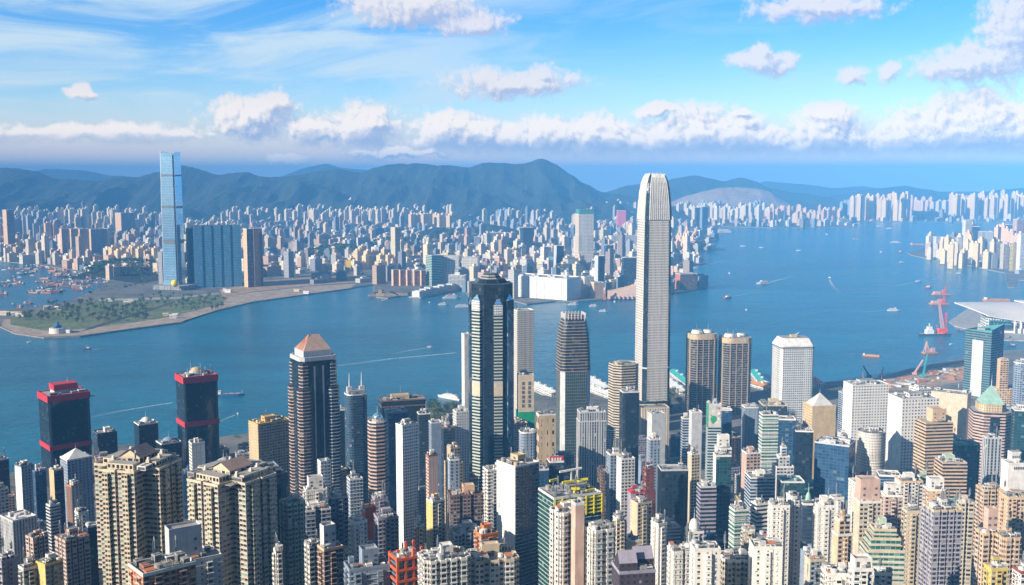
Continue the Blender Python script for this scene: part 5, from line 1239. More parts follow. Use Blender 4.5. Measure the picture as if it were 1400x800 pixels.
apt(1366, 1412, 678, 735, 740, 'peach apartment block with long window rows at the frame edge', 'res_peach', rr=24, tone='peach', par='peach')
apt(1334, 1366, 728, 800, 620, 'tall peach corner tower with brick-red recesses', 'res_peach', plan='slotted', pargs=(1, 1, 2, .4), rr=28, tone='peach', par='peach', r=.9, top=block_top(.6, .6, 14, 'pink', .25, .2, 5), ref='the peach corner tower with red recesses')
apt(1362, 1396, 734, 800, 610, 'orange-peach tower with paired small windows', 'res_peach', rr=28, plan='bayed', pargs=(2, 2, .8), tone='peach', par='peach')
apt(1345, 1378, 776, 800, 540, 'mustard-yellow low block in the lower corner', 'res_yellow', rr=28, par='yellow', tone='yellow')
apt(1384, 1420, 780, 800, 520, 'white gabled house cut off by the corner of the frame', 'res_white', rr=30, par='redbrown', roof='terracotta')
apt(1122, 1162, 782, 800, 530, 'white terrace roof with metal railings at the lower edge', 'res_white', rr=18, tall=False, n=9)
apt(1160, 1194, 776, 800, 520, 'white boxy roof house beside the blue canopy', 'res_white', rr=18, top=block_top(.9, .8, 5, 'white', 0, 0, 3))
apt(1190, 1220, 782, 800, 540, 'dark blue canopied roof terrace below the glass-balcony tower', 'res_white', rr=14, roof='blue', tall=False, n=3)
# ------------------------------------------------------------------ infill blocks in the streets between the named buildings
def shore_py(px):
    for (xa, ya), (xb, yb) in zip(SHORE, SHORE[1:]):
        if px <= xb: return ya + (yb - ya) * (px - xa) / (xb - xa)
    return SHORE[-1][1]
USED = set()
def near_refs(x, y, n=2): return [r for _, r in sorted(((rx - x) ** 2 + (ry - y) ** 2, r) for rx, ry, r in REFS)[:n]]
def rel(x, y, ref):
    rx, ry = next((a, b_) for a, b_, r in REFS if r == ref)
    if abs(ry - y) > abs(rx - x): return 'behind' if y > ry else 'in front of'
    return 'beside'
def fresh_label(bits, x, y):
    near = near_refs(x, y, 4)
    for b_ in bits:
        for i in range(len(near)):
            l = '%s %s %s' % (b_, rel(x, y, near[i]), near[i])
            if len(l.split()) <= 16 and l not in USED: USED.add(l); return l
        for i in range(len(near)):
            for j in range(len(near)):
                if i == j: continue
                l = '%s between %s and %s' % (b_, near[i], near[j])
                if len(l.split()) <= 16 and l not in USED: USED.add(l); return l
    return None
FR = random.Random(77)
cand = []
yy = 600.0
while yy < 1500:
    half = 720 / F * yy * 1.02
    xx = -half + FR.uniform(0, 30)
    while xx < half:
        cand.append((xx + FR.uniform(-7, 7), yy + FR.uniform(-8, 8))); xx += 33 if yy > 850 else 27
    yy += 34 if yy > 850 else 28
cand.sort(key=lambda p: -p[1])
HUES = [('white', 'res_white', 'white'), ('cream', 'res_cream', 'cream'), ('pale grey', 'res_pale', 'pale'), ('pink', 'res_pink', 'pink'), ('blue-grey', 'res_bluegrey', 'bluegrey'), ('tan', 'res_tan', 'tan'),
        ('dark glass', 'glass_shadow', 'slate'), ('barred', 'bars_blue', 'pale'), ('grey concrete', 'res_concrete', 'concrete'), ('teal glass', 'glass_teal', 'teal'), ('white dotted', 'res_small', 'white'), ('lilac', 'res_lilac', 'lilac'),
        ('peach', 'res_peach', 'peach'), ('dark blue', 'glass_blue', 'blue'), ('ribbed grey', 'vert_grey', 'pale'), ('brown', 'res_brown', 'brown')]
nfill = 0
for (x, y) in cand:
    wd, dp = FR.uniform(15, 27), FR.uniform(14, 26)
    rad = .42 * math.hypot(wd, dp)
    if any((x - t[4]) ** 2 + (y - t[5]) ** 2 < (rad + t[6] * .86) ** 2 for t in TAKEN): continue
    zg = ground(y)
    px, pyb = to_px((x, y, zg)); hpx = wd * .62 / y * F
    if px < -25 or px > 1425 or pyb > 1150: continue
    if pyb < shore_py(px) + 8: continue
    lim = shore_py(px) + 14
    over = [t for t in TAKEN if t[0] < px + hpx and t[1] > px - hpx]
    for t in over:
        if t[5] > y: lim = max(lim, t[2] - 3 if t[2] < 800 else 812)
    zmax = at_y(px, lim, y).z
    h = min(zmax - zg, FR.choice((FR.uniform(16, 40), FR.uniform(30, 75), FR.uniform(50, 110))))
    if h < 9: continue
    ptop = to_px((x, y, zg + h))[1]
    if ptop > 798: continue
    vis = 0
    for k in range(5):
        c_ = px - hpx * .8 + hpx * .4 * k
        if not any(t[5] < y and t[0] <= c_ <= t[1] and t[7] <= ptop - 2 for t in TAKEN): vis += 1
    if vis < 2: continue
    hn, st, tone = FR.choice([HUES[6], HUES[9], HUES[13], HUES[15], HUES[11], HUES[4]] if 640 < px < 1120 and y > 760 and FR.random() < .6 else (HUES if y < 1050 else HUES[:10] + HUES[13:]))  # darker facades favoured mid-city: dark glass, plus street shade put into colour
    kind = 'low block' if h < 30 else ('mid-height block' if h < 60 else 'tower')
    feats = ['flat-roofed', 'tank-topped', 'narrow', 'squat', 'plain', 'weathered', 'shaded', 'boxy', 'small']
    FR.shuffle(feats)
    lab = fresh_label(['%s %s' % (hn, kind)] + ['%s %s %s' % (f_, hn, kind) for f_ in feats], x, y)
    if not lab: continue
    s = dict(w=wd, d=dp, X=x, Y=y, z0=zg - 1.5, H=h + 1.5)
    root = thing('town_building', lab, 'building', (x, y, zg - 1.5), R(FR.choice((12, 18, 24, 30))) - math.atan(x / y) * .7, None)
    H = h + 1.5
    pl = rect(wd, dp) if FR.random() < .45 else (slotted(wd, dp, FR.choice((1, 2)), 1, 2, .32) if FR.random() < .6 else bayed(wd, dp, 3, 2, .8))
    b = MB(); b.prism(pl, 0, H, st, FR.choice((2.8, 3.2, 3.8)), 3.1, blank=(FR.choice((3, 3, 1)),) if len(pl) == 4 and FR.random() < .35 else (), blankm=tone if tone in MATS else 'pale')
    if FR.random() < .6 and y < 1150: slabs(b, pl, 0, H, 3.1, .25, .35, FR.choice(('pale', 'white', 'concrete')))
    b.build('wall', root)
    roof_cap(root, pl, H, FR.choice(('roofgrey', 'concrete', 'pale', 'terracotta', 'roofgrey', 'verdigris')), tone)
    clutter(root, wd, dp, H, FR, 7 if y < 950 else 4, tone, True, y < 900)
    TAKEN.append((px - hpx, px + hpx, pyb if pyb < 800 else 800, y, x, y, rad, ptop)); nfill += 1
print('infill', nfill)

# trees: prototype crowns of many small leaf faces, copied
def make_tree(seed, h, w, leafm='leaf'):
    rr_ = random.Random(seed)
    b = MB()
    lobes = [(rr_.uniform(-.3, .3) * w, rr_.uniform(-.3, .3) * w, h * rr_.uniform(.5, .85), w * rr_.uniform(.18, .34)) for _ in range(7)]
    for (lx, ly, lz, lr) in lobes:
        for _ in range(26):
            dv = Vector((rr_.gauss(0, 1), rr_.gauss(0, 1), rr_.gauss(0, .8))).normalized() * lr * rr_.uniform(.6, 1.1)
            p = Vector((lx, ly, lz)) + dv; s_ = w * rr_.uniform(.05, .10)
            t = [Vector((rr_.uniform(-1, 1), rr_.uniform(-1, 1), rr_.uniform(-1, 1))).normalized() * s_ for _ in range(4)]
            b.face([p + t[0], p + t[1], p + t[2], p + t[3]], leafm if rr_.random() < .7 else 'leaf_light')
    tr = MB(); tr.cyl(0, 0, 0, h * .55, w * .045, 'bark', 7, w * .025)
    for k in range(4):
        l = lobes[k]; tr.bar((0, 0, h * .35), (l[0] * .8, l[1] * .8, l[2]), w * .025, 'bark')
    return b.mesh('crown'), tr.mesh('trunk')
TREES = [make_tree(i, 10 + i % 3 * 2, 9 + i % 2 * 3, ('leaf', 'leaf_light')[i == 3]) for i in range(4)]
TN = [0]
def plant(x, y, z, k, sc_, label, group):
    o = thing('tree', label, 'tree', (x, y, z), TN[0] * 1.7, group); TN[0] += 1
    o.scale = (sc_,) * 3
    c_, t_ = TREES[k % 4]
    put('crown', c_, o); put('trunk', t_, o)
TR = random.Random(31)
for i in range(26):
    px, py = TR.uniform(586, 622), TR.uniform(560, 582)
    p = at_z(px, py, 3.2)
    if all((p.x - t[4]) ** 2 + (p.y - t[5]) ** 2 > (t[6] * .8) ** 2 for t in TAKEN): plant(p.x, p.y, 3.2, i, TR.uniform(1.0, 1.7), 'leafy park tree by the water near the docked white ferry', 'trees in the waterside park')
for i in range(46):
    px, py = TR.uniform(850, 965), TR.uniform(690, 735)
    D_ = TR.uniform(720, 860); p = at_y(px, 735, D_); z = ground(D_)
    if all((p.x - t[4]) ** 2 + (p.y - t[5]) ** 2 > (t[6] * .8 + 4) ** 2 for t in TAKEN): plant(p.x, p.y, z, i, TR.uniform(1.4, 2.4), 'dark leafy tree on the shaded slope below the dark framed tower', 'trees on the shaded slope')

for i in range(70):
    px, py = TR.uniform(838, 968), TR.uniform(536, 566)
    p = at_z(px, py, 3.2)
    if all((p.x - t[4]) ** 2 + (p.y - t[5]) ** 2 > (t[6] * .8 + 3) ** 2 for t in TAKEN): plant(p.x, p.y, 3.2, i, TR.uniform(.8, 1.3), 'harbourfront tree in the open strip behind the ferry piers', 'trees on the harbourfront strip')
for i in range(260):
    D_ = TR.uniform(620, 1250); px = TR.uniform(-10, 1410); z = ground(D_); x = (px - 700) / F * D_
    if all((x - t[4]) ** 2 + (D_ - t[5]) ** 2 > (t[6] * .75 + 4) ** 2 for t in TAKEN):
        pt = to_px((x, D_, z + 12))[1]
        if pt < 798 and not any(t[5] < D_ and t[0] <= px <= t[1] and t[7] <= pt for t in TAKEN): plant(x, D_, z, i, TR.uniform(.9, 1.5), 'street tree in a gap between the crowded near towers', 'street trees between the towers')
# ------------------------------------------------------------------ far shore: named buildings
def far_site(x0, x1, yt, yb, rr=20, r=.8):
    D = at_z((x0 + x1) / 2, yb, 3.0).y
    return D
FARK = dict(tall=False, n=2, slab=None)
def fo(x0, x1, yt, yb, label, style='glass_blue', rr=18, **k):
    a = dict(FARK); a.update(k)
    return tower(x0, x1, yt, yb, far_site(x0, x1, yt, yb), label, style, rr=rr, **a)
fo(263, 329, 308, 393, 'wide blue-glass apartment slab with vertical slots beside the blue mirror tower', 'glass_harbour', rr=6, r=.22, plan='slotted', pargs=(4, 1, 7, .28), bay=5, fh=6, name='apartment_tower', cat='apartment tower', par='bluegrey', ref='the wide blue-glass slab')
fo(254, 266, 312, 392, 'dark slate slab between the blue mirror tower and the wide blue-glass slab', 'glass_shadow', rr=20, bay=5, fh=6)
fo(332, 346, 313, 393, 'brown tower with bright terracotta edge beside the wide blue-glass slab', 'res_brown', rr=32, bay=5, fh=6, blank=(3,), blankm='peach', name='apartment_tower', cat='apartment tower')
fo(345, 358, 312, 391, 'darker brown tower at the end of the wide blue-glass slab', 'res_brown', rr=10, bay=5, fh=6, name='apartment_tower', cat='apartment tower')
fo(534, 547, 311, 368, 'tall lone tower half cream and half shadow on the far shore', 'res_cream', rr=44, bay=5, fh=6, blank=(3,), blankm='cream', name='apartment_tower', cat='apartment tower', ref='the tall lone cream tower')
fo(582, 606, 349, 391, 'first silver-green glass office tower by the cruise terminal', 'glass_green', rr=30, bay=5, fh=6)
fo(604, 629, 350, 389, 'middle silver-green glass office tower by the cruise terminal', 'vert_silver', rr=-6, bay=5, fh=6)
fo(631, 656, 352, 389, 'bright silver glass office tower nearest the barred skyscraper', 'vert_silver', rr=-10, bay=5, fh=6)
for i in range(5):
    fo(535 + i * 9.6, 544 + i * 9.6, 369 + i * .3, 391, ['rust-brown block at the end of a row of five on the quay', 'second rust-brown block of the quay row', 'middle rust-brown block of the quay row', 'fourth rust-brown block of the quay row', 'rust-brown block of the quay row touching the silver-green towers'][i], 'res_terracotta', rr=24, bay=4, fh=5, blank=(3,), blankm='peach', group='rust-brown quay blocks')
fo(613, 638, 376, 396, 'pale square-framed building with a big opening through its middle', 'res_pale', rr=-16, r=.4, bay=5, fh=5, top=block_top(.3, .4, 8, 'white', 0, 0, 1))
fo(786, 812, 293, 366, 'tall cream and grey tower with a teal crown on the far shore', 'vert_silver', rr=16, bay=5, fh=6, blank=(3,), blankm='cream', steps=((.30, .98), (.62, .97)), top=lambda root, s, w, d, H, rnd: (lambda b: (b.box(-w * .48, w * .48, -d * .48, d * .48, 0, 22, 'teal', 'teal'), b.build('crown', root, (0, 0, H))))(MB()), ref='the tall teal-crowned tower')
fo(742, 757, 338, 382, 'pointed pale glass tower among the far-shore hotels', 'glass_sky', rr=26, bay=4, fh=5, steps=((.85, .6),))
fo(757, 771, 336, 380, 'grey slab with a bright end behind the pointed glass tower', 'glass_shadow', rr=24, blank=(3,), blankm='pale')
fo(711, 729, 311, 350, 'dark tower with teal-netted top on the far shore', 'glass_shadow', rr=18, top=lambda root, s, w, d, H, rnd: (lambda b: (b.box(-w * .5, w * .5, -d * .5, d * .5, 0, 18, 'teal', 'teal'), b.build('crown', root, (0, 0, H - 17.9))))(MB()))
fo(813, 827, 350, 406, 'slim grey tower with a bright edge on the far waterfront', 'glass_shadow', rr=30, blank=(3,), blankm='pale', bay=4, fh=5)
fo(826, 839, 335, 372, 'dark blue tower behind the slim grey waterfront tower', 'glass_blue', rr=20, bay=4, fh=5)
fo(772, 790, 354, 384, 'low tower with teal roof behind the long white waterfront wall', 'res_pale', rr=20, roof='teal', par='teal')
fo(850, 873, 352, 398, 'dark blue-grey hotel slab partly behind the tallest silver tower', 'glass_shadow', rr=14, r=.5)
fo(794, 812, 378, 404, 'sunlit white hotel block on the far waterfront', 'res_white', rr=24)
fo(807, 826, 386, 408, 'peach waterfront hotel with a blank corner', 'res_peach', rr=24, blank=(3,), blankm='peach')
fo(923, 953, 374, 397, 'brown and slate hotel block alone on its quay past the tallest silver tower', 'res_brown', rr=24, r=.7, blank=(3,), blankm='terracotta')
fo(950, 959, 284, 320, 'dark half of the twin glass tower on the far waterfront', 'glass_shadow', rr=20, bay=6, fh=7)
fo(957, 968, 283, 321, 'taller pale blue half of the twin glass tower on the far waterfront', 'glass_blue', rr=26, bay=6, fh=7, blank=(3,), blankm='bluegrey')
fo(843, 856, 288, 312, 'bright pink block on the far shore near the tallest silver tower', 'pink_wall' if False else 'res_pink', rr=10, blank=(0, 3), blankm='bright_pink')  if 'bright_pink' in MATS else (plain('bright_pink', (.80, .20, .28)), fo(843, 856, 288, 312, 'bright pink block on the far shore near the tallest silver tower', 'res_pink', rr=10, blank=(0, 3), blankm='bright_pink'))
fo(832, 872, 322, 338, 'long white low block on the far shore beside the tallest silver tower', 'res_white', rr=20, r=.3)
fo(670, 696, 318, 344, 'pair of grey-blue slabs above the wooded knolls', 'res_bluegrey', rr=8, r=.4)
fo(648, 668, 324, 344, 'wide mauve-blue slab in front of the wooded knolls', 'res_lilac', rr=6, r=.5)
fo(157, 184, 291, 323, 'bulky brown tower with one bright edge far behind the boat shelter', 'res_lilac', rr=26, blank=(3,), blankm='peach', bay=6, fh=7)
for i, (a, b_) in enumerate(((81, 97), (94, 109), (106, 121), (119, 146))):
    fo(a, b_, 313, 353, ['blue-grey slab with sunlit edge, outermost of four behind the boat shelter', 'second blue-grey slab of four behind the boat shelter', 'third blue-grey slab of four behind the boat shelter', 'widest blue-grey slab of four behind the boat shelter'][i], 'vert_bluegrey', rr=14, bay=6, fh=7, blank=(3,), blankm='peach', name='apartment_tower', cat='apartment tower', group='four slabs behind the boat shelter')  # sunlit edge is painted: peach end wall against the blue-grey front
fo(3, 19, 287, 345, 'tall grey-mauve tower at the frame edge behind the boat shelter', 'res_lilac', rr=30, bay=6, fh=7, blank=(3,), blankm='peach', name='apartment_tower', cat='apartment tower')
fo(1316, 1329, 301, 346, 'tall white twin-topped tower on the far-right waterfront', 'res_white', rr=30, bay=5, fh=6, name='apartment_tower', cat='apartment tower')
fo(1337, 1358, 317, 357, 'wide mauve-grey office block on the harbour bend', 'vert_grey', rr=14, bay=5, fh=6)
fo(1364, 1385, 307, 338, 'deep blue glass block on the harbour bend', 'glass_blue', rr=4, bay=5, fh=6)
fo(1329, 1340, 310, 350, 'dark blue narrow tower beside the white twin-topped tower', 'glass_shadow', rr=12)
for i in range(5):
    fo(1266 + i * 10, 1276 + i * 10, 323 + i * .6, 350 + i * 1.8, ['white slab at the tip of the harbour bend', 'second white slab along the harbour bend', 'third white slab along the harbour bend', 'fourth white slab along the harbour bend', 'last white slab of the row before the twin-topped tower'][i], 'res_white', rr=40, r=.8, bay=5, fh=6, name='apartment_tower', cat='apartment tower', group='white slabs on the harbour bend')
for i, (a, b_, t, bt) in enumerate(((1356, 1368, 332, 364), (1368, 1380, 334, 368), (1381, 1392, 332, 371), (1391, 1404, 320, 372), (1385, 1400, 300, 345), (1345, 1360, 345, 366))):
    fo(a, b_, t, bt, ['cream tower on the harbour bend waterfront', 'cream tower with striped front near the harbour-bend pier', 'pale yellow tower before the harbour-bend pier', 'white tower cut by the frame edge on the harbour bend', 'pink tower high at the frame edge on the harbour bend', 'low pink block under the mauve-grey office block'][i], ('res_cream', 'res_cream', 'res_yellow', 'res_white', 'res_pink', 'res_pink')[i], rr=36, bay=5, fh=6, name='apartment_tower', cat='apartment tower')

# long white waterfront mall wall, sloped cultural hall, clock tower, cruise terminal
def long_wall():
    a, c_ = at_z(697, 405, 3), at_z(775, 411, 3); dv = (c_ - a); L = dv.length
    H = at_y(735, 381, (a.y + c_.y) / 2).z
    rt = thing('shopping_centre', 'long blank white waterfront building on the far shore', 'shopping centre', (a.x, a.y, 3), math.atan2(dv.y, dv.x))
    b = MB(); b.box(0, L, 0, 90, 0, H, 'white', 'roofgrey'); b.build('wall', rt)
    for k in range(7):
        b = MB(); b.box(0, 2, -.6, .4, 0, H + 1, 'pale'); b.build('pilaster', rt, (L * (k + .3) / 7, 0, 0))
    b = MB(); b.ring([(0, 0), (L, 0), (L, 90), (0, 90)], 1.5, H, H + 3, 'white'); b.build('parapet', rt)
    b = MB(); b.box(-L * .28, -2, 8, 70, 0, H * .82, 'res_white', 'roofgrey', 5, 5); b.build('side_wing', rt)
    for k in range(6): b = MB(); b.box(0, 14, 0, 12, 0, 5, 'pale', 'roofgrey'); b.build('plant_room', rt, (L * (.1 + k * .14), 25 + k % 2 * 25, H))
    TAKEN.append((680, 778, 411, a.y, (a.x + c_.x) / 2, a.y + 40, L * .6, 381))
long_wall()
def cultural_hall():
    a, c_ = at_z(832, 409, 3), at_z(869, 406, 3); L = (c_ - a).length
    H1, H2 = at_y(834, 400, a.y).z, at_y(867, 386, c_.y).z
    rt = thing('concert_hall', 'windowless pale peach hall with a swooping sloped roof on the far waterfront', 'concert hall', (a.x, a.y, 3), 0)
    b = MB(); n = 12
    for i in range(n):
        t0, t1 = i / n, (i + 1) / n; h0, h1 = H1 + (H2 - H1) * t0 ** 1.8, H1 + (H2 - H1) * t1 ** 1.8
        b.face([(L * t0, 0, 0), (L * t1, 0, 0), (L * t1, 8, h1), (L * t0, 8, h0)], 'pink'); b.face([(L * t0, 8, h0), (L * t1, 8, h1), (L * t1, 70, h1), (L * t0, 70, h0)], 'peach')
    b.face([(0, 0, 0), (0, 8, H1), (0, 70, H1), (0, 70, 0)], 'pink'); b.face([(L, 0, 0), (L, 70, 0), (L, 70, H2), (L, 8, H2)], 'pink'); b.build('wall', rt)
    for k in range(8): b = MB(); b.box(0, 2.5, -6, 1, 0, 10, 'pink'); b.build('colonnade_pier', rt, (L * (.05 + k * .125), 0, 0))
    p = at_z(826.5, 410, 3); ct = thing('clock_tower', 'little brick clock tower with white dome beside the sloped hall', 'clock tower', (p.x, p.y, 3), 0)
    b = MB(); b.box(-3.5, 3.5, -3.5, 3.5, 0, 30, 'terracotta', 'cream'); b.build('shaft', ct); b = MB(); b.cyl(0, 0, 30, 36, 2.8, 'cream', 10); b.dome(0, 0, 36, 2.8, 4, 'white', 10, 3); b.build('cupola', ct)
    for q in range(4): b = MB(); b.face([(1.8 * math.cos(t * .5), -3.55, 25 + 1.8 * math.sin(t * .5)) for t in range(13)], 'white'); o = b.build('clock_face', ct); o.rotation_euler = (0, 0, q * math.pi / 2)
    TAKEN.append((822, 870, 409, a.y, (a.x + c_.x) / 2, a.y + 30, L * .7, 386))
cultural_hall()
def cruise_terminal():
    a, c_ = at_z(570, 407, 0), at_z(627, 395, 0); dv = c_ - a; L = dv.length
    rt = thing('cruise_terminal', 'long white terminal building on its finger pier by the silver-green towers', 'cruise terminal', (a.x, a.y, 0), math.atan2(dv.y, dv.x))
    b = MB(); b.box(-12, L, -22, 24, -1.5, 3.4, 'quay'); b.build('pier_deck', rt)
    b = MB(); b.box(0, L, -17, 17, 3.4, 20, 'res_white', 'roofgrey', 6, 5); b.build('wall', rt)
    b = MB(); b.prism([(-8, -14), (0, -16), (0, 16), (-8, 14)], 3.4, 22, 'white', cap='white'); b.build('end_block', rt)
    for k in range(9): b = MB(); b.box(0, L / 12, -12, 12, 0, 3 + k % 3 * 2, 'white', 'pale'); b.build('roof_house', rt, (L * k / 9.5 + 6, 0, 20))
cruise_terminal()
def pier_tip():
    a = at_z(520, 406, 0); rt = thing('pier_house', 'yellow-towered pier building on the stubby headland before the rust-brown blocks', 'pier building', (a.x, a.y, 3), .2)
    b = MB(); b.box(-14, 14, -9, 9, 0, 9, 'tan', 'roofgrey'); b.build('wall', rt); b = MB(); b.box(-5, 5, -5, 5, 0, 20, 'gold', 'cream'); b.build('tower', rt)
    b = MB(); b.box(-40, -14, -8, 8, 0, 5, 'res_cream', 'terracotta'); b.build('shed', rt); b = MB(); b.box(14, 90, -8, 8, 0, 8, 'res_peach', 'roofgrey', 5, 4); b.build('warehouse_wing', rt)
pier_tip()
# golden sphere, ventilation rotunda, roofs on the headland
p = at_y(239, 388, 3672); bt = thing('yellow_sphere', 'huge golden-yellow ball at the foot of the blue mirror tower', 'giant ball', (p.x, p.y, 16.9), 0)
b = MB(); b.dome(0, 0, 13, 12.5, 12.5, 'ball_yellow' if 'ball_yellow' in MATS else plain('ball_yellow', (.95, .66, .02), .35, .05), 24, 8); b.dome(0, 0, 13, 12.5, -12.5, 'ball_yellow', 24, 8); b.build('ball', bt)
b = MB(); b.cyl(0, 0, 0, 2, 7, 'concrete', 16); b.build('plinth', bt)
p = at_z(79, 455, 3.4); rt = thing('ventilation_building', 'white drum-based building with a blue funnel top on the grassy headland tip', 'ventilation building', (p.x, p.y, 3.4), 0)
b = MB(); b.cyl(0, 0, 0, 13, 21, 'white', 24, 20, cap='pale'); b.build('drum', rt); b = MB(); b.cyl(0, 0, 13, 20, 11, 'glass_blue', 16, 9); b.cyl(0, 0, 20, 27, 5, 'blue', 12, 4); b.build('funnel', rt)
b = MB(); b.box(16, 34, -8, 8, 0, 9, 'white', 'bluegrey'); b.build('side_wing', rt)
HR = random.Random(12)
for i in range(26):
    px, py = HR.choice(((HR.uniform(222, 246), HR.uniform(430, 437)), (HR.uniform(56, 84), HR.uniform(420, 424)), (HR.uniform(2, 32), HR.uniform(429, 433)), (HR.uniform(150, 182), HR.uniform(411, 417)), (HR.uniform(305, 470), HR.uniform(398, 404))))
    p = at_z(px, py, 3.4); mt = HR.choice(('white', 'pale', 'gold', 'cream', 'white')); w, d, h = HR.uniform(10, 24), HR.uniform(8, 16), HR.uniform(4, 9)
    o = thing('shed', '%s low shed standing on the sandy headland %s' % ({'gold': 'yellow-roofed', 'white': 'white', 'pale': 'pale grey', 'cream': 'cream'}[mt], 'by the grass' if px < 300 else 'along the far quay'), 'shed', (p.x, p.y, 3.4), HR.uniform(-.3, .5), '%s sheds %s' % (mt, 'by the grass' if px < 300 else 'along the far quay'))
    b = MB(); b.box(-w / 2, w / 2, -d / 2, d / 2, 0, h, 'pale' if mt == 'gold' else mt); b.build('wall', o)
    b = MB(); b.face([(-w / 2 - 1, -d / 2 - 1, h), (w / 2 + 1, -d / 2 - 1, h), (w / 2 + 1, 0, h + 3), (-w / 2 - 1, 0, h + 3)], mt); b.face([(w / 2 + 1, d / 2 + 1, h), (-w / 2 - 1, d / 2 + 1, h), (-w / 2 - 1, 0, h + 3), (w / 2 + 1, 0, h + 3)], mt); b.build('roof', o)
for i in range(280):
    k = TR.random()
    if k < .45: px, py = TR.uniform(95, 200), TR.uniform(412, 445)
    elif k < .75: px, py = TR.uniform(190, 310), TR.uniform(405, 425)
    elif k < .9: px, py = TR.uniform(20, 100), TR.uniform(430, 441)
    else: px, py = TR.uniform(60, 110), TR.uniform(415, 425)
    if py > 448 - (px - 60) * .085 or (px - 79) ** 2 + (py - 450) ** 2 < 200: continue
    p = at_z(px, py, 3.4); plant(p.x, p.y, 3.4, i, TR.uniform(.55, 1.5), 'bushy tree on the grassy far-shore headland', 'trees on the grassy headland')

# ------------------------------------------------------------------ far shore: ordinary blocks
def inside(pts, x, y):
    r_ = False; j = len(pts) - 1
    for i in range(len(pts)):
        (xi, yi), (xj, yj) = pts[i], pts[j]
        if (yi > y) != (yj > y) and x < (xj - xi) * (y - yi) / (yj - yi) + xi: r_ = not r_
        j = i
    return r_
KR = random.Random(2024)
LANDS = [KOW + [(14500, 9000), (14500, 18500), (-14500, 18500), (-14500, 5000)], [gz(*p) for p in [(1262, 352), (1300, 357), (1340, 366), (1374, 373), (1500, 383), (1500, 336), (1275, 339)]]]
PAINT = [(.72, .58, .40), (.76, .64, .50), (.64, .44, .32), (.66, .60, .52), (.50, .47, .43), (.36, .37, .40), (.70, .52, .36), (.24, .26, .30), (.78, .72, .62), (.56, .38, .27), (.14, .20, .26), (.72, .62, .42), (.30, .24, .22)]
blocks = []
def add_block(x, y, w, d, h, th, col, z=3.0): blocks.append((x, y, z, w, d, h, th, col))
def foot(y): return 3.0
yy = 3450.0
while yy < 10400:
    st = 44 + (yy - 3450) * .0125
    half = 735 / F * yy
    xx = -half
    while xx < half:
        x, y = xx + KR.uniform(-.35, .35) * st, yy + KR.uniform(-.35, .35) * st
        xx += st
        li = next((i for i, L_ in enumerate(LANDS) if inside(L_, x, y)), None)
        if li is None: continue
        px, py = to_px((x, y, 3))
        if py > 388 and px < 515: continue                    # reclaimed headland stays open
        if 500 < px < 585 and py > 388: continue
        if px < 530 and py > 372 and KR.random() < .75: continue
        if px > 1150 and y > 9000 and not (px > 1150): continue
        if any(((x - kx) / (kw * .8)) ** 2 + ((y - ky) / (kd * .8)) ** 2 < 1 for kx, ky, kw, kd in KNOLLS): continue
        if any((x - t[4]) ** 2 + (y - t[5]) ** 2 < (t[6] * .8 + 14) ** 2 for t in TAKEN if t[3] > 2500): continue
        den = mnoise.noise((x * .0016, y * .0016, 2.2)) * .5 + .5
        if KR.random() > .40 + den * .6: continue
        big = mnoise.noise((x * .0011 + 9, y * .0011, 5.5))
        if y > 9300 and KR.random() < .4: continue
        r_ = KR.random()
        if r_ < .50: h = KR.uniform(12, 34)
        elif r_ < .95: h = KR.uniform(28, 62) * (1 + max(0, big) * .8)
        else: h = KR.uniform(70, 125) * (1 + max(0, big) * .5)
        if y > 7500: h *= 1.0
        if px > 900 and y > 8200: h *= .8
        w, d = KR.uniform(18, 46) * (1 if h > 34 else 1.35), KR.uniform(16, 32)
        if h > 70: w, d = KR.uniform(20, 36), KR.uniform(18, 28)
        elif KR.random() < .10: w, h = KR.uniform(55, 95), KR.uniform(28, 50)
        c_ = KR.choice(PAINT); g_ = KR.uniform(.85, 1.15)
        # nothing taller than the photo's skyline of that stretch
        add_block(x, y, w, d, h, (.35 + .9 * (mnoise.noise((x * .0007, y * .0007, 4.4)) * .5 + .5) + KR.uniform(-.06, .06)) - math.atan(x / y) * .5, tuple(min(.85, v * g_) for v in c_))
    yy += st
def estate(x0, x1, yb0, yb1, h0, h1, n, col, w=24):
    for i in range(n):
        px = x0 + (x1 - x0) * (i + KR.uniform(.2, .8)) / n; p = at_z(px, KR.uniform(yb0, yb1), 3)
        g_ = KR.uniform(.92, 1.08)
        add_block(p.x, p.y, KR.uniform(.8, 1.2) * w, KR.uniform(.8, 1.1) * w * .9, KR.uniform(h0, h1), KR.uniform(.5, 1.0), tuple(v * g_ for v in col))
CR, WH, PK, BL = (.84, .62, .36), (.80, .67, .49), (.78, .52, .34), (.36, .42, .48)
estate(390, 620, 301, 310, 95, 150, 60, WH, 30); estate(385, 540, 290, 300, 120, 210, 40, WH, 34); estate(300, 400, 296, 306, 70, 130, 26, WH, 30)
estate(560, 622, 314, 316, 110, 125, 13, CR, 40); estate(620, 700, 296, 300, 60, 110, 18, BL, 32); estate(690, 760, 297, 304, 70, 110, 16, CR, 32)
estate(745, 790, 290, 296, 110, 170, 14, WH, 34); estate(805, 870, 292, 298, 90, 160, 22, WH, 34); estate(680, 702, 305, 309, 110, 120, 6, BL, 36)
estate(925, 1060, 299, 305, 90, 150, 38, WH, 34); estate(930, 1050, 290, 296, 60, 140, 28, BL, 36); estate(1050, 1150, 298, 306, 60, 130, 40, PK, 34)
estate(1150, 1170, 296, 299, 130, 180, 6, BL, 36); estate(1163, 1240, 298.5, 302, 150, 230, 30, CR, 46); estate(1180, 1240, 290, 295, 130, 190, 16, PK, 46); estate(1236, 1278, 290, 295, 120, 180, 10, PK, 46)
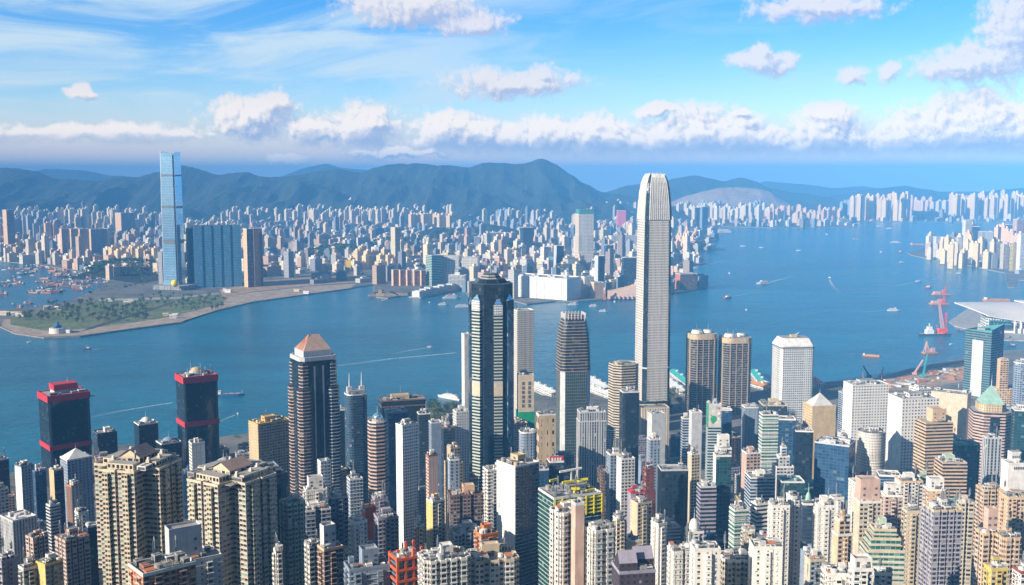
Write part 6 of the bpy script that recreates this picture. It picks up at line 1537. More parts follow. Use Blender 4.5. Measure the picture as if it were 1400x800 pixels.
estate(1300, 1345, 296, 300, 170, 230, 14, CR, 48); estate(1340, 1410, 297, 301, 150, 220, 22, CR, 46); estate(1280, 1310, 288, 292, 110, 150, 8, WH, 44); estate(1330, 1400, 288, 292, 150, 230, 16, WH, 50)
estate(0, 80, 318, 332, 90, 150, 34, (.45, .47, .50), 30); estate(20, 215, 305, 316, 80, 150, 46, WH, 30); estate(146, 215, 358, 362, 55, 80, 18, CR, 26); estate(60, 150, 330, 345, 60, 120, 20, PK, 28); estate(225, 330, 318, 330, 60, 110, 22, WH, 28)
estate(1268, 1400, 345, 358, 40, 90, 26, WH, 26); estate(1285, 1400, 352, 368, 60, 115, 30, CR, 24); estate(1320, 1400, 343, 350, 90, 150, 18, PK, 26); estate(640, 780, 362, 388, 50, 95, 40, (.62, .55, .50), 30); estate(480, 560, 356, 372, 40, 80, 22, CR, 26); estate(925, 952, 326, 348, 40, 75, 18, PK, 24); estate(655, 710, 345, 372, 40, 100, 16, WH, 26)
def block_mesh(b, x, y, z, w, d, h, th, col, fine=True):
    ca, sa = math.cos(th), math.sin(th)
    def tr(p): return (x + p[0] * ca - p[1] * sa, y + p[0] * sa + p[1] * ca)
    pl = [tr(p) for p in rect(w, d)]
    n0 = len(b.f)
    b.prism(pl, z, z + h, 'far_block', 4.5, 5.5)
    b.face([(px_, py_, z + h) for px_, py_ in pl], 'far_block', [(.1, .1)] * 4)
    k = .4 if fine else .45
    p2 = [tr((p[0] + w * .08, p[1] + d * .1)) for p in rect(w * k, d * k)]; hh = 4 + h * .05
    nf = len(b.f)
    for i in range(4):
        j = (i + 1) % 4; b.face([(*p2[i], z + h), (*p2[j], z + h), (*p2[j], z + h + hh), (*p2[i], z + h + hh)], 'far_block', [(.1, .1)] * 4)
    b.face([(px_, py_, z + h + hh) for px_, py_ in p2], 'far_block', [(.1, .1)] * 4)
    if b.col is None: b.col = []
    for f_ in b.f[n0:]: b.col += [*col, 1.0] * len(f_)
def shows(bk):
    px, py = to_px((bk[0], bk[1], bk[2] + bk[5] * .8))
    if not (0 < px < 1400): return False
    return not any(t[0] < px < t[1] and t[5] < bk[1] and t[7] < py < t[2] for t in TAKEN)
blocks.sort(key=lambda k: -(k[3] * k[5]) / (k[1] ** 2) if shows(k) else 0)
SOLO = 345
def zone(px, y):
    if px < 215: return 'behind the boat shelter'
    if px < 400: return 'behind the wide blue-glass slab'
    if px < 560: return 'before the tall lone cream tower' if y < 4600 else 'beyond the tall lone cream tower'
    if px < 700: return 'around the silver-green glass towers' if y < 5200 else 'beyond the wooded knolls'
    if px < 880: return 'around the tall teal-crowned tower' if y < 6000 else 'below the pointed hill'
    if px < 1240: return 'on the far waterfront past the tallest silver tower'
    return 'on the harbour bend'
def tone_of(c_):
    l = sum(c_) / 3
    if c_[2] > c_[0]: return 'blue-grey'
    if l > .64: return 'white' if c_[0] - c_[2] < .14 else 'cream'
    if c_[0] - c_[2] > .2: return 'pinkish'
    return 'pale grey' if l > .48 else 'dark grey'
for bk in blocks[:SOLO]:
    x, y, z, w, d, h, th, col = bk
    b = MB(); block_mesh(b, 0, 0, 0, w, d, h, 0, col)
    o = b.build('tower_block', None, (x, y, z), th)
    hh = 'low' if h < 34 else ('mid-rise' if h < 70 else 'tall')
    lab = '%s %s block %s' % (hh, tone_of(col), zone(to_px((x, y, 3))[0], y))
    tag(o, lab, 'tower block', lab.replace(' block ', ' blocks '))
b = MB()
for bk in blocks[SOLO:]: block_mesh(b, *bk, fine=False)
tag(b.build('distant_city'), kind='stuff')
print('far blocks', len(blocks))
# tree cover on the knolls and street greenery seen as one mass
b = MB(); GR = random.Random(4)
for (kx, ky, kw, kd) in KNOLLS:
    for _ in range(420):
        u, v = GR.uniform(-.9, .9), GR.uniform(-.9, .9)
        if u * u + v * v > .85: continue
        x, y = kx + u * kw, ky + v * kd
        z = 3 + 52 * max(0, 1 - (u * u + v * v)) ** .8
        s_ = GR.uniform(6, 12)
        for _k in range(3):
            t = [Vector((GR.uniform(-1, 1), GR.uniform(-1, 1), GR.uniform(-.4, 1))) * s_ for _ in range(3)]; p = Vector((x, y, z)); b.face([p + t[0], p + t[1], p + t[2]], 'leaf')
for _ in range(5200):
    y = 3500 + 5200 * GR.random() ** 1.3; x = GR.uniform(-.49, .34) * y
    if mnoise.noise((x * .0022, y * .0022, 8.8)) < .02 or not inside(KOW, x, y): continue
    s_ = GR.uniform(5, 11); p = Vector((x, y, GR.uniform(5, 11)))
    for _k in range(3):
        t = [Vector((GR.uniform(-1, 1), GR.uniform(-1, 1), GR.uniform(-.5, .8))) * s_ for _ in range(3)]; b.face([p + t[0], p + t[1], p + t[2]], 'leaf')
tag(b.build('knoll_forest'), kind='stuff')
# ------------------------------------------------------------------ exhibition hall with swept wing roof
def exhibition_hall():
    a = at_z(1322, 452, 3.2); rt = thing('exhibition_hall', 'low white exhibition hall under a pale curved wing-shaped roof', 'exhibition hall', (a.x, a.y, 3.2), R(-14))
    plain('wing_roof', (.62, .58, .54), .45, .08, .02)
    L, Dp = 330.0, 170.0
    b = MB(); outl = [(40, 0), (72, -16), (140, -22), (L, -10), (L, Dp * .8), (80, Dp * .8), (38, Dp * .4)]
    b.prism(outl, 0, 12, 'white', 8, 6, cap='roofgrey'); b.prism(offset(outl, -5), 12, 34, 'res_white', 7, 7, cap='roofgrey'); b.build('wall', rt)
    b = MB(); b.prism([(50, -24), (100, -31), (100, -10), (50, -8)], 12, 30, 'glass_teal', 4, 5, cap='teal'); b.build('glass_bay', rt)
    for k in range(15):
        b = MB(); b.box(-1.6, 1.6, -2, 2, 0, 32, 'white'); b.build('column', rt, (108 + k * 14, -27 + k * .8, 0))
    for (z0_, z1_, xa, xb, x1, y0, y1, bul) in ((33, 54, 46, -8, L + 60, -40, Dp, 9), (50, 66, 190, 140, L + 70, 30, Dp * .9, 6)):
        b = MB(); nu, nv = 24, 12; G_ = {}
        for i in range(nu + 1):
            u = i / nu
            for j in range(nv + 1):
                v = j / nv; xs_ = xa + (xb - xa) * v ** .9; x = xs_ + (x1 - xs_) * u
                y = y0 + (y1 - y0) * v + 26 * (1 - u) ** 2 * (1 - v)
                z = z0_ + (z1_ - z0_) * v ** .75 + bul * math.sin(math.pi * v) * math.sin(math.pi * min(1, u * 1.1)) * 1.5 + (1 - v) * (10 * (1 - u) ** 3 - 12 * math.sin(math.pi * min(.5, u))) + 5 * math.sin(math.pi * u)
                G_[i, j] = (x, y, z)
        for i in range(nu):
            for j in range(nv):
                b.face([G_[i, j], G_[i + 1, j], G_[i + 1, j + 1], G_[i, j + 1]], 'wing_roof'); q_ = [Vector(G_[k]) - Vector((0, 0, 2.6)) for k in ((i, j), (i, j + 1), (i + 1, j + 1), (i + 1, j))]; b.face(q_, 'white')
        for (jj, sgn) in ((0, 1), (nv, -1)):
            for i in range(nu):
                p_, q_ = Vector(G_[i, jj]), Vector(G_[i + 1, jj]); dn_ = Vector((0, 0, 2.6))
                f_ = [p_ - dn_, q_ - dn_, q_, p_]; b.face(f_ if sgn > 0 else f_[::-1], 'pale')
        for j in range(nv):
            p_, q_ = Vector(G_[0, j]), Vector(G_[0, j + 1]); dn_ = Vector((0, 0, 2.6)); b.face([q_ - dn_, p_ - dn_, p_, q_], 'white')
        b.build('wing_roof', rt)
    b = MB(); b.prism([(-26, 30), (10, -34), (70, -50), (200, -56), (200, -24), (60, -18), (8, 2)], -.1, .35, 'quay', cap='quay'); b.build('promenade', rt)
    TAKEN.append((1300, 1420, 470, a.y, a.x + 120, a.y + 80, 200, 412))
exhibition_hall()
for i in range(9):
    p = at_z(1310 + i * 8 + (i % 3) * 3, 455 + i * 1.2, 3.5); plant(p.x, p.y - 4, 3.4, i, 1.0, 'small promenade tree in front of the exhibition hall', 'promenade trees by the exhibition hall')

# ------------------------------------------------------------------ boats: one prototype of each kind, then copies
HM = {}
for nm, cl in (('hull_white', (.75, .74, .72)), ('hull_dark', (.05, .05, .07)), ('hull_red', (.40, .07, .05)), ('hull_orange', (.62, .25, .07)), ('hull_green', (.05, .22, .16)), ('deck_tan', (.42, .33, .22)), ('cabin_white', (.80, .78, .75)), ('hull_blue', (.06, .14, .34)), ('crane_red', (.70, .11, .06)), ('crane_pink', (.72, .42, .38)), ('crane_teal', (.05, .40, .38))): plain(nm, cl, .5, .15, .3)
def hull(L, Wd, h, m, deck, bow=.28, z=-.6):
    b = MB(); a = L / 2; w = Wd / 2
    pl = [(-a, -w * .8), (a - L * bow, -w), (a - L * bow * .3, -w * .5), (a, 0), (a - L * bow * .3, w * .5), (a - L * bow, w), (-a, w * .8)]
    lo = [(x * .95, y * .82) for x, y in pl]
    b.prism(lo, z, h, m, 50, 50, cap=deck, top=pl); b.ring(offset(pl, .02), Wd * .04, h, h + Wd * .07, m)
    return b
def P_ferry():
    r = [('hull', hull(40, 10, 2.5, 'hull_white', 'deck_tan'))]
    b = MB(); b.box(-15, 11, -4.2, 4.2, 2.5, 5.2, 'cabin_white'); b.box(-15.05, 11.05, -4.25, 4.25, 3.3, 4.5, 'slate'); r.append(('lower_deck', b))
    b = MB(); b.box(-12, 7, -3.6, 3.6, 5.2, 7.8, 'cabin_white', 'pale'); b.box(-12.05, 7.05, -3.65, 3.65, 6, 7.1, 'slate'); r.append(('upper_deck', b))
    b = MB(); b.box(2, 6, -2, 2, 7.8, 9.8, 'cabin_white'); r.append(('wheelhouse', b)); b = MB(); b.cyl(-6, 0, 7.8, 11.5, 1.2, 'hull_red', 10); r.append(('funnel', b))
    return r
def P_barge():
    b = MB(); b.box(-20, 20, -6, 6, -.6, 2.2, 'hull_orange', 'deck_tan'); b.ring([(-20, -6), (20, -6), (20, 6), (-20, 6)], .7, 2.2, 3.4, 'hull_orange'); r = [('hull', b)]
    b = MB(); b.prism(rect(30, 8), 2.2, 4.6, 'earth', cap='earth', top=rect(20, 3)); r.append(('cargo_heap', b)); b = MB(); b.box(-19, -15.5, -3, 3, 2.2, 6.4, 'cabin_white'); r.append(('cabin', b))
    return r
def P_lighter():
    r = [('hull', hull(34, 10, 2.6, 'hull_red', 'deck_tan', .2))]
    b = MB(); b.box(-15, -8, -4, 4, 2.6, 8.5, 'cabin_white'); b.box(-15.1, -7.9, -4.1, 4.1, 6, 7.4, 'slate'); r.append(('cabin', b))
    b = MB(); b.cyl(4, 0, 2.6, 19, .6, 'hull_orange', 6); b.bar((4, 0, 4), (14, 0, 18), .8, 'hull_orange'); b.bar((4, 0, 18.5), (14, 0, 18), .3, 'hull_dark'); r.append(('derrick', b))
    b = MB(); b.box(-5, 12, -3.4, 3.4, 2.6, 4.6, 'hull_green', 'deck_tan'); r.append(('hold_cover', b))
    return r
def P_fishing():
    r = [('hull', hull(24, 7, 2.4, 'hull_dark', 'deck_tan'))]
    b = MB(); b.box(-9, 0, -2.6, 2.6, 2.4, 6, 'cabin_white', 'hull_green'); b.box(-9.05, .05, -2.65, 2.65, 4.2, 5.3, 'slate'); r.append(('cabin', b))
    b = MB(); b.cyl(3, 0, 2.4, 12, .25, 'hull_orange', 6); b.bar((3, 0, 11), (9, 0, 4), .2, 'hull_orange'); b.bar((3, 0, 11), (-8, 0, 8), .2, 'hull_orange'); r.append(('mast', b))
    return r
def P_launch():
    r = [('hull', hull(16, 4.6, 1.5, 'hull_white', 'cabin_white', .4))]
    b = MB(); b.box(-5, 3, -1.7, 1.7, 1.5, 3.4, 'cabin_white'); b.box(-5.04, 3.04, -1.74, 1.74, 2.3, 3, 'slate'); r.append(('cabin', b)); b = MB(); b.cyl(-1, 0, 3.4, 6, .12, 'cabin_white', 5); r.append(('mast', b))
    return r
def P_ship():
    r = [('hull', hull(90, 15, 5, 'hull_blue', 'deck_tan', .2))]
    b = MB(); b.box(-40, -26, -6, 6, 5, 17, 'cabin_white'); b.box(-40.1, -25.9, -6.1, 6.1, 13.5, 15.2, 'slate'); r.append(('bridge', b)); b = MB(); b.cyl(-36, 0, 17, 23, 2, 'hull_red', 10); r.append(('funnel', b))
    for x in (-14, 6, 25): b = MB(); b.box(x - 8, x + 8, -5, 5, 5, 7.5, 'hull_red', 'pale'); r.append(('hold_cover', b))
    b = MB(); b.cyl(38, 0, 5, 16, .4, 'cabin_white', 6); r.append(('mast', b))
    return r
def P_liner():
    r = [('hull', hull(120, 20, 6, 'hull_white', 'deck_tan', .25))]
    for k, (x0, x1, w) in enumerate(((-55, 38, 9), (-52, 32, 8.4), (-46, 26, 7.6), (-38, 14, 6.6))):
        b = MB(); z = 6 + k * 3.4; b.box(x0, x1, -w, w, z, z + 3.4, 'cabin_white', 'pale'); b.box(x0 - .1, x1 + .1, -w - .1, w + .1, z + 1, z + 2.2, 'slate'); r.append(('deck_tier', b))
    b = MB(); b.cyl(-22, 0, 19.6, 28, 3.2, 'hull_blue', 12, 2.6); r.append(('funnel', b)); b = MB(); b.cyl(10, 0, 19.6, 30, .4, 'cabin_white', 6); r.append(('mast', b))
    return r
def P_tug():
    r = [('hull', hull(22, 7.5, 2.8, 'hull_red', 'deck_tan', .35))]
    b = MB(); b.box(-5, 4, -2.6, 2.6, 2.8, 5.6, 'cabin_white'); b.box(-1, 3.5, -2, 2, 5.6, 8, 'cabin_white'); b.box(-1.04, 3.54, -2.04, 2.04, 6.5, 7.5, 'slate'); r.append(('wheelhouse', b)); b = MB(); b.cyl(-3, 0, 5.6, 9, .9, 'hull_orange', 8); r.append(('funnel', b))
    return r
PROTO = {}
BOATLEN = dict(ferry=40, barge=40, lighter=34, fishing_boat=24, launch=16, cargo_ship=90, liner=120, tug=22)
MK = dict(ferry=P_ferry, barge=P_barge, lighter=P_lighter, fishing_boat=P_fishing, launch=P_launch, cargo_ship=P_ship, liner=P_liner, tug=P_tug)
def boat(kind, px, py, lpx, ang, label, cat=None, group=None):
    """ang: heading in degrees as seen from above (0 = to the right)"""
    p = at_z(px, py, 0); lpx = max(lpx, 7)
    if kind not in PROTO: PROTO[kind] = [(n_, b_.mesh(n_)) for n_, b_ in MK[kind]()]
    o = thing(kind, label, cat or kind.replace('_', ' '), (p.x, p.y, 0), R(ang), group)
    k = lpx / F * p.y / BOATLEN[kind]; o.scale = (k, k, k)
    for n_, me in PROTO[kind]: put(n_, me, o)
    return o
m, q, bs = newmat('foam')
tc = q.n('ShaderNodeTexCoord'); ob = tc.outputs['UV']
fx, fy, _ = q.sep(ob)
nz = q.noise(q.v('MULTIPLY', ob, (26, 2.6, 1)), 1.6, 5, .65, '2D')
edge = q.m('MULTIPLY', q.step(fy, 0, .35), q.step(fy, 1, .65))
al = q.m('MULTIPLY', q.m('MULTIPLY', edge, q.step(fx, 0, .06)), q.m('MULTIPLY', q.lin(fx, 0, 1, 1.0, .0), q.lin(nz, .30, .66, .15, 1.25)), clamp=True)
bs.inputs['Base Color'].default_value = (.62, .78, .80, 1); bs.inputs['Roughness'].default_value = .8
q.put(bs.inputs['Alpha'], q.m('MULTIPLY', al, .8))
def wake(pts, w0, w1):
    """white water left behind a moving boat: a strip lying on the sea, first point at the stern"""
    P_ = [at_z(x, y, .12) for x, y in pts]; b = MB(); n = len(P_); S = 6; pl = []
    for i in range(n - 1):
        for s_ in range(S): pl.append(P_[i].lerp(P_[i + 1], s_ / S))
    pl.append(P_[-1]); N = len(pl)
    for i in range(N - 1):
        d = (pl[i + 1] - pl[i]).normalized(); nr = Vector((-d.y, d.x, 0)); a, c_ = i / (N - 1), (i + 1) / (N - 1)
        wa, wb = w0 + (w1 - w0) * a, w0 + (w1 - w0) * c_
        b.face([pl[i] - nr * wa, pl[i + 1] - nr * wb, pl[i + 1] + nr * wb, pl[i] + nr * wa], 'foam', [(a, 0), (c_, 0), (c_, 1), (a, 1)])
    tag(b.build('wake_foam'), kind='stuff')
BR = random.Random(55)
# the crowded boat shelter
nb = 0; spots = []
while nb < 105:
    k = BR.random()
    if k < .18: px, py = BR.uniform(0, 34), BR.uniform(368, 392)
    elif k < .52: t = BR.random(); px, py = 36 + t * 118 + BR.uniform(-6, 6), 366 + t * 22 + BR.gauss(0, 5.0)
    elif k < .76: px, py = BR.gauss(62, 16), BR.gauss(389, 7)
    elif k < .92: px, py = BR.gauss(102, 14), BR.gauss(387, 6)
    else: px, py = BR.uniform(8, 110), BR.uniform(412, 428)
    w = gz(px, py)
    if inside(KOW, *w) or any((px - a) ** 2 + ((py - c_) * 2.4) ** 2 < 22 for a, c_ in spots): continue
    spots.append((px, py)); nb += 1
    kind = BR.choice(('lighter', 'lighter', 'fishing_boat', 'launch', 'barge', 'fishing_boat'))
    desc = {'lighter': 'red cargo lighter with orange derrick moored in the crowded boat shelter', 'fishing_boat': 'dark fishing boat with white cabin moored in the crowded boat shelter', 'launch': 'white launch moored in the crowded boat shelter', 'barge': 'orange deck barge moored in the crowded boat shelter'}[kind]
    boat(kind, px, py, {'lighter': 11, 'fishing_boat': 8, 'launch': 6, 'barge': 12}[kind] * BR.uniform(.85, 1.25), BR.choice((0, 20, 160, 180, -30, 150)), desc, None, kind.replace('_', ' ') + 's in the boat shelter')
boat('lighter', 75, 400, 22, 8, 'large red lighter lying in front of the boat shelter pack', None)
boat('lighter', 106, 396, 17, 176, 'dark red lighter with derrick near the shelter mouth', None)
boat('lighter', 3, 403, 16, 176, 'red lighter cut off by the frame edge on the calm basin', None)
for a in [
    ('launch', 40, 468, 7, 200, 'small white launch just off the grassy headland'), ('fishing_boat', 119, 477, 11, 172, 'dark working boat with short wake off the grassy headland'),
    ('cargo_ship', 314, 541, 40, 8, 'low grey-hulled cargo ship behind the second red-belted block'), ('launch', 325, 566, 7, 120, 'tiny white launch before the golden-topped block'), ('fishing_boat', 126, 541, 7, 30, 'little dark boat passing the first red-belted block'),
    ('launch', 588, 475, 9, 10, 'speeding white launch pulling a thin wake in mid harbour'), ('liner', 614, 545, 44, 140, 'big white ferry docked by the waterside trees'),
    ('ferry', 525, 411, 7, 20, 'small white ferry off the yellow-towered pier'), ('launch', 587, 414, 7, 90, 'white-green sailing launch off the cruise terminal'), ('ferry', 618, 408, 26, 14, 'white ferry lying just past the cruise terminal'), ('liner', 634, 420, 24, 12, 'white two-funnelled vessel nosing into the terminal basin'), ('ferry', 606, 417, 15, 8, 'turquoise-lit ferry alongside the terminal basin'),
    ('ferry', 784, 417, 16, 6, 'white ferry at the pier before the white shopping wall'), ('ferry', 812, 419, 14, 6, 'cream ferry at the pier before the slim waterfront tower'), ('ferry', 825, 426, 13, 2, 'open-decked cream ferry off the clock tower'), ('launch', 840, 413, 8, 90, 'white launch off the sloped hall'),
    ('launch', 951, 367, 8, 10, 'white launch with faint wake past the quay hotel'), ('launch', 997, 374, 5, 90, 'speck of a white yacht in the open channel'), ('tug', 995, 408, 13, 30, 'red and white tug in the open channel'), ('ferry', 1043, 388, 20, 195, 'white passenger ferry throwing a wake in mid channel'), ('launch', 1020, 424, 5, 90, 'lone white dot of a yacht beyond the pale gridded tower'),
    ('launch', 1016, 337, 8, 0, 'white launch at the narrows before the low far coast'), ('launch', 1041, 339, 5, 0, 'tiny launch in the narrows'), ('liner', 986, 318, 28, 180, 'white cruise liner moored by the twin glass tower'), ('launch', 1130, 321, 5, 90, 'white speck of a yacht before the runway strip'), ('barge', 1170, 327, 7, 0, 'tan barge in the far narrows'),
    ('ferry', 1216, 313, 9, 0, 'distant white ferry beneath the cream estates'), ('launch', 1202, 310, 5, 0, 'distant launch beneath the cream estates'), ('liner', 1225, 332, 15, 0, 'white ship anchored off the harbour bend'), ('barge', 1254, 335, 18, 0, 'white-decked barge moored at the harbour bend tip'), ('launch', 1204, 345, 4, 80, 'small yacht crossing off the harbour bend'), ('tug', 1231, 345, 7, 0, 'red tug off the harbour bend tip'), ('ferry', 1232, 359, 7, 190, 'stubby white ferry nearing the harbour bend'),
    ('launch', 1092, 343, 4, 0, 'lone dot of a launch in the wide reach'), ('launch', 1134, 380, 6, 95, 'white launch leaving a pale streak in the wide reach'), ('ferry', 1222, 425, 18, 0, 'long white ferry in the open reach before the exhibition hall'), ('tug', 1269, 394, 10, 0, 'red tug beside the orange crane barges'),
    ('barge', 1191, 487, 22, -24, 'single orange barge adrift before the near shore'), ('tug', 1289, 361, 8, 0, 'dark red tug below the white harbour-bend slabs'), ('fishing_boat', 1301, 366, 8, 0, 'dark-hulled boat below the harbour-bend slabs'), ('launch', 1311, 374, 6, 0, 'pale pink launch off the harbour-bend quay'), ('launch', 1256, 385, 9, 14, 'white launch racing toward the crane barges'), ('launch', 1301, 471, 6, 20, 'teal launch beside the exhibition headland'),
    ('fishing_boat', 1383, 473, 11, 170, 'dark boat moored behind the teal bank tower'), ('launch', 1396, 481, 8, 170, 'white launch at the frame edge behind the peach stepped tower'), ('barge', 1362, 412, 34, 0, 'long dark barge behind the exhibition hall roof')]:
    boat(*a)
wake([(628, 482), (585, 486), (530, 491), (470, 499), (400, 507)], 5, 11); wake([(240, 550), (200, 556), (160, 563), (110, 573)], 3, 8)
wake([(584, 475.5), (560, 479), (536, 484)], 2.2, 9); wake([(1052, 386), (1068, 382), (1090, 377)], 5, 16); wake([(1003, 405), (1020, 402), (1060, 396)], 2, 8); wake([(124, 477), (140, 477.5)], 3, 7)
wake([(955, 365), (975, 360), (1000, 352)], 2, 8); wake([(1134, 382), (1138, 390), (1150, 402)], 4, 14); wake([(1252, 386), (1220, 391), (1170, 398)], 2, 8); wake([(1212, 425), (1180, 426), (1120, 425.5)], 2, 6); wake([(322, 567), (310, 572), (290, 580)], 1.5, 4)

# ------------------------------------------------------------------ floating cranes and work barges off the exhibition hall
def lattice(b, a, c_, w0, w1, n, m):
    a, c_ = Vector(a), Vector(c_); d = (c_ - a).normalized(); s_ = d.cross(Vector((0, 1, 0))).normalized(); f_ = d.cross(s_).normalized()
    pr = None
    for i in range(n + 1):
        t = i / n; p = a.lerp(c_, t); w = w0 + (w1 - w0) * t
        cs = [p + s_ * w * i_ + f_ * w * j_ for i_, j_ in ((-1, -1), (1, -1), (1, 1), (-1, 1))]
        if pr:
            for k in range(4):
                b.bar(pr[k], cs[k], .9, m); b.bar(pr[k], cs[(k + 1) % 4], .6, m)
        pr = cs
def crane_barge():
    p = at_z(1279, 458, 0); k = p.y / F
    rt = thing('floating_crane', 'big floating crane with tall red and pink lattice jib by the exhibition hall', 'floating crane', (p.x, p.y, 0), R(4))
    b = MB(); b.box(-22 * k, 20 * k, -9, 9, -.6, 4, 'hull_dark', 'deck_tan'); b.build('hull', rt)
    b = MB(); b.box(-14 * k, -4 * k, -7, 7, 4, 14, 'cabin_white'); b.box(-12 * k, -6 * k, -5, 5, 14, 22, 'cabin_white', 'pale'); b.cyl(-9 * k, 0, 22, 30, 2, 'pale', 10); b.build('deck_house', rt)
    b = MB(); b.box(3 * k, 15 * k, -8, 8, 4, 17, 'crane_red'); b.cyl(9 * k, 0, 4, 7, 12, 'crane_red', 16); b.build('crane_house', rt)
    b = MB(); lattice(b, (10 * k, 0, 15), (2 * k, 0, 50 * k), 3.2, 1.6, 14, 'crane_pink'); b.build('jib', rt)
    b = MB(); lattice(b, (13 * k, 0, 15), (14 * k, 0, 31 * k), 2.6, 1.2, 6, 'crane_red'); b.bar((14 * k, 0, 31 * k), (2 * k, 0, 50 * k), .5, 'hull_dark'); b.build('back_mast', rt)
    b = MB(); b.bar((2 * k, 0, 50 * k), (1 * k, 0, 14 * k), .4, 'hull_dark'); b.box(k - 1.5, k + 1.5, -1.5, 1.5, 12 * k, 14 * k, 'crane_red'); b.build('hook_line', rt)
    for (px, py, L, lab) in ((1284, 416, 26, 'orange work barge stacked with machinery above the crane jib'), (1286, 403, 24, 'farther orange work barge with a short red mast')):
        p = at_z(px, py, 0); k2 = p.y / F; r2 = thing('work_barge', lab, 'work barge', (p.x, p.y, 0), R(6))
        b = MB(); b.box(-L / 2 * k2, L / 2 * k2, -10, 10, -.6, 4, 'hull_orange', 'deck_tan'); b.build('hull', r2)
        b = MB(); b.box(-L * .42 * k2, -L * .05 * k2, -6, 6, 4, 11, 'crane_pink'); b.build('deck_load', r2)
        b = MB(); b.box(L * .1 * k2, L * .3 * k2, -6, 6, 4, 16, 'crane_red', 'pale'); b.build('deck_house', r2)
        b = MB(); lattice(b, (L * .3 * k2, 0, 4), (L * .24 * k2, 0, 12 * k2), 2, 1, 5, 'crane_red'); b.build('mast', r2)
    p = at_z(1270, 483, 0); k = p.y / F; r3 = thing('derrick_barge', 'small derrick barge with a rusty triangular frame nearest the shore', 'derrick barge', (p.x, p.y, 0), R(12))
    b = MB(); b.box(-9 * k, 11 * k, -7, 7, -.6, 3, 'hull_orange', 'deck_tan'); b.build('hull', r3)
    b = MB(); b.bar((-7 * k, -4, 3), (-4 * k, 0, 17 * k), 1.4, 'crane_pink'); b.bar((-1 * k, 4, 3), (-4 * k, 0, 17 * k), 1.4, 'crane_pink'); b.bar((-7 * k, 4, 3), (-4 * k, 0, 17 * k), 1.4, 'crane_pink'); b.bar((-1 * k, -4, 3), (-4 * k, 0, 17 * k), 1.4, 'crane_pink'); b.bar((-6 * k, 0, 7 * k), (-2 * k, 0, 7 * k), 1.2, 'crane_pink'); b.build('frame', r3)
    b = MB(); b.box(2 * k, 8 * k, -4, 4, 3, 12, 'crane_pink', 'pale'); b.build('deck_house', r3)
crane_barge()
for (px, py, tipx, tipy, m_, lab) in ((1262, 516, 1268, 484, 'crane_teal', 'teal crawler crane on the earthy building site'), (1250, 513, 1262, 492, 'crane_pink', 'magenta-tinted crawler crane on the earthy building site'), (1188, 516, 1180, 500, 'hull_dark', 'dark thin-jibbed crane by the shore behind the white punched-window tower'), (1205, 515, 1208, 502, 'pale', 'pale thin-jibbed crane by the shore behind the white punched-window tower')):
    p = at_z(px, py, 3.3); tp = at_y(tipx, tipy, p.y)
    r_ = thing('crawler_crane', lab, 'crane', (p.x, p.y, 3.3), 0)
    b = MB(); b.box(-4, 4, -3, 3, 1.5, 5.5, m_); b.build('cab', r_); b = MB(); b.box(-4.5, 4.5, -3.6, -1.6, 0, 1.5, 'slate'); b.box(-4.5, 4.5, 1.6, 3.6, 0, 1.5, 'slate'); b.build('tracks', r_)
    b = MB(); lattice(b, (0, 0, 4), (tp.x - p.x, 0, tp.z - 3.3), 1.1, .6, 10, m_); b.build('jib', r_)
ER = random.Random(3)
for i in range(40):
    px, py = ER.uniform(1205, 1318), 0; py = 531 - (px - 1195) * .16 + ER.uniform(-9, 5)
    p = at_z(px, py, 3.3); k = i % 3
    lab, cat, mt = (('brown spoil heap on the earthy building site', 'spoil heap', 'earth'), ('rust-red site shed on the earthy building site', 'site shed', 'terracotta'), ('pale site cabin on the earthy building site', 'site cabin', 'pale'))[k]
    b = MB(); w, d, h = ER.uniform(9, 22), ER.uniform(6, 12), ER.uniform(2.5, 5)
    if k == 0: b.prism(octo(w, d, .25), 0, h, mt, cap=mt, top=[(x * .35 + ER.uniform(-1, 1), y * .3) for x, y in octo(w, d, .25)])
    else: b.box(-w / 2, w / 2, -d / 2, d / 2, 0, h, mt, 'roofgrey' if k == 2 else mt)
    tag(b.build(cat.replace(' ', '_'), None, (p.x, p.y, 3.3), ER.uniform(-.4, .4)), lab, cat, cat + 's on the building site')

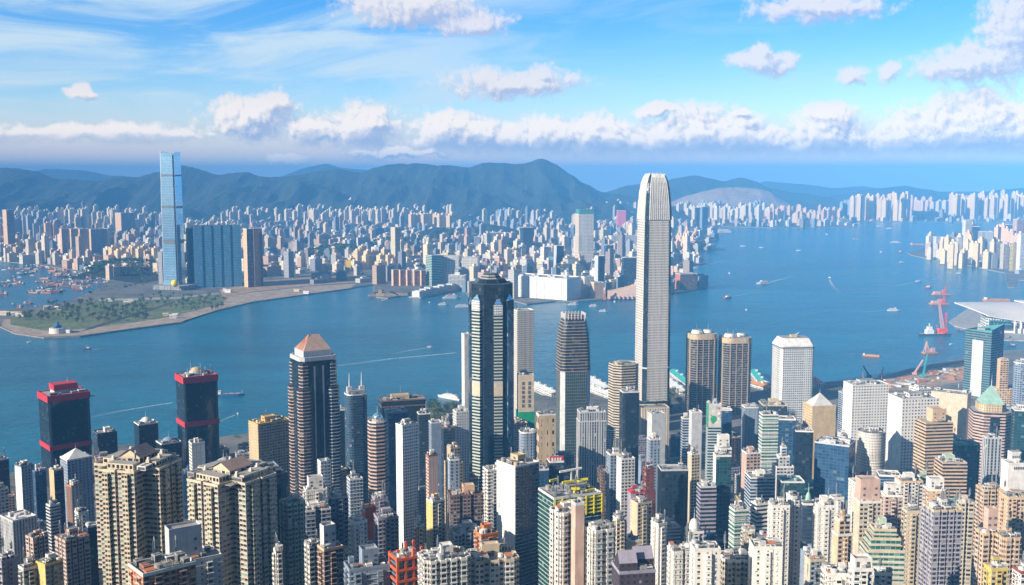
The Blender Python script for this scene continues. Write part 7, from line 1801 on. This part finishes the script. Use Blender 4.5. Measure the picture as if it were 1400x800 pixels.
# ------------------------------------------------------------------ ferry piers on the near shore
plain('pier_roof', (.66, .68, .68), .6, .2, .05); plain('pier_teal', (.06, .42, .42), .6)
for (x0, y0, x1, y1, mt, lab) in ((732, 530, 760, 543, 'pier_roof', 'white gabled ferry pier beside the cream written block'), (808, 522, 832, 536, 'pier_roof', 'white double ferry pier right of the tapering striped tower'), (806, 534, 838, 546, 'pier_roof', 'lower white pier shed nearest the beige banded block'), (921, 512, 944, 530, 'pier_teal', 'teal-roofed pier between the tallest silver tower and the round-cornered pair'), (914, 524, 936, 541, 'pier_roof', 'white pier terminal at the foot of the round-cornered pair'), (1032, 512, 1044, 528, 'pier_teal', 'teal wedge-roofed pier next to the pale gridded tower'), (1112, 524, 1122, 531, 'hull_red', 'red-roofed pier shed past the pale gridded tower'), (1030, 528, 1056, 536, 'hull_orange', 'orange-roofed shed between the round-cornered pair and the gridded tower')):
    a, c_ = at_z(x0, y0, 2), at_z(x1, y1, 2); dv = c_ - a; L = dv.length
    rt = thing('ferry_pier', lab, 'ferry pier', (a.x, a.y, 0), math.atan2(dv.y, dv.x))
    b = MB(); b.box(-4, L + 4, -13, 13, -1, 2.6, 'quay'); b.build('deck', rt); b = MB(); b.box(0, L, -9, 9, 2.6, 10, 'res_white', mt, 5, 4); b.build('wall', rt)
    b = MB(); b.face([(-2, -11, 10), (L + 2, -11, 10), (L + 2, 0, 14), (-2, 0, 14)], mt); b.face([(L + 2, 11, 10), (-2, 11, 10), (-2, 0, 14), (L + 2, 0, 14)], mt); b.face([(-2, 11, 10), (-2, -11, 10), (-2, 0, 14)], 'white'); b.face([(L + 2, -11, 10), (L + 2, 11, 10), (L + 2, 0, 14)], 'white'); b.build('roof', rt)
    for k in range(3): b = MB(); b.box(-2, 2, -2, 2, 0, 5, 'white', mt); b.build('roof_lantern', rt, (L * (.2 + .3 * k), 0, 12))
# shopping-street colour: yellow and red curved hall far away, billboard on the far quay
p = at_z(747, 303, 3); rt = thing('sports_hall', 'long yellow hall with a red curved base far across the harbour', 'sports hall', (p.x, p.y, 3), 0)
kk = p.y / F
b = MB(); b.box(-14 * kk, 15 * kk, 0, 60, 3 * kk, 8 * kk, 'ball_yellow'); b.build('upper_wall', rt); b = MB(); b.box(-13 * kk, 12 * kk, 2, 58, 0, 3 * kk, 'bright_pink'); b.build('lower_wall', rt)
p = at_z(478, 369, 3); rt = thing('billboard_building', 'small block wearing a bright yellow billboard behind the far quay', 'billboard block', (p.x, p.y, 3), .2); kk = p.y / F
b = MB(); b.box(-6 * kk, 8 * kk, 0, 14 * kk, 0, 13 * kk, 'res_peach', 'roofgrey', 4, 5); b.build('wall', rt); b = MB(); b.box(-5 * kk, 4 * kk, -1.2, -.2, 3 * kk, 13 * kk, 'ball_yellow'); b.build('billboard', rt)
b = MB(); b.box(-12 * kk, -6.2 * kk, -8, 8 * kk, 0, 5 * kk, 'white', 'roofgrey'); b.build('side_wing', rt)
# vertical characters on the cream office block
t0 = next(o for o in bpy.data.objects if o.get('label', '').startswith('cream office block with dark vertical writing'))
wl = next(c_ for c_ in t0.children if c_.name.startswith('wall'))
ww = max(v.co.x for v in wl.data.vertices); zt = max(v.co.z for v in wl.data.vertices); yf = min(v.co.y for v in wl.data.vertices)
CH = random.Random(9)
for col_x in (-.32, .30):
    for row in range(6):
        z = zt - 12 - row * 6.0; b = MB(); x = col_x * ww * 1.3
        for s_ in range(4): zz = z + s_ * 1.15; b.box(x - 1.9, x + 1.9, yf - .35, yf - .05, zz, zz + .5, 'slate')
        for s_ in range(2): xx = x + CH.uniform(-1.6, 1.2); b.box(xx, xx + .5, yf - .36, yf - .06, z, z + 4.2, 'slate')
        b.build('written_character', t0)
if 'netting_green' not in MATS: plain('netting_green', (.01, .30, .15), .9)
b = MB(); b.ring(offset(rect(ww * 2, -yf * 2), .8), .4, zt - 86, zt - 48, 'netting_green'); b.build('safety_netting', t0)
# ------------------------------------------------------------------ drop copies that nothing of the view can show
DROP = set('''town_building.009 town_building.013 town_building.019 town_building.020 town_building.021 town_building.030 town_building.038 town_building.040 town_building.041 town_building.043 town_building.044 town_building.052 town_building.054 tree.012 tree.013 tree.017 tree.019 tree.026 tree.027 tree.028 tree.029 tree.030 tree.031 tree.032 tree.033 tree.034 tree.035 tree.036 tree.037 tree.038 tree.039 tree.040 tree.041 tree.042 tree.043 tree.044 tree.045 tree.046 tree.047 tree.048 tree.049 tree.050 tree.051 tree.052 tree.053 tree.054 tree.055 tree.056 tree.057 tree.058 tree.059 tree.060 tree.061 tree.062 tree.063 tree.064 tree.065 tree.066 tree.067 tree.069 tree.070 tree.071 tree.072 tree.073 tree.074 tree.075 tree.076 tree.077 tree.078 tree.079 tree.081 tree.083 tree.084 tree.085 tree.086 tree.087 tree.088 tree.089 tree.090 tree.091 tree.095 tree.096 tree.097 tree.098 tree.099 tree.100 tree.103 tree.104 tree.108 tree.109 tree.110 tree.111 tree.112 tree.113 tree.115 tree.116 tree.117 tree.119 tree.121 tree.122 tree.123 tree.124 tree.136 tree.143 tree.145 tree.151 tree.174 tree.181 tree.208 tree.213 tree.219 tree.222 tree.229 tree.264 tree.267 tree.278 tree.289 tree.302 tree.304 tree.309 tree.335 tree.337 tower_block tower_block.007 tower_block.036 tower_block.040 tower_block.044 tower_block.060 tower_block.074 tower_block.089 tower_block.098 tower_block.134 tower_block.149 tower_block.155 tower_block.160 tower_block.177 tower_block.179 tower_block.187 tower_block.195 tower_block.200 tower_block.208 tower_block.217 tower_block.218 tower_block.224 tower_block.247 tower_block.249 tower_block.255 tower_block.257 tower_block.259 tower_block.265 tower_block.266 tower_block.267 tower_block.272 tower_block.282 tower_block.283 tower_block.291 tower_block.302 tower_block.306 tower_block.313 tower_block.319 tower_block.323 tower_block.325 tower_block.327 tower_block.328 tower_block.333 tower_block.339 tree.384 tree.385 tree.386 tree.387 tree.388 fishing_boat.005 launch.005 barge.016 fishing_boat.042 launch.035 spoil_heap site_shed.003 spoil_heap.010'''.split())
def drop_tree(o):
    for c_ in list(o.children): drop_tree(c_)
    bpy.data.objects.remove(o)
for n_ in DROP:
    o = bpy.data.objects.get(n_)
    if o: drop_tree(o)
